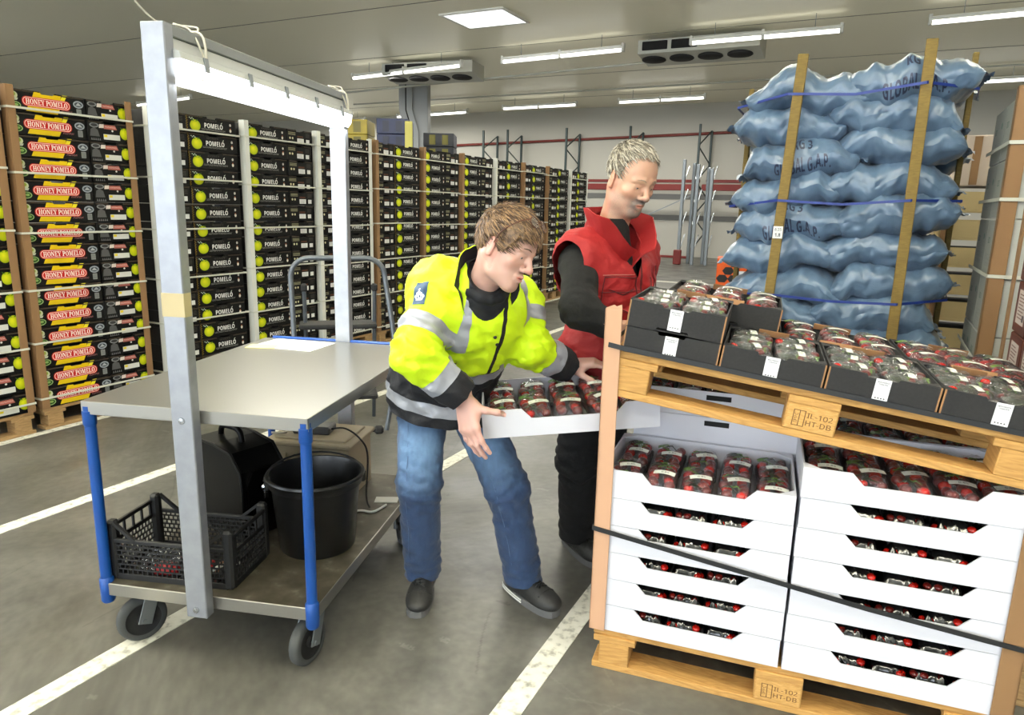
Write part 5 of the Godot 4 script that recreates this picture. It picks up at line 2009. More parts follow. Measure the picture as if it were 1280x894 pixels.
func make_packs() -> void:
	for k in 3:
		var r := RandomNumberGenerator.new()
		r.seed = 60 + k
		for low in 2:
			var w := 0.108
			var d := 0.182
			var h := 0.062 if low == 0 else 0.036
			var t := Node3D.new()
			t.name = "tomato_pack"
			var g := Geo.new()
			g.box(at(0, 0.012, 0), Vector3(w - 0.008, 0.022, d - 0.012), 0.004)
			gpart("punnet", g, M.punnet, t)
			for i in 2:
				for j in 5:
					if low == 1 and (i * 5 + j + k) % 3:
						continue
					var rad := r.randf_range(0.0155, 0.0195)
					var p := Vector3((i - 0.5) * 0.05 + r.randf_range(-0.006, 0.006), (0.034 if low == 0 else 0.022) + r.randf_range(0.0, 0.005), (j - 2) * 0.034 + r.randf_range(-0.005, 0.005))
					g = Geo.new()
					g.ball(Transform3D(Basis(Vector3.UP, r.randf() * 3.0).scaled(Vector3(rad, rad * (0.88 if low == 0 else 0.6), rad * 1.1)), p), 10, 7)
					gpart("tomato", g, M.tomato if (i * 5 + j + k) % (3 if low == 0 else 4) == 0 else M.tomato_dark, t)
			for q in 5:   # stalks and leaves at the left end
				g = Geo.new()
				var z0 := r.randf_range(-0.08, 0.08)
				var x0 := r.randf_range(-0.05, -0.01)
				var rows := []
				for i in 6:
					var s := i / 5.0
					var c := Vector3(x0 + s * 0.045 * r.randf_range(0.8, 1.2), h - 0.012 + 0.010 * sin(s * 3.0), z0 + s * r.randf_range(-0.01, 0.03))
					var ww := 0.006 * sin(PI * (0.12 + s * 0.86))
					rows.append([c + Vector3(0, 0, -ww), c + Vector3(0, 0.003, 0), c + Vector3(0, 0, ww)])
				g.sheet(rows)
				gpart("leaf", g, M.leaf if q % 2 else M.leaf_dark, t)
			if low == 1:   # printed dark green half of the bag
				g = Geo.new()
				var gr := []
				for i in 9:
					var row := []
					for j in 6:
						var uu := i / 8.0
						var vv := j / 5.0 * 2.0 - 1.0
						row.append(Vector3((vv * 0.5) * w * 0.92, h * 0.97 + 0.004 * sin(uu * 9.0 + vv * 4.0 + k) - 0.010 * pow(absf(vv), 3.0) - 0.012 * pow(absf(uu - 0.5) * 2.0, 4.0), -d * 0.44 + uu * d * (0.55 + 0.12 * k)))
					gr.append(row)
				g.sheet(gr)
				gpart("printed_panel", g, M.bag_green, t)
			gpart("film", film_sheet(w, d, h, 5 + k, 0.006 if low == 0 else 0.007), M.clear_film, t)
			g = Geo.new()
			var lr := []
			for i in 5:
				var s := i / 4.0 * 2.0 - 1.0
				lr.append([Vector3(s * 0.034, h + 0.0045 - s * s * 0.005, 0.016), Vector3(s * 0.034, h + 0.0045 - s * s * 0.005, -0.012)])
			g.sheet(lr)
			for q in g.t.size():
				g.t[q] = Vector2(g.t[q].x, 1.0 - g.t[q].y)
			gpart("label", g, M.print_sticker, t, Transform3D(Basis(Vector3.UP, r.randf_range(-0.3, 0.3)), Vector3(0.01, 0.001, r.randf_range(0.0, 0.04))))
			(packs if low == 0 else packs_low).append(t)
		# one seen only through a slot
		var sl := Geo.new()
		sl.add(film_sheet(0.108, 0.16, 0.062, 30 + k, 0.012, 12, 12))
		var tm := Geo.new()
		for q in 5:
			var p := Vector3(r.randf_range(-0.045, 0.045), r.randf_range(0.030, 0.056), r.randf_range(0.045, 0.068))
			tm.ball(Transform3D(Basis.from_scale(Vector3(0.013, 0.010, 0.015)), p), 8, 6)
		slot_packs.append(mesh_of([sl, M.dark_film, tm, M.tomato_dark if k == 1 else M.tomato]))


func put_pack(src: Node3D, xf: Transform3D, label: String, group: String) -> Node3D:
	var o: Node3D = src.duplicate()
	o.name = numbered("tomato_pack")
	add_child(o)
	o.transform = xf
	tag(o, label, "tomato pack", group)
	return o


# ---------------------------------------------------------------- white crates
const CW := 0.5825
const CD := 0.392
const CH := 0.0945


func white_crate(slot: bool) -> ArrayMesh:
	# origin at the front left bottom corner, depth along -z
	var g := Geo.new()
	var k := Geo.new()
	var T := 0.005
	var h := CH - 0.0015
	var a := 0.13
	var b := 0.162
	if slot:
		g.bx(0, 0, -T, CW, h, 0)
	else:
		g.prism(at(0, 0, -T), PackedVector2Array([Vector2(0, 0), Vector2(CW, 0), Vector2(CW, h), Vector2(CW - a + 0.02, h), Vector2(CW - b + 0.02, h - 0.034), Vector2(b, h - 0.034), Vector2(a, h), Vector2(0, h)]), T)
	g.bx(0, 0, -CD + T, T, h, -T)
	g.bx(CW - T, 0, -CD + T, CW, h, -T)
	g.bx(0, 0, -CD, CW, h, -CD + T)
	g.bx(T, 0, -CD + T, CW - T, 0.004, -T)
	for s in [0.0, 1.0]:   # folded corner gussets
		var x := T if s == 0.0 else CW - T
		var e: float = 0.045 * (1.0 - 2.0 * s)
		g.prism(at(0, h - 0.003, 0) * Transform3D(Basis(Vector3.RIGHT, -PI / 2), Vector3.ZERO), PackedVector2Array([Vector2(x, T), Vector2(x + e, T), Vector2(x, 0.05)]), 0.002)
		g.prism(at(0, h - 0.003, 0) * Transform3D(Basis(Vector3.RIGHT, -PI / 2), Vector3.ZERO), PackedVector2Array([Vector2(x, CD - T), Vector2(x + e, CD - T), Vector2(x, CD - 0.05)]), 0.002)
	if slot:
		k.box(at(CW * 0.5, h - 0.022, 0.0), Vector3(0.085, 0.018, 0.004), 0.0)
		return mesh_of([g, M.white_card, k, M.black_void])
	return mesh_of([g, M.white_card])


func near_pallet() -> void:
	make_packs()
	var XP := Transform3D(Basis(Vector3.UP, 0.125), Vector3(-0.688, 0, -2.034))
	pallet_thing(1.18, 0.8, "wooden pallet on the floor under the white crates, stamped IL-102", XP, "pallet_wood", true)
	var cm := white_crate(false)
	var cb := white_crate(true)
	var gap := 0.592
	# [x, z, layers, name]
	var st := [[0.0, 0.0, 6, "front left stack"], [gap, 0.0, 7, "front right stack"], [0.0, -0.4, 8, "rear left stack"], [gap, -0.4, 7, "rear right stack"]]
	for si in 4:
		var s: Array = st[si]
		for k in s[2]:
			var jig := Vector3(rng.randf_range(-0.003, 0.002), 0.1448 + k * CH, s[1] + rng.randf_range(-0.003, 0.0))
			var ft: int = s[2] - 1 - k
			var lab: String = "white cardboard crate of packed tomatoes, " + ("open top one" if ft == 0 else "lowest" if k == 0 else ordinal(ft) + " from top") + " of the " + s[3]
			solid("white_crate", cb if si > 1 else cm, lab, "crate", XP * Transform3D(Basis(), jig + Vector3(s[0] + (0.03 if si == 2 else 0.0), 0, 0)), "white crates on the near pallet")
			if si > 1 and ft > 0:
				continue
			if ft > 0:
				for j in 5:
					var xx: float = s[0] + 0.062 + j * 0.1145
					solid("tomato_pack", slot_packs[(j + k * 2 + si) % 3], "dark tomato pack in crate slot, " + s[3] + ", " + ("lowest crate" if k == 0 else ordinal(ft) + " crate down") + ", " + ordinal(j) + " from left", "tomato pack", XP * at(xx, 0.1448 + k * CH + 0.006, -0.09 + rng.randf_range(-0.004, 0.004), rng.randf_range(-0.05, 0.05)), "tomato packs in the crate slots")
			else:
				for j in 5:
					for row in 2:
						put_pack(packs[(j + row + si) % 3], XP * Transform3D(Basis(Vector3.UP, rng.randf_range(-0.06, 0.06)) * Basis(Vector3.RIGHT, 0.05), Vector3(s[0] + (0.03 if si == 2 else 0.0) + 0.064 + j * 0.1135, 0.1448 + k * CH + 0.007 + (0.012 if si < 2 else 0.0), s[1] - 0.105 - row * 0.19)), "tomato pack in open top crate, " + s[3] + ", " + ["front", "back"][row] + " row, " + ordinal(j) + " from left", "tomato packs in open white crates")
	# corner boards
	var g := Geo.new()
	g.bx(-0.014, 0.1445, 0.002, 0.038, 1.225, 0.007, 0.001)
	g.bx(-0.014, 0.1445, -0.05, -0.009, 1.225, 0.007, 0.001)
	g.prism(at(0, 0, 0.002), PackedVector2Array([Vector2(-0.014, 1.225), Vector2(0.038, 1.225), Vector2(0.036, 1.24), Vector2(0.02, 1.234), Vector2(0.012, 1.238), Vector2(-0.012, 1.228)]), 0.005)
	solid("corner_board", mesh_of([g, M.corner_beige]), "tall beige cardboard corner board at the left front of the near pallet", "corner board", XP)
	g = Geo.new()
	g.bx(1.145, 0.1445, 0.002, 1.20, 0.84, 0.007, 0.001)
	g.bx(1.194, 0.1445, -0.06, 1.20, 0.84, 0.007, 0.001)
	solid("corner_board", mesh_of([g, M.corner_brown]), "brown cardboard corner board at right front of the white crates", "corner board", XP)
	# black straps
	g = Geo.new()
	var p := [Vector3(-0.018, 0.53, -0.55), Vector3(-0.018, 0.508, 0.011), Vector3(0.35, 0.462, 0.013), Vector3(0.8, 0.405, 0.011), Vector3(1.203, 0.368, 0.011), Vector3(1.203, 0.37, -0.5)]
	for j in p.size() - 1:
		g.bar(p[j], p[j + 1], 0.003, 0.015)
	solid("black_strap", mesh_of([g, M.strap_black]), "black strap slanting across the front of the white crates", "strap", XP)

	# upper pallet, sloping down to the right
	var XU := XP * Transform3D(Basis(Vector3.BACK, -0.119), Vector3(0.0, 0.957, 0.0))
	pallet_thing(1.18, 0.8, "upper wooden pallet tilted on the white crates, stamped IL-102", XU, "pallet_wood", true)
	g = Geo.new()
	p = [Vector3(-0.016, 0.16, -0.6), Vector3(-0.016, 0.158, 0.009), Vector3(0.02, 0.156, 0.009), Vector3(1.2, 0.148, 0.004), Vector3(1.2, 0.15, -0.5)]
	for j in p.size() - 1:
		g.bar(p[j], p[j + 1], 0.003, 0.015)
	solid("black_strap", mesh_of([g, M.strap_black]), "black strap along the foot of the dark crates", "strap", XU)
	var H := 0.082
	var Y := 0.1447
	# [x, z, width, depth, level, words, packs: 0 none 1 flat bags 2 domed]
	var dark := [[0.022, 0.0, 0.288, 0.385, 0, "front row leftmost, lower of two", 0], [0.022, 0.0, 0.288, 0.385, 1, "front row leftmost, upper of two", 1], [0.312, 0.0, 0.288, 0.385, 0, "front row, second from left", 1], [0.602, 0.0, 0.288, 0.385, 0, "front row, third from left", 1], [0.892, 0.0, 0.288, 0.385, 0, "front row, rightmost", 1],
		[0.085, -0.39, 0.385, 0.385, 0, "back row leftmost, lower of two", 0], [0.085, -0.39, 0.385, 0.385, 1, "back row leftmost, upper of two", 2], [0.475, -0.39, 0.385, 0.385, 0, "back row middle", 2], [0.865, -0.39, 0.385, 0.385, 0, "back row right", 2]]
	for e in dark:
		var w: float = e[2] - 0.004
		var d: float = e[3]
		var base := XU * at(e[0] + 0.002, Y + e[4] * H, e[1])
		var c := thing("dark_crate", "dark grey cardboard produce crate on the upper pallet, " + e[5], "crate", base, "dark crates on the upper pallet")
		var f := Geo.new()
		var raw := Geo.new()
		var T := 0.004
		var h := H
		# front panel: shallow dip at the top, locking cut-out at the foot
		f.prism(at(0, 0, -T), PackedVector2Array([Vector2(0, 0), Vector2(w * 0.30, 0), Vector2(w * 0.33, 0.011), Vector2(w * 0.64, 0.011), Vector2(w * 0.67, 0), Vector2(w, 0), Vector2(w, h - 0.004), Vector2(w * 0.64, h - 0.004), Vector2(w * 0.62, h - 0.012), Vector2(w * 0.36, h - 0.012), Vector2(w * 0.34, h - 0.002), Vector2(0, h - 0.002)]), T)
		f.bx(0, 0, -d + T, T, h, -T)
		f.bx(w - T, 0, -d + T, w, h - 0.002, -T)
		f.prism(at(0, 0, -d), PackedVector2Array([Vector2(0, 0), Vector2(w, 0), Vector2(w, h), Vector2(w * 0.8, h), Vector2(w * 0.76, h - 0.012), Vector2(w * 0.24, h - 0.012), Vector2(w * 0.2, h), Vector2(0, h)]), T)
		f.bx(T, 0, -d + T, w - T, 0.004, -T)
		for q in [[0.0, 0.0], [1.0, 0.0], [0.0, 1.0], [1.0, 1.0]]:
			var x: float = T if q[0] == 0.0 else w - T
			var z: float = T if q[1] == 0.0 else d - T
			f.prism(at(0, h - 0.004, 0) * Transform3D(Basis(Vector3.RIGHT, -PI / 2), Vector3.ZERO), PackedVector2Array([Vector2(x, z), Vector2(x + 0.05 * (1.0 - 2.0 * q[0]), z), Vector2(x, z + 0.05 * (1.0 - 2.0 * q[1]))]), 0.002)
		gpart("tray_body", f, M.dark_card, c)
		# raw cardboard edges
		for x in [T * 0.5, w - T * 0.5]:
			raw = Geo.new()
			raw.bx(x - 0.0022, 0, -T * 0.5 - 0.0022, x + 0.0022, h - 0.003, -T * 0.5 + 0.0022)
			gpart("cut_edge", raw, M.raw_card, c)
		raw = Geo.new()
		raw.box(at(w * 0.5, h - 0.003, -d + 0.012) * Transform3D(Basis(Vector3.RIGHT, 0.3), Vector3.ZERO), Vector3(w * 0.34, 0.022, 0.004), 0.001)
		if e[6] == 2:
			raw.box(at(w * 0.5, h - 0.006, -0.016) * Transform3D(Basis(Vector3.RIGHT, -0.5), Vector3.ZERO), Vector3(w * 0.34, 0.020, 0.004), 0.001)
		gpart("fold_flap", raw, M.raw_card, c)
		if e[1] == 0.0:
			var lb := Geo.new()
			lb.quad(Vector3(w * 0.50 - 0.0195, h * 0.10, 0.0008), Vector3(w * 0.50 + 0.0195, h * 0.10, 0.0008), Vector3(w * 0.50 + 0.0195, h * 0.88, 0.0008), Vector3(w * 0.50 - 0.0195, h * 0.88, 0.0008), Vector3.BACK, Rect2(0, 0, 1, 1))
			var lm := gpart("label", lb, M.print_crate_label, c)
			lm.set_meta("label", "white printed label")
		if e[6] == 1:
			for j in 3:
				for row in 2:
					put_pack(packs_low[(j + row) % 3], base * Transform3D(Basis(Vector3.UP, PI / 2 + rng.randf_range(-0.15, 0.15)) * Basis.from_scale(Vector3(1, 1, 0.72)), Vector3(0.075 + row * 0.135, h - 0.036, -0.075 - j * 0.115)), "flat film tomato bag, dark crate " + e[5] + ", " + ["near", "middle", "far"][j] + " " + ["left", "right"][row], "tomato bags in the front dark crates")
		elif e[6] == 2:
			for j in 3:
				for row in 2:
					put_pack(packs[(j + row * 2) % 3], base * Transform3D(Basis(Vector3.UP, rng.randf_range(-0.12, 0.12)), Vector3(0.07 + j * 0.122, h - 0.052, -0.10 - row * 0.185)), "domed tomato pack, dark crate " + e[5].replace(",", "") + ", " + ["near", "far"][row] + " row, " + ordinal(j) + " from left", "domed packs in the back dark crates")


func held_tray() -> void:
	var xt := Transform3D(Basis(Vector3(0.874, 0.088, -0.478).normalized(), Vector3(-0.071, 0.996, 0.053).normalized(), Vector3(0.481, -0.012, 0.877).normalized()).orthonormalized(), Vector3(-1.062, 0.775, -1.927))
	solid("white_crate", white_crate(false), "white cardboard tray of tomato packs held by the man in yellow", "crate", xt)
	for j in 5:
		for row in 2:
			put_pack(packs[(j * 2 + row) % 3], xt * Transform3D(Basis(Vector3.UP, rng.randf_range(-0.08, 0.08)) * Basis(Vector3.RIGHT, 0.06), Vector3(0.066 + j * 0.1125, 0.03, -0.105 - row * 0.19)), "film tomato pack in the held white tray, " + ["front", "back"][row] + " row, " + ordinal(j) + " from left", "tomato packs in the held tray")


# ---------------------------------------------------------------- people
var cloth_noise := FastNoiseLite.new()


func seg_t(p: Vector3, a: Vector3, b: Vector3) -> float:
	var ab := b - a
	return (p - a).dot(ab) / ab.length_squared()


func seg_d(p: Vector3, a: Vector3, b: Vector3) -> float:
	var t := clampf(seg_t(p, a, b), 0.0, 1.0)
	return p.distance_to(a.lerp(b, t))


func frame(fwd: Vector3, up: Vector3, o: Vector3) -> Transform3D:
	var z := fwd.normalized()
	var x := up.cross(z).normalized()
	return Transform3D(Basis(x, z.cross(x), z), o)


func in_cam(v: Vector3) -> Vector3:   # (right, up, towards the photographer) as directions of the hall
	var r := Vector3(0.8916, 0.0239, -0.4522)
	var f := Vector3(-0.4379, -0.2089, -0.8744)
	return r * v.x + r.cross(f) * v.y - f * v.z


# head in its own axes: z forward, y up, x to the person's left, origin between the ears
func head_net(o: Dictionary) -> Array:
	var c := 0.003
	var F := Field.new(Vector3(-0.115, -0.235, -0.16), Vector3(0.115, 0.16, 0.155), c)
	var I := Basis()
	F.ell(Vector3(0, 0.036, -0.018), I, Vector3(0.076, 0.094, 0.097), 0.01)
	F.ell(Vector3(0, 0.030, 0.035), I, Vector3(0.066, 0.072, 0.058), 0.03)
	F.ell(Vector3(0, -0.035, 0.030), I, Vector3(0.058, 0.080, 0.060), 0.03)
	F.ell(Vector3(0, -0.080, 0.035), I, Vector3(0.047 * o.jaw, 0.036, 0.048), 0.03)
	F.ell(Vector3(0, -0.108, 0.066), I, Vector3(0.024, 0.019, 0.021), 0.022)
	for s in [-1.0, 1.0]:
		F.cone(Vector3(s * 0.060, -0.03, -0.005), Vector3(s * 0.050 * o.jaw, -0.085, 0.012), 0.018, 0.016, 0.03)
		F.cone(Vector3(s * 0.050 * o.jaw, -0.085, 0.012), Vector3(s * 0.014, -0.112, 0.066), 0.016, 0.014, 0.025)
		F.ell(Vector3(s * 0.042, -0.032, 0.062), I, Vector3(0.022, 0.017, 0.018), 0.025)
		F.ell(Vector3(s * 0.033, -0.004, 0.100), I, Vector3(0.021, 0.014, 0.017), 0.014, true)
		F.cone(Vector3(s * 0.014, 0.018, 0.091), Vector3(s * 0.046, 0.015, 0.076), 0.009, 0.007, 0.016)
		F.ell(Vector3(s * 0.0325, -0.003, 0.0765), I, Vector3(0.0145, 0.0125, 0.0135), 0.004)
		# lids: the upper one lowered
		F.cone(Vector3(s * 0.020, -0.0015, 0.0885), Vector3(s * 0.045, -0.003, 0.0800), 0.0038, 0.0034, 0.006)
		F.cone(Vector3(s * 0.020, -0.0125, 0.0865), Vector3(s * 0.044, -0.0125, 0.0790), 0.0030, 0.0030, 0.006)
	# nose
	F.cone(Vector3(0, 0.006, 0.090), Vector3(0, -0.036, 0.113), 0.0085, 0.0105, 0.014)
	F.ell(Vector3(0, -0.041, 0.113), I, Vector3(0.0125, 0.0110, 0.0125), 0.008)
	for s in [-1.0, 1.0]:
		F.ell(Vector3(s * 0.0135, -0.045, 0.099), I, Vector3(0.0088, 0.0085, 0.0115), 0.008)
		F.ell(Vector3(s * 0.0070, -0.0535, 0.106), I, Vector3(0.0036, 0.0040, 0.0050), 0.004, true)
	# mouth
	F.cone(Vector3(-0.021, -0.0705, 0.087), Vector3(0.0, -0.0685, 0.0965), 0.0045, 0.0058, 0.010)
	F.cone(Vector3(0.021, -0.0705, 0.087), Vector3(0.0, -0.0685, 0.0965), 0.0045, 0.0058, 0.010)
	F.cone(Vector3(-0.018, -0.0800, 0.086), Vector3(0.0, -0.0815, 0.0945), 0.0045, 0.0062, 0.010)
	F.cone(Vector3(0.018, -0.0800, 0.086), Vector3(0.0, -0.0815, 0.0945), 0.0045, 0.0062, 0.010)
	F.ell(Vector3(0, -0.0752, 0.100), I, Vector3(0.024, 0.0016, 0.010), 0.003, true)
	# ears
	for s in [-1.0, 1.0]:
		var B := Basis(Vector3.UP, s * 0.45) * Basis(Vector3.RIGHT, -0.2)
		var e := Vector3(s * 0.079, -0.012, -0.012)
		F.ell(e, B, Vector3(0.0085, 0.033, 0.0195), 0.006)
		F.ell(e + B * Vector3(s * 0.008, 0.004, 0.003), B, Vector3(0.005, 0.020, 0.010), 0.004, true)
		F.ell(e + B * Vector3(s * 0.002, -0.027, 0.004), B, Vector3(0.007, 0.010, 0.009), 0.006)
	# neck
	F.cone(Vector3(0, -0.055, -0.030), o.neck, 0.053, 0.056, 0.04)
	for s in [-1.0, 1.0]:
		F.cone(Vector3(s * 0.05, -0.05, -0.03), o.neck + Vector3(s * 0.02, 0, 0.045), 0.014, 0.014, 0.03)
	return F.net()


func skin(base: Color, p: Vector3, o: Dictionary) -> Color:
	var c := base
	var red := Color(base.r * 1.06, base.g * 0.70, base.b * 0.66)
	var warm := 0.0
	warm = maxf(warm, 0.75 - p.distance_to(Vector3(0, -0.043, 0.115)) / 0.03)
	warm = maxf(warm, 0.55 - minf(p.distance_to(Vector3(0.048, -0.035, 0.065)), p.distance_to(Vector3(-0.048, -0.035, 0.065))) / 0.055)
	if absf(p.x) > 0.072 and p.z < 0.02:
		warm = maxf(warm, 0.45)
	c = c.lerp(red, clampf(warm, 0.0, 1.0))
	var lip := maxf(0.0, 1.0 - Vector3(p.x / 0.024, (p.y + 0.075) / 0.0115, (p.z - 0.094) / 0.02).length())
	c = c.lerp(Color(base.r * 0.80, base.g * 0.45, base.b * 0.45), clampf(lip * 2.2, 0.0, 0.75))
	if o.has("beard"):
		var lo := smoothstep(-0.040, -0.062, p.y) * smoothstep(-0.16, -0.125, p.y) * smoothstep(-0.01, 0.03, p.z)
		var ring := clampf(1.15 - absf(Vector2(p.x, (p.y + 0.085) * 0.8).length() - 0.026) / 0.018, 0.0, 1.0) * smoothstep(0.06, 0.08, p.z)
		var grain := cloth_noise.get_noise_3dv(p * 900.0) * 0.5 + 0.6
		c = c.lerp(o.beard, clampf((lo * 0.5 + ring * 1.15) * grain * (1.0 - lip * 2.0), 0.0, 0.85))
	return c


func hair_edge(line: Array, z: float) -> float:
	var hl: float = line[0].y
	for k in line.size() - 1:
		if z <= line[k].x:
			hl = lerpf(line[k].y, line[k + 1].y, clampf((z - line[k].x) / (line[k + 1].x - line[k].x), 0.0, 1.0))
	return hl


func hair_geo(o: Dictionary) -> Array:
	var F := Field.new(Vector3(-0.12, -0.10, -0.16), Vector3(0.12, 0.19, 0.13), 0.0035)
	var t: float = o.hair
	F.ell(Vector3(0, 0.036, -0.018), Basis(), Vector3(0.076 + t * 0.8, 0.094 + t, 0.097 + t * 0.8), 0.01)
	F.ell(Vector3(0, 0.034, 0.033), Basis(), Vector3(0.066 + t * 0.8, 0.072 + t, 0.058 + t * 0.7), 0.03)
	var line: Array = o.line    # (z, y) of the edge of the hair, from the brow back to the nape
	var n := FastNoiseLite.new()
	n.seed = 77
	n.frequency = 1.0
	n.fractal_octaves = 2
	F.warp(func(p: Vector3, d: float) -> float:
		d -= n.get_noise_3d(p.x * 60.0, p.y * 22.0, p.z * 22.0) * 0.35 * t
		var hl := hair_edge(line, p.z)
		if p.z > 0.03:
			hl += o.temple * clampf(absf(p.x) / 0.05, 0.0, 1.0)
		var cut := (hl - p.y + n.get_noise_3dv(p * 90.0) * 0.006) * 0.7
		return maxf(d, cut), 0.05)
	var g := soup(F.net())
	# strands combed over it
	var r := RandomNumberGenerator.new()
	r.seed = 9
	var made := 0
	var dark := Geo.new()
	var light := Geo.new()
	var C := Vector3(0, 0.036, -0.010)
	var R := Vector3(0.076 + t * 0.85, 0.093 + t, 0.100 + t * 0.85)
	var crown := Vector3(0.01, 0.12, -0.055)
	while made < o.tufts:
		var dir := Vector3(r.randf_range(-1, 1), r.randf_range(-0.5, 1), r.randf_range(-1, 1)).normalized()
		var p := C + dir * R
		var hl := hair_edge(line, p.z)
		if p.z > 0.03:
			hl += o.temple * clampf(absf(p.x) / 0.05, 0.0, 1.0)
		if p.y < hl + 0.004:
			continue
		made += 1
		var flow: Vector3 = ((p - crown).normalized() * 0.7 + (o.comb as Vector3) + Vector3(r.randf_range(-0.22, 0.22), r.randf_range(-0.2, 0.2), r.randf_range(-0.22, 0.22)))
		flow = (flow - dir * flow.dot(dir)).normalized()
		var l: float = r.randf_range(0.6, 1.3) * o.strand
		var lift: float = r.randf_range(0.0, 1.0) * o.lift
		var pts := []
		for k in 4:
			var q := p + flow * l * (k / 3.0 - 0.3)
			var e := ((q - C) / R).normalized()
			pts.append(C + e * (R + Vector3.ONE * (0.0005 + lift * (k / 3.0) * (k / 3.0))))
		(light if r.randf() < 0.42 else dark).tube(pts, [0.0006, 0.0017, 0.0014, 0.0003], 4, false)
	return [g, dark, light]


func hair_parts(me: Node3D, look: Dictionary, hx: Transform3D, base: Material, dark: Color, light: Color) -> void:
	var all := hair_geo(look)
	var called := String(me.name)
	var hp: Node3D
	for k in 3:
		var w := Geo.new()
		w.add(all[k], hx)
		if k == 0:
			hp = gpart("hair", w, base, me)
		else:
			gpart("hair_strands", w, mat(called + "_strand_%d" % k, dark if k == 1 else light, 0.45), hp).set_meta("kind", "stuff")


func hand_geo(xf: Transform3D, curls: Array, thumb: Array, right: bool) -> Geo:
	# own axes: y along the fingers, z out of the back of the hand, x towards the thumb
	var F := Field.new(Vector3(-0.065, -0.075, -0.13), Vector3(0.10, 0.21, 0.05), 0.003)
	F.cone(Vector3(0, -0.075, 0), Vector3(0, 0.0, 0), 0.027, 0.025, 0.02)
	var kn := [Vector3(0.031, 0.092, 0.002), Vector3(0.010, 0.097, 0.004), Vector3(-0.011, 0.093, 0.002), Vector3(-0.030, 0.083, -0.002)]
	var ln := [[0.045, 0.027, 0.021], [0.050, 0.031, 0.022], [0.046, 0.029, 0.022], [0.036, 0.022, 0.019]]
	for k in 4:
		F.cone(Vector3(kn[k].x * 0.55, 0.005, 0), kn[k], 0.017, 0.0125, 0.016)
	F.ell(Vector3(0.026, 0.035, -0.010), Basis(), Vector3(0.020, 0.034, 0.016), 0.018)
	F.ell(Vector3(-0.026, 0.035, -0.008), Basis(), Vector3(0.014, 0.034, 0.014), 0.016)
	for k in 4:
		var a := 0.0
		var p: Vector3 = kn[k]
		var r: float = 0.0098 if k < 3 else 0.0085
		for j in 3:
			a += curls[k][j]
			var sp: float = curls[k][3]
			var d := Vector3(sin(sp), cos(sp) * cos(a), -cos(sp) * sin(a)).normalized()
			var q: Vector3 = p + d * ln[k][j]
			F.cone(p, q, r, r - 0.0009, 0.006 if j else 0.010)
			p = q
			r -= 0.0009
	var b := Vector3(0.024, 0.022, -0.010)
	var tl := [0.046, 0.034, 0.028]
	var tr := [0.016, 0.0115, 0.0105]
	for j in 3:
		var q: Vector3 = b + (thumb[j] as Vector3).normalized() * tl[j]
		F.cone(b, q, tr[j], 0.0112 if j == 0 else (0.0105 if j == 1 else 0.0088), 0.014 if j == 0 else 0.006)
		b = q
	return soup(F.net(), xf)


func hand_frame(wrist: Vector3, fingers: Vector3, dorsal: Vector3, right: bool) -> Transform3D:
	var y := fingers.normalized()
	var z := (dorsal - y * dorsal.dot(y)).normalized()
	var x := z.cross(y) if right else y.cross(z)
	return Transform3D(Basis(x, y, z), wrist)


func mirror_ok(g: Geo) -> Geo:   # a left-handed frame turns the triangles over
	for k in range(0, g.v.size(), 3):
		if (g.v[k + 2] - g.v[k]).cross(g.v[k + 1] - g.v[k]).dot(g.n[k]) < 0.0:
			var a := g.v[k + 1]; g.v[k + 1] = g.v[k + 2]; g.v[k + 2] = a
			var b := g.n[k + 1]; g.n[k + 1] = g.n[k + 2]; g.n[k + 2] = b
	return g


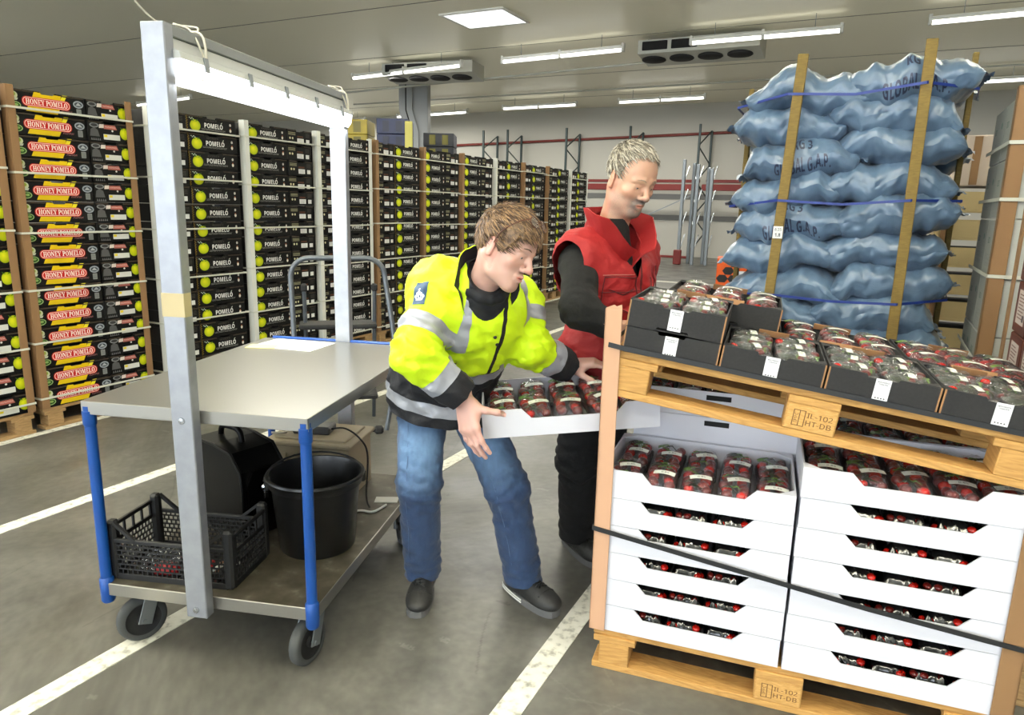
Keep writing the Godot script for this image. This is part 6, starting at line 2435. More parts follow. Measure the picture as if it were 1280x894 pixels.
func shoe(parent: Node3D, xf: Transform3D, upper: Material, sole: Material, stripe: Material) -> void:
	var F := Field.new(Vector3(-0.075, 0.0, -0.13), Vector3(0.075, 0.17, 0.23), 0.005)
	F.ell(Vector3(0, 0.055, -0.050), Basis(), Vector3(0.042, 0.055, 0.048), 0.03)
	F.ell(Vector3(0, 0.050, 0.050), Basis(), Vector3(0.044, 0.045, 0.09), 0.04)
	F.ell(Vector3(0.004, 0.040, 0.130), Basis(), Vector3(0.050, 0.036, 0.066), 0.04)
	F.cone(Vector3(0, 0.07, -0.025), Vector3(0, 0.135, -0.030), 0.046, 0.049, 0.03)
	var g := split(soup(F.net()), func(p): return p.y - 0.022)[1] as Geo
	g = split(g, func(p): return p.y - 0.142)[0]
	var g0 := g
	var s := gpart("shoe", g, upper, parent, xf)
	var out := PackedVector2Array()
	for k in 28:
		var a := TAU * k / 28.0
		var z := 0.040 + cos(a) * 0.152
		var w := 0.046 + 0.008 * sin(clampf((z - 0.02) / 0.17, -1.0, 1.0) * 1.5)
		out.push_back(Vector2(signf(sin(a)) * pow(absf(sin(a)), 0.6) * w, -z))
	g = Geo.new()
	g.prism(Transform3D(Basis(Vector3.RIGHT, -PI / 2), Vector3(0, 0.001, 0)), out, 0.027)
	gpart("sole", g, sole, s)
	if stripe:
		g = Geo.new()
		for k in out.size():
			var a := out[k]
			var b := out[(k + 1) % out.size()]
			if a.y > -0.07 and b.y > -0.07 and a.x < 0 and b.x < 0:
				for yy in [0.010, 0.020]:
					g.bar(Vector3(a.x - 0.001, yy, -a.y), Vector3(b.x - 0.001, yy, -b.y), 0.004, 0.005)
		gpart("sole_stripe", g, stripe, s)
	g = Geo.new()   # toe cap seam
	var seam := []
	for k in 13:
		var a := -1.35 + 2.7 * k / 12.0
		var o := Vector3(sin(a) * 0.08, 0.0, 0.118 + cos(a) * 0.012)
		var hit := surface_hit(g0, o + Vector3(0, 0.3, 0) - Vector3(sin(a) * 0.03, 0, 0), Vector3(0, -1, 0))
		if hit[0].y < 0.092 and hit[0].y > 0.02:
			seam.append(hit[0] + Vector3(0, 0.001, 0))
	if seam.size() > 2:
		g.tube(seam, 0.0022, 6)
	gpart("toe_seam", g, M.strap_black, s)
	g = Geo.new()
	for k in 5:
		var z := 0.032 + k * 0.017
		for dz in [0.008, -0.008]:
			var lp := []
			for q in 7:
				var x := -0.022 + q * 0.0073
				var hit := surface_hit(g0, Vector3(x, 0.3, z + dz * (q / 3.0 - 1.0)), Vector3(0, -1, 0))
				if hit[0].y > 0.05 and hit[0].y < 0.128:
					lp.append(hit[0] + Vector3(0, 0.0025, 0))
			if lp.size() > 3:
				g.tube(lp, 0.0034, 6)
	gpart("laces", g, M.strap_black, s)


# a collar leaf round the neck: stations of [angle from the nape, foot radius, top radius, foot height, top height]
func collar(parent: Node3D, outer: Material, inner: Material, o: Vector3, axis: Vector3, lat: Vector3, front: Vector3, st: Array, reach: float, sd: int) -> void:
	var n := FastNoiseLite.new()
	n.seed = sd
	n.frequency = 1.0
	var A := []
	var I := []
	for k in 33:
		var a := lerpf(-reach, reach, k / 32.0)
		var b := absf(a)
		var j := 0
		while j < st.size() - 2 and b > st[j + 1][0]:
			j += 1
		var w: float = clampf((b - st[j][0]) / (st[j + 1][0] - st[j][0]), 0.0, 1.0)
		w = w * w * (3.0 - 2.0 * w)
		var v := []
		for q in range(1, 5):
			v.append(lerpf(st[j][q], st[j + 1][q], w))
		var dir := lat * sin(a) - front * cos(a)
		var ra := []
		var ri := []
		for q in 7:
			var t := q / 6.0
			var r: float = lerpf(v[0], v[1], t * t * 0.5 + t * 0.5) + n.get_noise_2d(a * 1.8, t * 2.0) * 0.010
			var h: float = lerpf(v[2], v[3], t)
			ra.append(o + dir * r + axis * h)
			ri.append(o + dir * (r - 0.010 + 0.006 * t) + axis * (h + 0.001))
		A.append(ra)
		I.append(ri)
	var g := Geo.new()
	g.sheet(A)
	var e := Geo.new()
	var edge := []
	for k in 33:
		edge.append([A[k][6], I[k][6]])
	e.sheet(edge)
	for k in [0, 32]:
		e.sheet([A[k], I[k]])
	g.add(e)
	var c := gpart("collar", g, outer, parent)
	g = Geo.new()
	g.sheet(I)
	gpart("collar_lining", g, inner, c)


func surface_hit(g: Geo, from: Vector3, dir: Vector3) -> Array:
	var best := 1e9
	var nn := -dir
	for k in range(0, g.v.size(), 3):
		var t = Geometry3D.ray_intersects_triangle(from, dir, g.v[k], g.v[k + 1], g.v[k + 2])
		if t != null and from.distance_to(t) < best:
			best = from.distance_to(t)
			nn = (g.n[k] + g.n[k + 1] + g.n[k + 2]).normalized()
	return [from + dir * best, nn] if best < 1e8 else [from + dir * 0.2, -dir]


# the piece of a surface inside a rectangle seen along -n, lifted a little; uv across it
func patch(g: Geo, c: Vector3, x: Vector3, y: Vector3, w: float, h: float, lift: float) -> Geo:
	var n := x.cross(y)
	var q := split(g, func(p): return -(p - c).dot(n) - 0.10)[0] as Geo
	var lim := split(q, func(p): return (p - c).dot(n) - 0.16)[0] as Geo
	q = split(lim, func(p): return absf((p - c).dot(x)) - w / 2)[0]
	q = split(q, func(p): return absf((p - c).dot(y)) - h / 2)[0]
	var front := Geo.new()
	for k in range(0, q.v.size(), 3):
		if (q.n[k] + q.n[k + 1] + q.n[k + 2]).dot(n) > 0.3:
			for j in 3:
				front.v.push_back(q.v[k + j]); front.n.push_back(q.n[k + j])
				front.t.push_back(Vector2((q.v[k + j] - c).dot(x) / w + 0.5, 0.5 - (q.v[k + j] - c).dot(y) / h))
	return puff(front, lift)


func eye_parts(parent: Node3D, xf: Transform3D, iris: Color) -> void:
	for s in [-1.0, 1.0]:
		var g := Geo.new()
		g.ball(Transform3D(Basis.from_scale(Vector3.ONE * 0.0122), Vector3.ZERO), 20, 14)
		var look := Vector3(0, -0.35, 1).normalized()
		paint(g, func(p, _n): return Color(0.01, 0.01, 0.01) if p.normalized().dot(look) > 0.97 else (iris if p.normalized().dot(look) > 0.86 else Color(0.50, 0.45, 0.42)))
		var m := mat("eyeball", Color.WHITE, 0.15)
		m.vertex_color_use_as_albedo = true
		gpart("eye", g, m, parent, xf * Transform3D(Basis(), Vector3(s * 0.0325, -0.0065, 0.0773)))


func skin_mat() -> StandardMaterial3D:
	if M.has("skin"):
		return M.skin
	var m := mat("skin", Color.WHITE, 0.48)
	m.vertex_color_use_as_albedo = true
	m.subsurf_scatter_enabled = true
	m.subsurf_scatter_strength = 0.08
	m.normal_enabled = true
	m.normal_texture = noise_tex(256, 0.12, [], 3, 31, true, 2.0)
	m.normal_scale = 0.12
	tri_mat(m, 9.0)
	return m


func fabric(called: String, col: Color, rough: float, scale: float, bump: float, sheen := 0.25) -> StandardMaterial3D:
	var m := mat(called, col, rough)
	m.normal_enabled = true
	m.normal_texture = noise_tex(256, 0.035, [], 4, 33, true, 5.0)
	m.normal_scale = bump
	m.rim_enabled = true
	m.rim = sheen
	m.rim_tint = 0.6
	tri_mat(m, scale)
	return m


func folds(F: Field, spots: Array, amp: float, seed_: int) -> void:
	var n := FastNoiseLite.new()
	n.seed = seed_
	n.frequency = 1.0
	n.fractal_octaves = 3
	F.warp(func(p: Vector3, d: float) -> float:
		var r := 1.0 - absf(n.get_noise_3d(p.x * 7.0 + p.y * 3.0, p.y * 9.0, p.z * 7.0 - p.y * 4.0)) * 2.2
		var fade := clampf(1.6 - absf(d) / 0.022, 0.0, 1.0)
		var e := d - amp * r * fade
		for s in spots:   # [centre, axis, reach, height, wavelength]
			var q: Vector3 = p - s[0]
			var w := clampf(1.0 - q.length() / s[2], 0.0, 1.0)
			if w > 0.0:
				var ph: float = q.dot(s[1]) / s[4] + n.get_noise_3dv(p * 6.0) * 0.9
				e -= s[3] * 1.15 * w * fade * sin(ph * TAU)
		return e, 0.035)


func person_yellow() -> void:
	cloth_noise.frequency = 1.0
	var pel := Vector3(-1.394, 0.890, -2.193)
	var chest := Vector3(-1.194, 1.154, -2.059)
	var neck := Vector3(-1.105, 1.275, -1.975)
	var rsho := Vector3(-1.245, 1.268, -1.955)
	var lsho := Vector3(-1.110, 1.190, -2.245)
	var relb := Vector3(-1.223, 1.070, -1.770)
	var rwri := Vector3(-1.108, 0.918, -1.882)
	var lelb := Vector3(-1.040, 1.045, -2.190)
	var lwri := Vector3(-0.955, 0.940, -2.385)
	var rhip := Vector3(-1.439, 0.870, -2.143)
	var lhip := Vector3(-1.344, 0.842, -2.276)
	var rkn := Vector3(-1.401, 0.504, -2.052)
	var lkn := Vector3(-1.124, 0.482, -2.231)
	var rank := Vector3(-1.455, 0.115, -2.152)
	var lank := Vector3(-1.082, 0.110, -2.313)
	var axis := (neck - pel).normalized()
	var lat := (lsho - rsho).normalized()
	lat = (lat - axis * lat.dot(axis)).normalized()
	var front := lat.cross(axis)
	var TB := Basis(lat, axis, front)
	var mid := (rsho + lsho) * 0.5
	# --- body: trunk and limbs coarse under the clothes, head and hands fine, one mesh
	var B := Field.new(Vector3(-1.65, 0.05, -2.55), Vector3(-0.85, 1.45, -1.65), 0.014)
	B.ell(pel, TB, Vector3(0.13, 0.12, 0.10), 0.05)
	B.cone(pel, chest, 0.11, 0.10, 0.05)
	B.cone(rsho, lsho, 0.055, 0.055, 0.05)
	B.cone(chest, neck, 0.10, 0.05, 0.05)
	for a in [[rsho, relb, 0.045, 0.038], [relb, rwri, 0.036, 0.026], [lsho, lelb, 0.045, 0.038], [lelb, lwri, 0.036, 0.026], [rhip, rkn, 0.07, 0.05], [rkn, rank, 0.048, 0.036], [lhip, lkn, 0.07, 0.05], [lkn, lank, 0.048, 0.036]]:
		B.cone(a[0], a[1], a[2], a[3], 0.03)
	var base := Color(0.56, 0.335, 0.265)
	var body := paint(soup(B.net()), func(_p, _n): return base)
	var hx := frame(in_cam(Vector3(0.79, -0.43, 0.43)), in_cam(Vector3(0.38, 0.90, 0.14)), Vector3.ZERO)
	hx.basis = hx.basis.scaled_local(Vector3.ONE * 0.92)
	var ear := Vector3(-1.016, 1.408, -1.872)
	hx.origin = ear + hx.basis.x * 0.078 + hx.basis.y * 0.012 + hx.basis.z * 0.012
	var look := {"jaw": 0.96, "neck": hx.affine_inverse() * (neck + Vector3(0, -0.02, 0)), "hair": 0.015, "temple": -0.012, "tufts": 2200, "strand": 0.045, "lift": 0.012, "comb": Vector3(0.25, 0.0, 0.8),
		"line": [Vector2(0.095, 0.062), Vector2(0.07, 0.055), Vector2(0.045, 0.010), Vector2(0.012, -0.030), Vector2(0.004, 0.018), Vector2(-0.035, 0.015), Vector2(-0.05, -0.045), Vector2(-0.13, -0.065)]}
	var hn := head_net(look)
	var hl := paint(soup(hn), func(p, _n): return skin(base, p, look))
	body.add(hl, hx)
	# right hand: fingers flat down the outer end of the tray, thumb hooked over its rim
	var rf := hand_frame(Vector3(-1.108, 0.905, -1.885), in_cam(Vector3(0.16, -0.95, 0.20)), in_cam(Vector3(-0.60, 0.05, 0.80)), true)
	var rh := hand_geo(rf, [[0.30, 0.25, 0.15, 0.05], [0.34, 0.28, 0.18, 0.0], [0.36, 0.32, 0.2, -0.04], [0.40, 0.35, 0.2, -0.09]], [Vector3(0.85, 0.45, -0.2), Vector3(0.75, 0.35, -0.75), Vector3(0.55, 0.35, -0.9)], true)
	body.add(paint(mirror_ok(rh), func(_p, _n): return Color(0.58, 0.34, 0.275)))
	# left hand over the back rim near the far end
	var lf := hand_frame(Vector3(-0.965, 0.945, -2.405), in_cam(Vector3(0.93, 0.10, 0.20)), in_cam(Vector3(-0.05, 0.95, 0.30)), false)
	var lh := hand_geo(lf, [[0.35, 0.85, 0.5, 0.03], [0.40, 0.90, 0.5, 0.0], [0.45, 0.95, 0.5, -0.03], [0.5, 1.0, 0.5, -0.08]], [Vector3(0.6, 0.7, -0.5), Vector3(0.4, 0.9, -0.5), Vector3(0.1, 0.9, -0.6)], false)
	body.add(paint(mirror_ok(lh), func(_p, _n): return Color(0.56, 0.335, 0.27)))
	var me := MeshInstance3D.new()
	me.name = numbered("person")
	me.mesh = mesh_of([body, skin_mat()])
	add_child(me)
	tag(me, "bending man in a yellow reflective jacket and jeans holding the white tray", "person")
	eye_parts(me, hx, Color(0.06, 0.07, 0.075))
	# --- hair and brows
	var hm := mat("hair_brown", Color(0.44, 0.34, 0.23), 0.5)
	hm.albedo_texture = noise_tex(256, 0.03, [[0.25, 0.5, 0.75], [Color(0.55, 0.52, 0.5), Color(0.9, 0.88, 0.86), Color(1, 1, 1)]], 4, 41)
	tri_mat(hm, 9.0)
	hair_parts(me, look, hx, hm, Color(0.30, 0.215, 0.14), Color(0.56, 0.44, 0.30))
	for s in [-1.0, 1.0]:
		var g := Geo.new()
		g.tube(spline([Vector3(s * 0.013, 0.0185, 0.1010), Vector3(s * 0.030, 0.0235, 0.0960), Vector3(s * 0.049, 0.0185, 0.0820)], 5), [0.001, 0.0022, 0.003, 0.0032, 0.0032, 0.003, 0.003, 0.0028, 0.0022, 0.0016, 0.0008], 6, false, 0.6)
		gpart("eyebrow", g, hm, me, hx)
	# --- jacket
	var J := Field.new(Vector3(-1.68, 0.68, -2.52), Vector3(-0.88, 1.45, -1.62), 0.0095)
	J.ell(pel + axis * 0.0 + front * 0.01, TB, Vector3(0.195, 0.20, 0.165), 0.05)
	J.cone(pel - Vector3(0.0, 0.14, 0.0) - lat * 0.03, pel, 0.165, 0.15, 0.06)
	J.cone(pel - Vector3(0.0, 0.14, 0.0) + lat * 0.05, pel, 0.16, 0.15, 0.06)
	J.ell(pel.lerp(chest, 0.5) + front * 0.015, TB, Vector3(0.185, 0.22, 0.155), 0.06)
	J.ell(chest + front * 0.01, TB, Vector3(0.195, 0.19, 0.150), 0.06)
	J.cone(rsho + axis * -0.03, lsho + axis * -0.03, 0.098, 0.098, 0.06)
	J.cone(chest, neck, 0.12, 0.082, 0.05)
	J.cone(rsho, relb, 0.080, 0.067, 0.04)
	J.cone(relb, rwri, 0.066, 0.053, 0.02)
	J.cone(lsho, lelb, 0.080, 0.068, 0.04)
	J.cone(lelb, lwri, 0.067, 0.052, 0.02)
	folds(J, [[relb, (relb - rsho).normalized(), 0.16, 0.011, 0.042], [lelb, (lelb - lsho).normalized(), 0.15, 0.010, 0.042], [rsho.lerp(chest, 0.5), lat, 0.14, 0.006, 0.06], [pel.lerp(chest, 0.4) + front * 0.12, axis, 0.16, 0.008, 0.055]], 0.012, 51)
	var jk := soup(J.net())
	# open hem and cuffs
	var hem_n := Vector3(0.20, 0.95, 0.05).normalized()
	var hem_o := pel + Vector3(0, -0.125, 0)
	jk = split(jk, func(p): return (p - hem_o).dot(hem_n))[1]
	jk = split(jk, func(p): return (seg_t(p, relb, rwri) - 0.93 if seg_d(p, relb, rwri) < 0.085 and seg_t(p, relb, rwri) > 0.5 else -1.0))[0]
	jk = split(jk, func(p): return (seg_t(p, lelb, lwri) - 0.93 if seg_d(p, lelb, lwri) < 0.085 and seg_t(p, lelb, lwri) > 0.5 else -1.0))[0]
	jk = split(jk, func(p):
		var q: Vector3 = p - neck - front * 0.012
		return maxf(Vector2(q.dot(lat), q.dot(front)).length() - 0.068, -0.065 - q.dot(axis)))[1]
	var L := pel.distance_to(neck)
	var s_of := func(p): return (p - pel).dot(axis) / L
	# sort the cloth into sleeves and trunk, then cut the bands out of each
	var d_t := func(p): return minf(seg_d(p, pel, chest), seg_d(p, chest, mid)) - 0.155
	var cut1 := split(jk, func(p): return minf(seg_d(p, rsho, relb), seg_d(p, relb, rwri)) - 0.078 - d_t.call(p))
	var cut2 := split(cut1[1], func(p): return minf(seg_d(p, lsho, lelb), seg_d(p, lelb, lwri)) - 0.078 - d_t.call(p))
	var silver := []
	var navy := []
	var rest := Geo.new()
	var plans := [
		[cut1[0], [
			[silver, func(p): return absf(seg_t(p, rsho, relb) - 0.70) - 0.11 if seg_d(p, relb, rwri) > seg_d(p, rsho, relb) - 0.002 else 1.0],
			[silver, func(p): return absf(seg_t(p, relb, rwri) - 0.50) - 0.11],
			[navy, func(p): return 0.61 - seg_t(p, relb, rwri)]]],
		[cut2[0], [
			[silver, func(p): return absf(seg_t(p, lsho, lelb) - 0.45) - 0.15],
			[silver, func(p): return absf(seg_t(p, lelb, lwri) - 0.48) - 0.12],
			[navy, func(p): return 0.60 - seg_t(p, lelb, lwri)]]],
		[cut2[1], [
			[navy, func(p): return maxf(Vector2((p - neck - front * 0.014).dot(lat), (p - neck - front * 0.014).dot(front) * 0.8).length() - 0.084, -0.075 - (p - neck).dot(axis))],
			[silver, func(p): return maxf(absf(absf((p - mid).dot(lat)) - 0.130) - 0.021, 0.68 - s_of.call(p))],
			[silver, func(p): return absf(s_of.call(p) - 0.42) - 0.055],
			[silver, func(p): return absf((p - hem_o).dot(hem_n) - 0.065) - 0.024],
			[navy, func(p): return s_of.call(p) - 0.38],
			[navy, func(p): return maxf(absf((p - mid).dot(lat) - 0.005) - 0.008, -(p - mid).dot(front))]]]]
	for pl in plans:
		var left: Geo = pl[0]
		for e in pl[1]:
			var two := split(left, e[1])
			if two[0].v.size():
				e[0].append(two[0])
			left = two[1]
		rest.v.append_array(left.v)
		rest.n.append_array(left.n)
	rest.t.resize(rest.v.size())
	jk = rest
	var hv := fabric("hi_vis_yellow", Color(0.80, 0.93, 0.06), 0.62, 5.0, 0.35)
	var sv := fabric("reflective_tape", Color(0.62, 0.63, 0.66), 0.4, 8.0, 0.15)
	sv.metallic = 0.25
	var nv := fabric("navy_cloth", Color(0.04, 0.048, 0.075), 0.8, 5.0, 0.35, 0.1)
	var jp := gpart("jacket", jk, hv, me)
	for g in silver:
		gpart("reflective_band", puff(g, 0.0012), sv, jp)
	var all_navy := Geo.new()
	for g in navy:
		gpart("navy_panel", g, nv, jp)
	collar(jp, hv, nv, neck + front * 0.012, axis, lat, front, [[0.0, 0.070, 0.096, -0.04, 0.095], [1.0, 0.064, 0.104, -0.04, 0.090], [1.9, 0.054, 0.118, -0.06, 0.035], [2.85, 0.022, 0.120, -0.165, -0.085]], 2.85, 3)
	# badge, snaps, pocket
	var ua := (rsho - relb).normalized()
	var bn := in_cam(Vector3(-0.45, 0.1, 0.9))
	bn = (bn - ua * bn.dot(ua)).normalized()
	var bc := rsho.lerp(relb, 0.36)
	var bx := ua.cross(bn)
	gpart("badge", patch(jk, bc, bx, ua, 0.046, 0.076, 0.0025), M.print_badge, jp)
	var pk := patch(jk, chest - lat * 0.085 - axis * 0.03, lat, axis, 0.13, 0.045, 0.004)
	gpart("pocket_flap", pk, hv, jp)
	for q in [[-0.085, -0.045], [-0.01, -0.14], [0.02, 0.08], [0.035, 0.05]]:
		var o: Vector3 = chest + lat * q[0] + axis * q[1]
		var hit := surface_hit(jk, o + front * 0.4, -front)
		var g := Geo.new()
		g.ball(Transform3D(Basis.from_scale(Vector3(0.006, 0.006, 0.006)), hit[0] + hit[1] * 0.002), 10, 6)
		gpart("snap_button", g, nv, jp)
	# dark shirt collar inside
	var SH := Field.new(neck - Vector3.ONE * 0.16, neck + Vector3.ONE * 0.16, 0.006)
	for k in 12:
		var a0 := TAU * k / 12.0
		var a1 := TAU * (k + 1) / 12.0
		SH.cone(neck + axis * 0.022 + front * (0.014 + cos(a0) * 0.066) + lat * sin(a0) * 0.064, neck + axis * 0.022 + front * (0.014 + cos(a1) * 0.066) + lat * sin(a1) * 0.064, 0.020, 0.020, 0.01)
	SH.ell(neck - axis * 0.03 + front * 0.02, TB, Vector3(0.084, 0.06, 0.078), 0.02)
	gpart("shirt", soup(SH.net()), nv, me)
	# --- jeans
	var D := Field.new(Vector3(-1.62, 0.02, -2.46), Vector3(-0.98, 1.0, -1.92), 0.0095)
	D.ell(pel + Vector3(0, -0.03, 0), TB, Vector3(0.155, 0.14, 0.125), 0.05)
	D.cone(rhip, rkn, 0.098, 0.074, 0.05)
	D.cone(rkn, rank - Vector3(0, 0.03, 0), 0.074, 0.070, 0.04)
	D.cone(lhip, lkn, 0.098, 0.074, 0.05)
	D.cone(lkn, lank - Vector3(0, 0.03, 0), 0.074, 0.072, 0.04)
	folds(D, [[rkn, Vector3.UP, 0.17, 0.007, 0.06], [lkn, (lhip - lkn).normalized(), 0.17, 0.008, 0.055], [rank + Vector3(0, 0.06, 0), Vector3.UP, 0.13, 0.008, 0.045], [lank + Vector3(0, 0.05, 0), Vector3.UP, 0.13, 0.007, 0.045], [rhip - Vector3(0, 0.12, 0), Vector3(0.4, 0.8, 0), 0.14, 0.006, 0.06]], 0.0065, 61)
	var jn := soup(D.net())
	jn = split(jn, func(p): return p.y - 0.075)[1]
	jn = split(jn, func(p): return p.y - 0.86)[0]
	var toward := in_cam(Vector3(0.0, 0.1, 1.0))
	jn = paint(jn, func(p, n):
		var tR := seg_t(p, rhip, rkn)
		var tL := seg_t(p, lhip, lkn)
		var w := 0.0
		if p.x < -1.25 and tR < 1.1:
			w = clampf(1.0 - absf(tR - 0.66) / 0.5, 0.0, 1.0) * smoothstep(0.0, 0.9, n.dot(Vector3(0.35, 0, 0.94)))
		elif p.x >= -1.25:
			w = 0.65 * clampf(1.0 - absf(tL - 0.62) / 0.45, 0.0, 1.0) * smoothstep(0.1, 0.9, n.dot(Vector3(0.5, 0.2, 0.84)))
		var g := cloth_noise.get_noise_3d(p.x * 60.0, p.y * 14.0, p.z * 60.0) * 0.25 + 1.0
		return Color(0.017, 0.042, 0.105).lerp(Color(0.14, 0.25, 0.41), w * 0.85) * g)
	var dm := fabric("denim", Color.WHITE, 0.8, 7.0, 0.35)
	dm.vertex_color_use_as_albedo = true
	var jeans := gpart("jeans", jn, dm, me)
	for e in [[lhip, lkn, lank], [rhip, rkn, rank]]:   # outer seam stitching
		var pts := []
		for k in 15:
			var t := 0.25 + k / 14.0 * 1.6
			var a: Vector3 = (e[0] as Vector3).lerp(e[1], minf(t, 1.0)) if t < 1.0 else (e[1] as Vector3).lerp(e[2], t - 1.0)
			var out := in_cam(Vector3(-0.45, 0.0, 0.9))
			var hit := surface_hit(jn, a + out * 0.3, -out)
			pts.append(hit[0] + hit[1] * 0.001)
		var g := Geo.new()
		g.tube(pts, 0.0013, 5)
		gpart("seam", g, mat("denim_thread", Color(0.30, 0.38, 0.50), 0.8), jeans)
	var up := fabric("shoe_black", Color(0.13, 0.13, 0.125), 0.55, 8.0, 0.3)
	var so := mat("sole_grey", Color(0.36, 0.36, 0.36), 0.7)
	shoe(me, Transform3D(Basis(Vector3.UP, atan2(0.42, 0.91)), Vector3(rank.x + 0.008, 0.0, rank.z + 0.005)), up, so, null)
	shoe(me, Transform3D(Basis(Vector3.UP, atan2(0.92, 0.38)), Vector3(lank.x, 0.0, lank.z)), up, so, M.paper)
	# --- glasses pushed up into the hair
	var gl := thing("eyeglasses", "tortoiseshell-framed spectacles pushed up on the bending man's hair", "glasses", hx * Transform3D(Basis(Vector3.RIGHT, -0.62), Vector3(0, 0.106, 0.072)))
	for s in [-1.0, 1.0]:
		var g := Geo.new()
		var rim := []
		for k in 17:
			var a := TAU * k / 16.0
			rim.append(Vector3(s * 0.034 + cos(a) * 0.026, sin(a) * 0.018, 0.012 - absf(s * 0.034 + cos(a) * 0.026) * 0.12))
		g.tube(rim, 0.0018, 6)
		gpart("rim", g, mat("tortoise", Color(0.30, 0.14, 0.05), 0.3), gl)
		g = Geo.new()
		for k in 16:
			g.flat(Vector3(s * 0.034, 0, 0.008), rim[k], rim[k + 1], Vector3.BACK)
		var lm := mat("lens_glass", Color(0.85, 0.9, 0.92, 0.12), 0.05)
		lm.transparency = BaseMaterial3D.TRANSPARENCY_ALPHA
		gpart("lens", g, lm, gl)
		g = Geo.new()
		g.tube(spline([Vector3(s * 0.060, 0.006, 0.004), Vector3(s * 0.085, 0.0, -0.03), Vector3(s * 0.098, -0.02, -0.085), Vector3(s * 0.090, -0.045, -0.12)]), 0.002, 6)
		gpart("temple_arm", g, M.tortoise, gl)
	var br := Geo.new()
	br.tube(spline([Vector3(-0.009, 0.004, 0.011), Vector3(0, 0.008, 0.014), Vector3(0.009, 0.004, 0.011)]), 0.0018, 6)
	gpart("bridge", br, M.tortoise, gl)


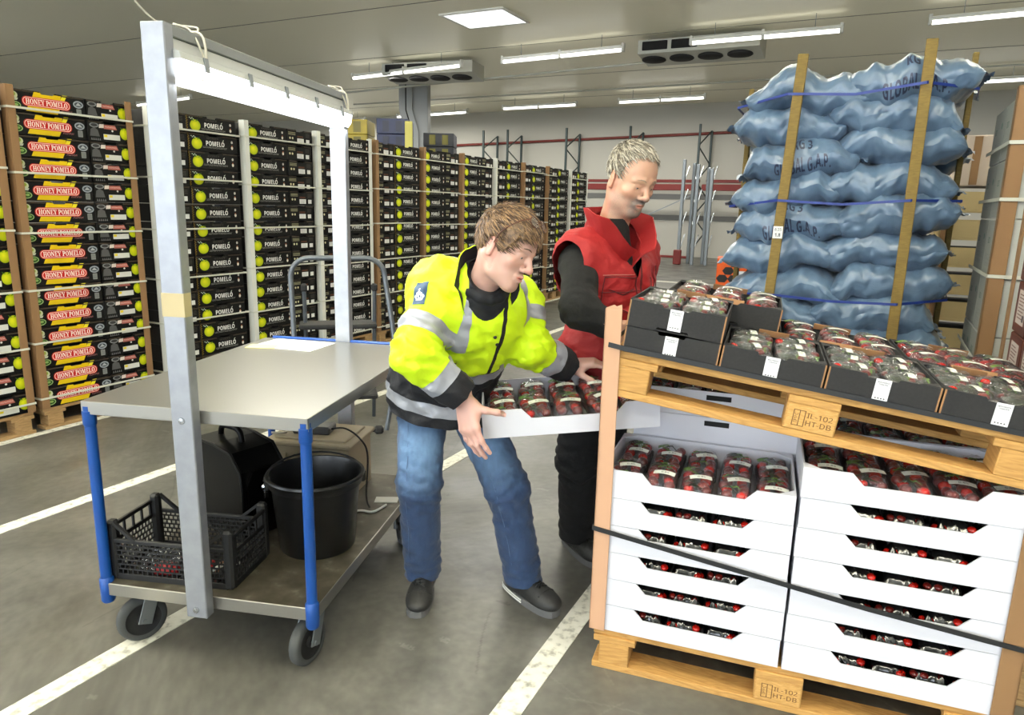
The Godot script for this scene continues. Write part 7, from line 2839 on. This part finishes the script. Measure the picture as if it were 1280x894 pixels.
func person_red() -> void:
	var pel := Vector3(-0.868, 0.900, -2.492)
	var neck := Vector3(-0.850, 1.452, -2.470)
	var rsho := Vector3(-0.925, 1.395, -2.335)
	var lsho := Vector3(-0.800, 1.392, -2.700)
	var relb := Vector3(-0.850, 1.175, -2.180)
	var rwri := Vector3(-0.725, 1.112, -2.225)
	var lelb := Vector3(-0.800, 1.140, -2.740)
	var lwri := Vector3(-0.680, 1.020, -2.690)
	var rhip := Vector3(-0.918, 0.884, -2.420)
	var lhip := Vector3(-0.850, 0.870, -2.580)
	var rkn := Vector3(-0.945, 0.489, -2.490)
	var rank := Vector3(-0.975, 0.110, -2.620)
	var lkn := Vector3(-0.890, 0.480, -2.680)
	var lank := Vector3(-0.905, 0.110, -2.790)
	var chest := Vector3(-0.868, 1.250, -2.515)
	var axis := (neck - pel).normalized()
	var lat := (lsho - rsho).normalized()
	lat = (lat - axis * lat.dot(axis)).normalized()
	var front := lat.cross(axis)
	var TB := Basis(lat, axis, front)
	var mid := (rsho + lsho) * 0.5
	var base := Color(0.53, 0.305, 0.205)
	var B := Field.new(Vector3(-1.15, 0.05, -3.05), Vector3(-0.55, 1.60, -2.10), 0.014)
	B.ell(pel, TB, Vector3(0.14, 0.12, 0.11), 0.05)
	B.cone(pel, chest, 0.11, 0.11, 0.05)
	B.cone(rsho + lat * 0.06, lsho - lat * 0.06, 0.04, 0.04, 0.03)
	B.cone(chest, neck, 0.10, 0.05, 0.05)
	for a in [[rsho + lat * 0.03 - axis * 0.06, relb, 0.036, 0.036], [relb, rwri, 0.034, 0.026], [lsho - lat * 0.03 - axis * 0.06, lelb, 0.036, 0.036], [lelb, lwri, 0.034, 0.026], [rhip, rkn, 0.07, 0.05], [rkn, rank, 0.048, 0.036], [lhip, lkn, 0.07, 0.05], [lkn, lank, 0.048, 0.036]]:
		B.cone(a[0], a[1], a[2], a[3], 0.03)
	var body := paint(soup(B.net()), func(_p, _n): return base)
	var hx := frame(in_cam(Vector3(0.47, -0.53, 0.70)), in_cam(Vector3(0.24, 0.86, 0.47)), Vector3.ZERO)
	hx.basis = hx.basis.scaled_local(Vector3.ONE * 1.0)
	var ear := Vector3(-0.826, 1.647, -2.408)
	hx.origin = ear + hx.basis.x * 0.078 + hx.basis.y * 0.012 + hx.basis.z * 0.012
	var look := {"jaw": 1.06, "neck": hx.affine_inverse() * (neck + Vector3(0, -0.02, 0)), "hair": 0.006, "temple": 0.020, "tufts": 1900, "strand": 0.040, "lift": 0.011, "comb": Vector3(0.35, 0.0, 0.55), "beard": Color(0.15, 0.13, 0.115),
		"line": [Vector2(0.095, 0.108), Vector2(0.07, 0.102), Vector2(0.048, 0.074), Vector2(0.030, 0.040), Vector2(0.012, -0.010), Vector2(0.004, 0.020), Vector2(-0.035, 0.018), Vector2(-0.05, -0.035), Vector2(-0.13, -0.050)]}
	body.add(paint(soup(head_net(look)), func(p, _n): return skin(base, p, look)), hx)
	var rf := hand_frame(rwri + Vector3(0.012, 0.0, 0.0), in_cam(Vector3(0.60, -0.45, -0.45)), in_cam(Vector3(-0.55, 0.25, 0.75)), true)
	body.add(paint(mirror_ok(hand_geo(rf, [[0.7, 1.1, 0.6, 0.03], [0.75, 1.15, 0.6, 0.0], [0.8, 1.2, 0.6, -0.03], [0.85, 1.2, 0.6, -0.07]], [Vector3(0.5, 0.75, -0.5), Vector3(0.0, 0.9, -0.6), Vector3(-0.3, 0.8, -0.6)], true)), func(_p, _n): return base))
	var lf := hand_frame(lwri, Vector3(0.5, -0.5, 0.6), Vector3(0.3, 0.9, 0.1), false)
	body.add(paint(mirror_ok(hand_geo(lf, [[0.3, 0.5, 0.3, 0.03], [0.3, 0.5, 0.3, 0.0], [0.35, 0.55, 0.3, -0.03], [0.4, 0.6, 0.3, -0.07]], [Vector3(0.7, 0.7, -0.3), Vector3(0.4, 0.9, -0.3), Vector3(0.2, 0.9, -0.4)], false)), func(_p, _n): return base))
	var me := MeshInstance3D.new()
	me.name = numbered("person")
	me.mesh = mesh_of([body, skin_mat()])
	add_child(me)
	var foot := Vector3(-0.975, 0.0, -2.62)
	me.transform = Transform3D(Basis.from_scale(Vector3.ONE * 0.992), foot + Vector3(-0.062, 0, -0.165) - foot * 0.992)
	tag(me, "grey-haired man in a red work vest and black clothes standing by the pallet", "person")
	eye_parts(me, hx, Color(0.05, 0.06, 0.075))
	var hm := mat("hair_grey", Color(0.60, 0.56, 0.49), 0.5)
	hm.albedo_texture = noise_tex(256, 0.03, [[0.25, 0.5, 0.75], [Color(0.45, 0.42, 0.38), Color(0.85, 0.84, 0.82), Color(1, 1, 1)]], 4, 43)
	tri_mat(hm, 9.0)
	hair_parts(me, look, hx, hm, Color(0.42, 0.39, 0.34), Color(0.78, 0.75, 0.68))
	for s in [-1.0, 1.0]:
		var g := Geo.new()
		g.tube(spline([Vector3(s * 0.013, 0.0185, 0.1010), Vector3(s * 0.030, 0.0235, 0.0960), Vector3(s * 0.049, 0.0185, 0.0820)], 5), [0.001, 0.0018, 0.0024, 0.0026, 0.0026, 0.0026, 0.0026, 0.0022, 0.0018, 0.0014, 0.0008], 6, false, 0.6)
		gpart("eyebrow", g, hm, me, hx)
	# --- vest
	var J := Field.new(Vector3(-1.16, 0.62, -2.86), Vector3(-0.58, 1.60, -2.16), 0.0095)
	J.ell(pel + axis * 0.05 + front * 0.02, TB, Vector3(0.205, 0.24, 0.175), 0.05)
	J.cone(pel - Vector3(0, 0.18, 0) - lat * 0.05, pel, 0.165, 0.16, 0.06)
	J.cone(pel - Vector3(0, 0.18, 0) + lat * 0.05, pel, 0.165, 0.16, 0.06)
	J.ell(chest + front * 0.015, TB, Vector3(0.20, 0.20, 0.160), 0.07)
	J.cone(rsho + lat * 0.02 - axis * 0.045, lsho - lat * 0.02 - axis * 0.045, 0.102, 0.102, 0.06)
	J.cone(chest, neck, 0.12, 0.085, 0.05)
	# arm openings
	for e in [[rsho, 1.0], [lsho, -1.0]]:
		J.cone(e[0] + lat * e[1] * 0.012 - axis * 0.03, e[0] + lat * e[1] * 0.012 - axis * 0.12, 0.078, 0.080, 0.03)
	folds(J, [[pel + axis * 0.2 + front * 0.12, axis, 0.2, 0.007, 0.07], [rsho - axis * 0.16, (axis + lat * 0.5).normalized(), 0.16, 0.006, 0.05]], 0.009, 71)
	var vest := soup(J.net())
	vest = split(vest, func(p): return p.y - 0.74)[1]
	# the arm comes out of a hole in the side
	for e in [[rsho, relb, -1.0], [lsho, lelb, 1.0]]:
		var hole: Vector3 = e[0] + lat * e[2] * 0.062 - axis * 0.085
		vest = split(vest, func(p):
			var q: Vector3 = p - hole
			return 1.0 if q.dot(lat) * e[2] < -0.06 else Vector2(q.dot(axis) / 0.108, (q.dot(front) - 0.01) / 0.073).length() - 1.0)[1]
	vest = split(vest, func(p):
		var q: Vector3 = p - neck - front * 0.02
		var h := q.dot(axis)
		var plug := maxf(Vector2(q.dot(lat), q.dot(front)).length() - 0.082, -0.045 - h)
		var vee := maxf(absf(q.dot(lat)) - 0.075 * clampf((h + 0.17) / 0.14, 0.0, 1.0), maxf(-0.17 - h, -q.dot(front)))
		return minf(plug, vee))[1]
	var rd := fabric("vest_red", Color(0.55, 0.028, 0.04), 0.7, 5.0, 0.4)
	var dk := fabric("vest_seam", Color(0.30, 0.02, 0.03), 0.8, 5.0, 0.3)
	var two := split(vest, func(p): return maxf(maxf(absf((p - mid).dot(lat) + 0.012) - 0.006, 0.05 - (p - mid).dot(front)), (p - neck).dot(axis) + 0.06))
	var vp := gpart("vest", two[1], rd, me)
	gpart("zip_placket", two[0], dk, vp)
	for q in [[-0.095, 0.02, 0.12, 0.05, 0.005], [-0.095, -0.08, 0.125, 0.14, 0.003], [0.075, 0.02, 0.09, 0.05, 0.005], [-0.06, -0.04, 0.05, 0.07, 0.008]]:
		gpart("pocket", patch(two[1], chest + lat * q[0] + axis * q[1], lat, axis, q[2], q[3], q[4]), rd, vp)
	for y in [0.052, -0.012]:
		var pts := []
		for k in 13:
			var o: Vector3 = chest + lat * lerpf(-0.17, -0.025, k / 12.0) + axis * y
			var hit := surface_hit(two[1], o + front * 0.5, -front)
			pts.append(hit[0] + hit[1] * (0.002 if y > 0.03 else 0.006))
		var g := Geo.new()
		g.tube(pts, 0.0016, 5)
		gpart("seam_piping", g, mat("piping_pale", Color(0.62, 0.40, 0.36), 0.7) if y > 0.03 else dk, vp)
	collar(vp, rd, rd, neck + front * 0.022, axis, lat, front, [[0.0, 0.088, 0.106, -0.03, 0.085], [1.2, 0.096, 0.128, -0.04, 0.085], [2.0, 0.100, 0.160, -0.07, 0.060], [2.8, 0.070, 0.165, -0.16, -0.055]], 2.8, 5)
	# stitched outlines of the chest pocket, its flap and the side panel
	for e in [[-0.165, 0.045, -0.165, -0.150], [-0.165, -0.150, -0.040, -0.155], [-0.040, -0.155, -0.040, 0.045], [-0.165, 0.045, -0.040, 0.040], [-0.150, 0.000, -0.100, -0.022], [-0.100, -0.022, -0.050, -0.004], [-0.110, -0.070, -0.055, -0.105], [0.050, 0.035, 0.050, -0.040], [0.125, 0.07, 0.120, -0.16]]:
		var pts := []
		for k in 7:
			var o: Vector3 = chest + lat * lerpf(e[0], e[2], k / 6.0) + axis * lerpf(e[1], e[3], k / 6.0)
			var hit := surface_hit(two[1], o + front * 0.5, -front)
			pts.append(hit[0] + hit[1] * 0.0045)
		var g := Geo.new()
		g.tube(pts, 0.0022, 5)
		gpart("seam", g, dk, vp)
	# --- black sweater: sleeves and neck
	var bl := fabric("sweater_black", Color(0.018, 0.02, 0.019), 0.95, 6.0, 0.4, 0.06)
	var S := Field.new(Vector3(-1.08, 1.0, -3.05), Vector3(-0.58, 1.58, -2.06), 0.009)
	S.cone(rsho + lat * 0.018 - axis * 0.065, relb, 0.070, 0.064, 0.04)
	S.cone(relb, rwri, 0.062, 0.046, 0.03)
	S.cone(lsho - lat * 0.018 - axis * 0.065, lelb, 0.070, 0.062, 0.04)
	S.cone(lelb, lwri, 0.060, 0.045, 0.03)
	S.cone(rsho - axis * 0.07, lsho - axis * 0.07, 0.06, 0.06, 0.04)
	S.cone(chest + front * 0.03, neck, 0.10, 0.068, 0.04)
	S.cone(neck, neck + axis * 0.035, 0.068, 0.064, 0.02)
	folds(S, [[relb, (relb - rsho).normalized(), 0.13, 0.004, 0.05]], 0.005, 81)
	var sw := soup(S.net())
	sw = split(sw, func(p): return (seg_t(p, relb, rwri) - 0.97 if seg_d(p, relb, rwri) < 0.08 and seg_t(p, relb, rwri) > 0.6 else -1.0))[0]
	sw = split(sw, func(p): return (seg_t(p, lelb, lwri) - 0.97 if seg_d(p, lelb, lwri) < 0.08 and seg_t(p, lelb, lwri) > 0.6 else -1.0))[0]
	sw = split(sw, func(p): return (p - neck).dot(axis) - 0.05)[0]
	gpart("sweater", sw, bl, me)
	# --- trousers and shoes
	var D := Field.new(Vector3(-1.12, 0.02, -2.95), Vector3(-0.70, 1.0, -2.30), 0.0105)
	D.ell(pel + Vector3(0, -0.03, 0), TB, Vector3(0.165, 0.14, 0.135), 0.05)
	D.cone(rhip, rkn, 0.100, 0.082, 0.05)
	D.cone(rkn, rank - Vector3(0, 0.03, 0), 0.082, 0.086, 0.04)
	D.cone(lhip, lkn, 0.100, 0.080, 0.05)
	D.cone(lkn, lank - Vector3(0, 0.03, 0), 0.080, 0.084, 0.04)
	folds(D, [[rkn, Vector3.UP, 0.2, 0.009, 0.07], [rank + Vector3(0, 0.08, 0), Vector3.UP, 0.15, 0.008, 0.05]], 0.005, 91)
	var tr := split(split(soup(D.net()), func(p): return p.y - 0.07)[1], func(p): return p.y - 0.9)[0] as Geo
	gpart("trousers", tr, fabric("trousers_black", Color(0.014, 0.015, 0.017), 0.9, 6.0, 0.4, 0.05), me)
	shoe(me, Transform3D(Basis(Vector3.UP, atan2(0.80, 0.60)), Vector3(rank.x - 0.005, 0, rank.z)), M.shoe_black, M.sole_grey, null)
	shoe(me, Transform3D(Basis(Vector3.UP, atan2(0.90, 0.40)), Vector3(lank.x, 0, lank.z)), M.shoe_black, M.sole_grey, null)
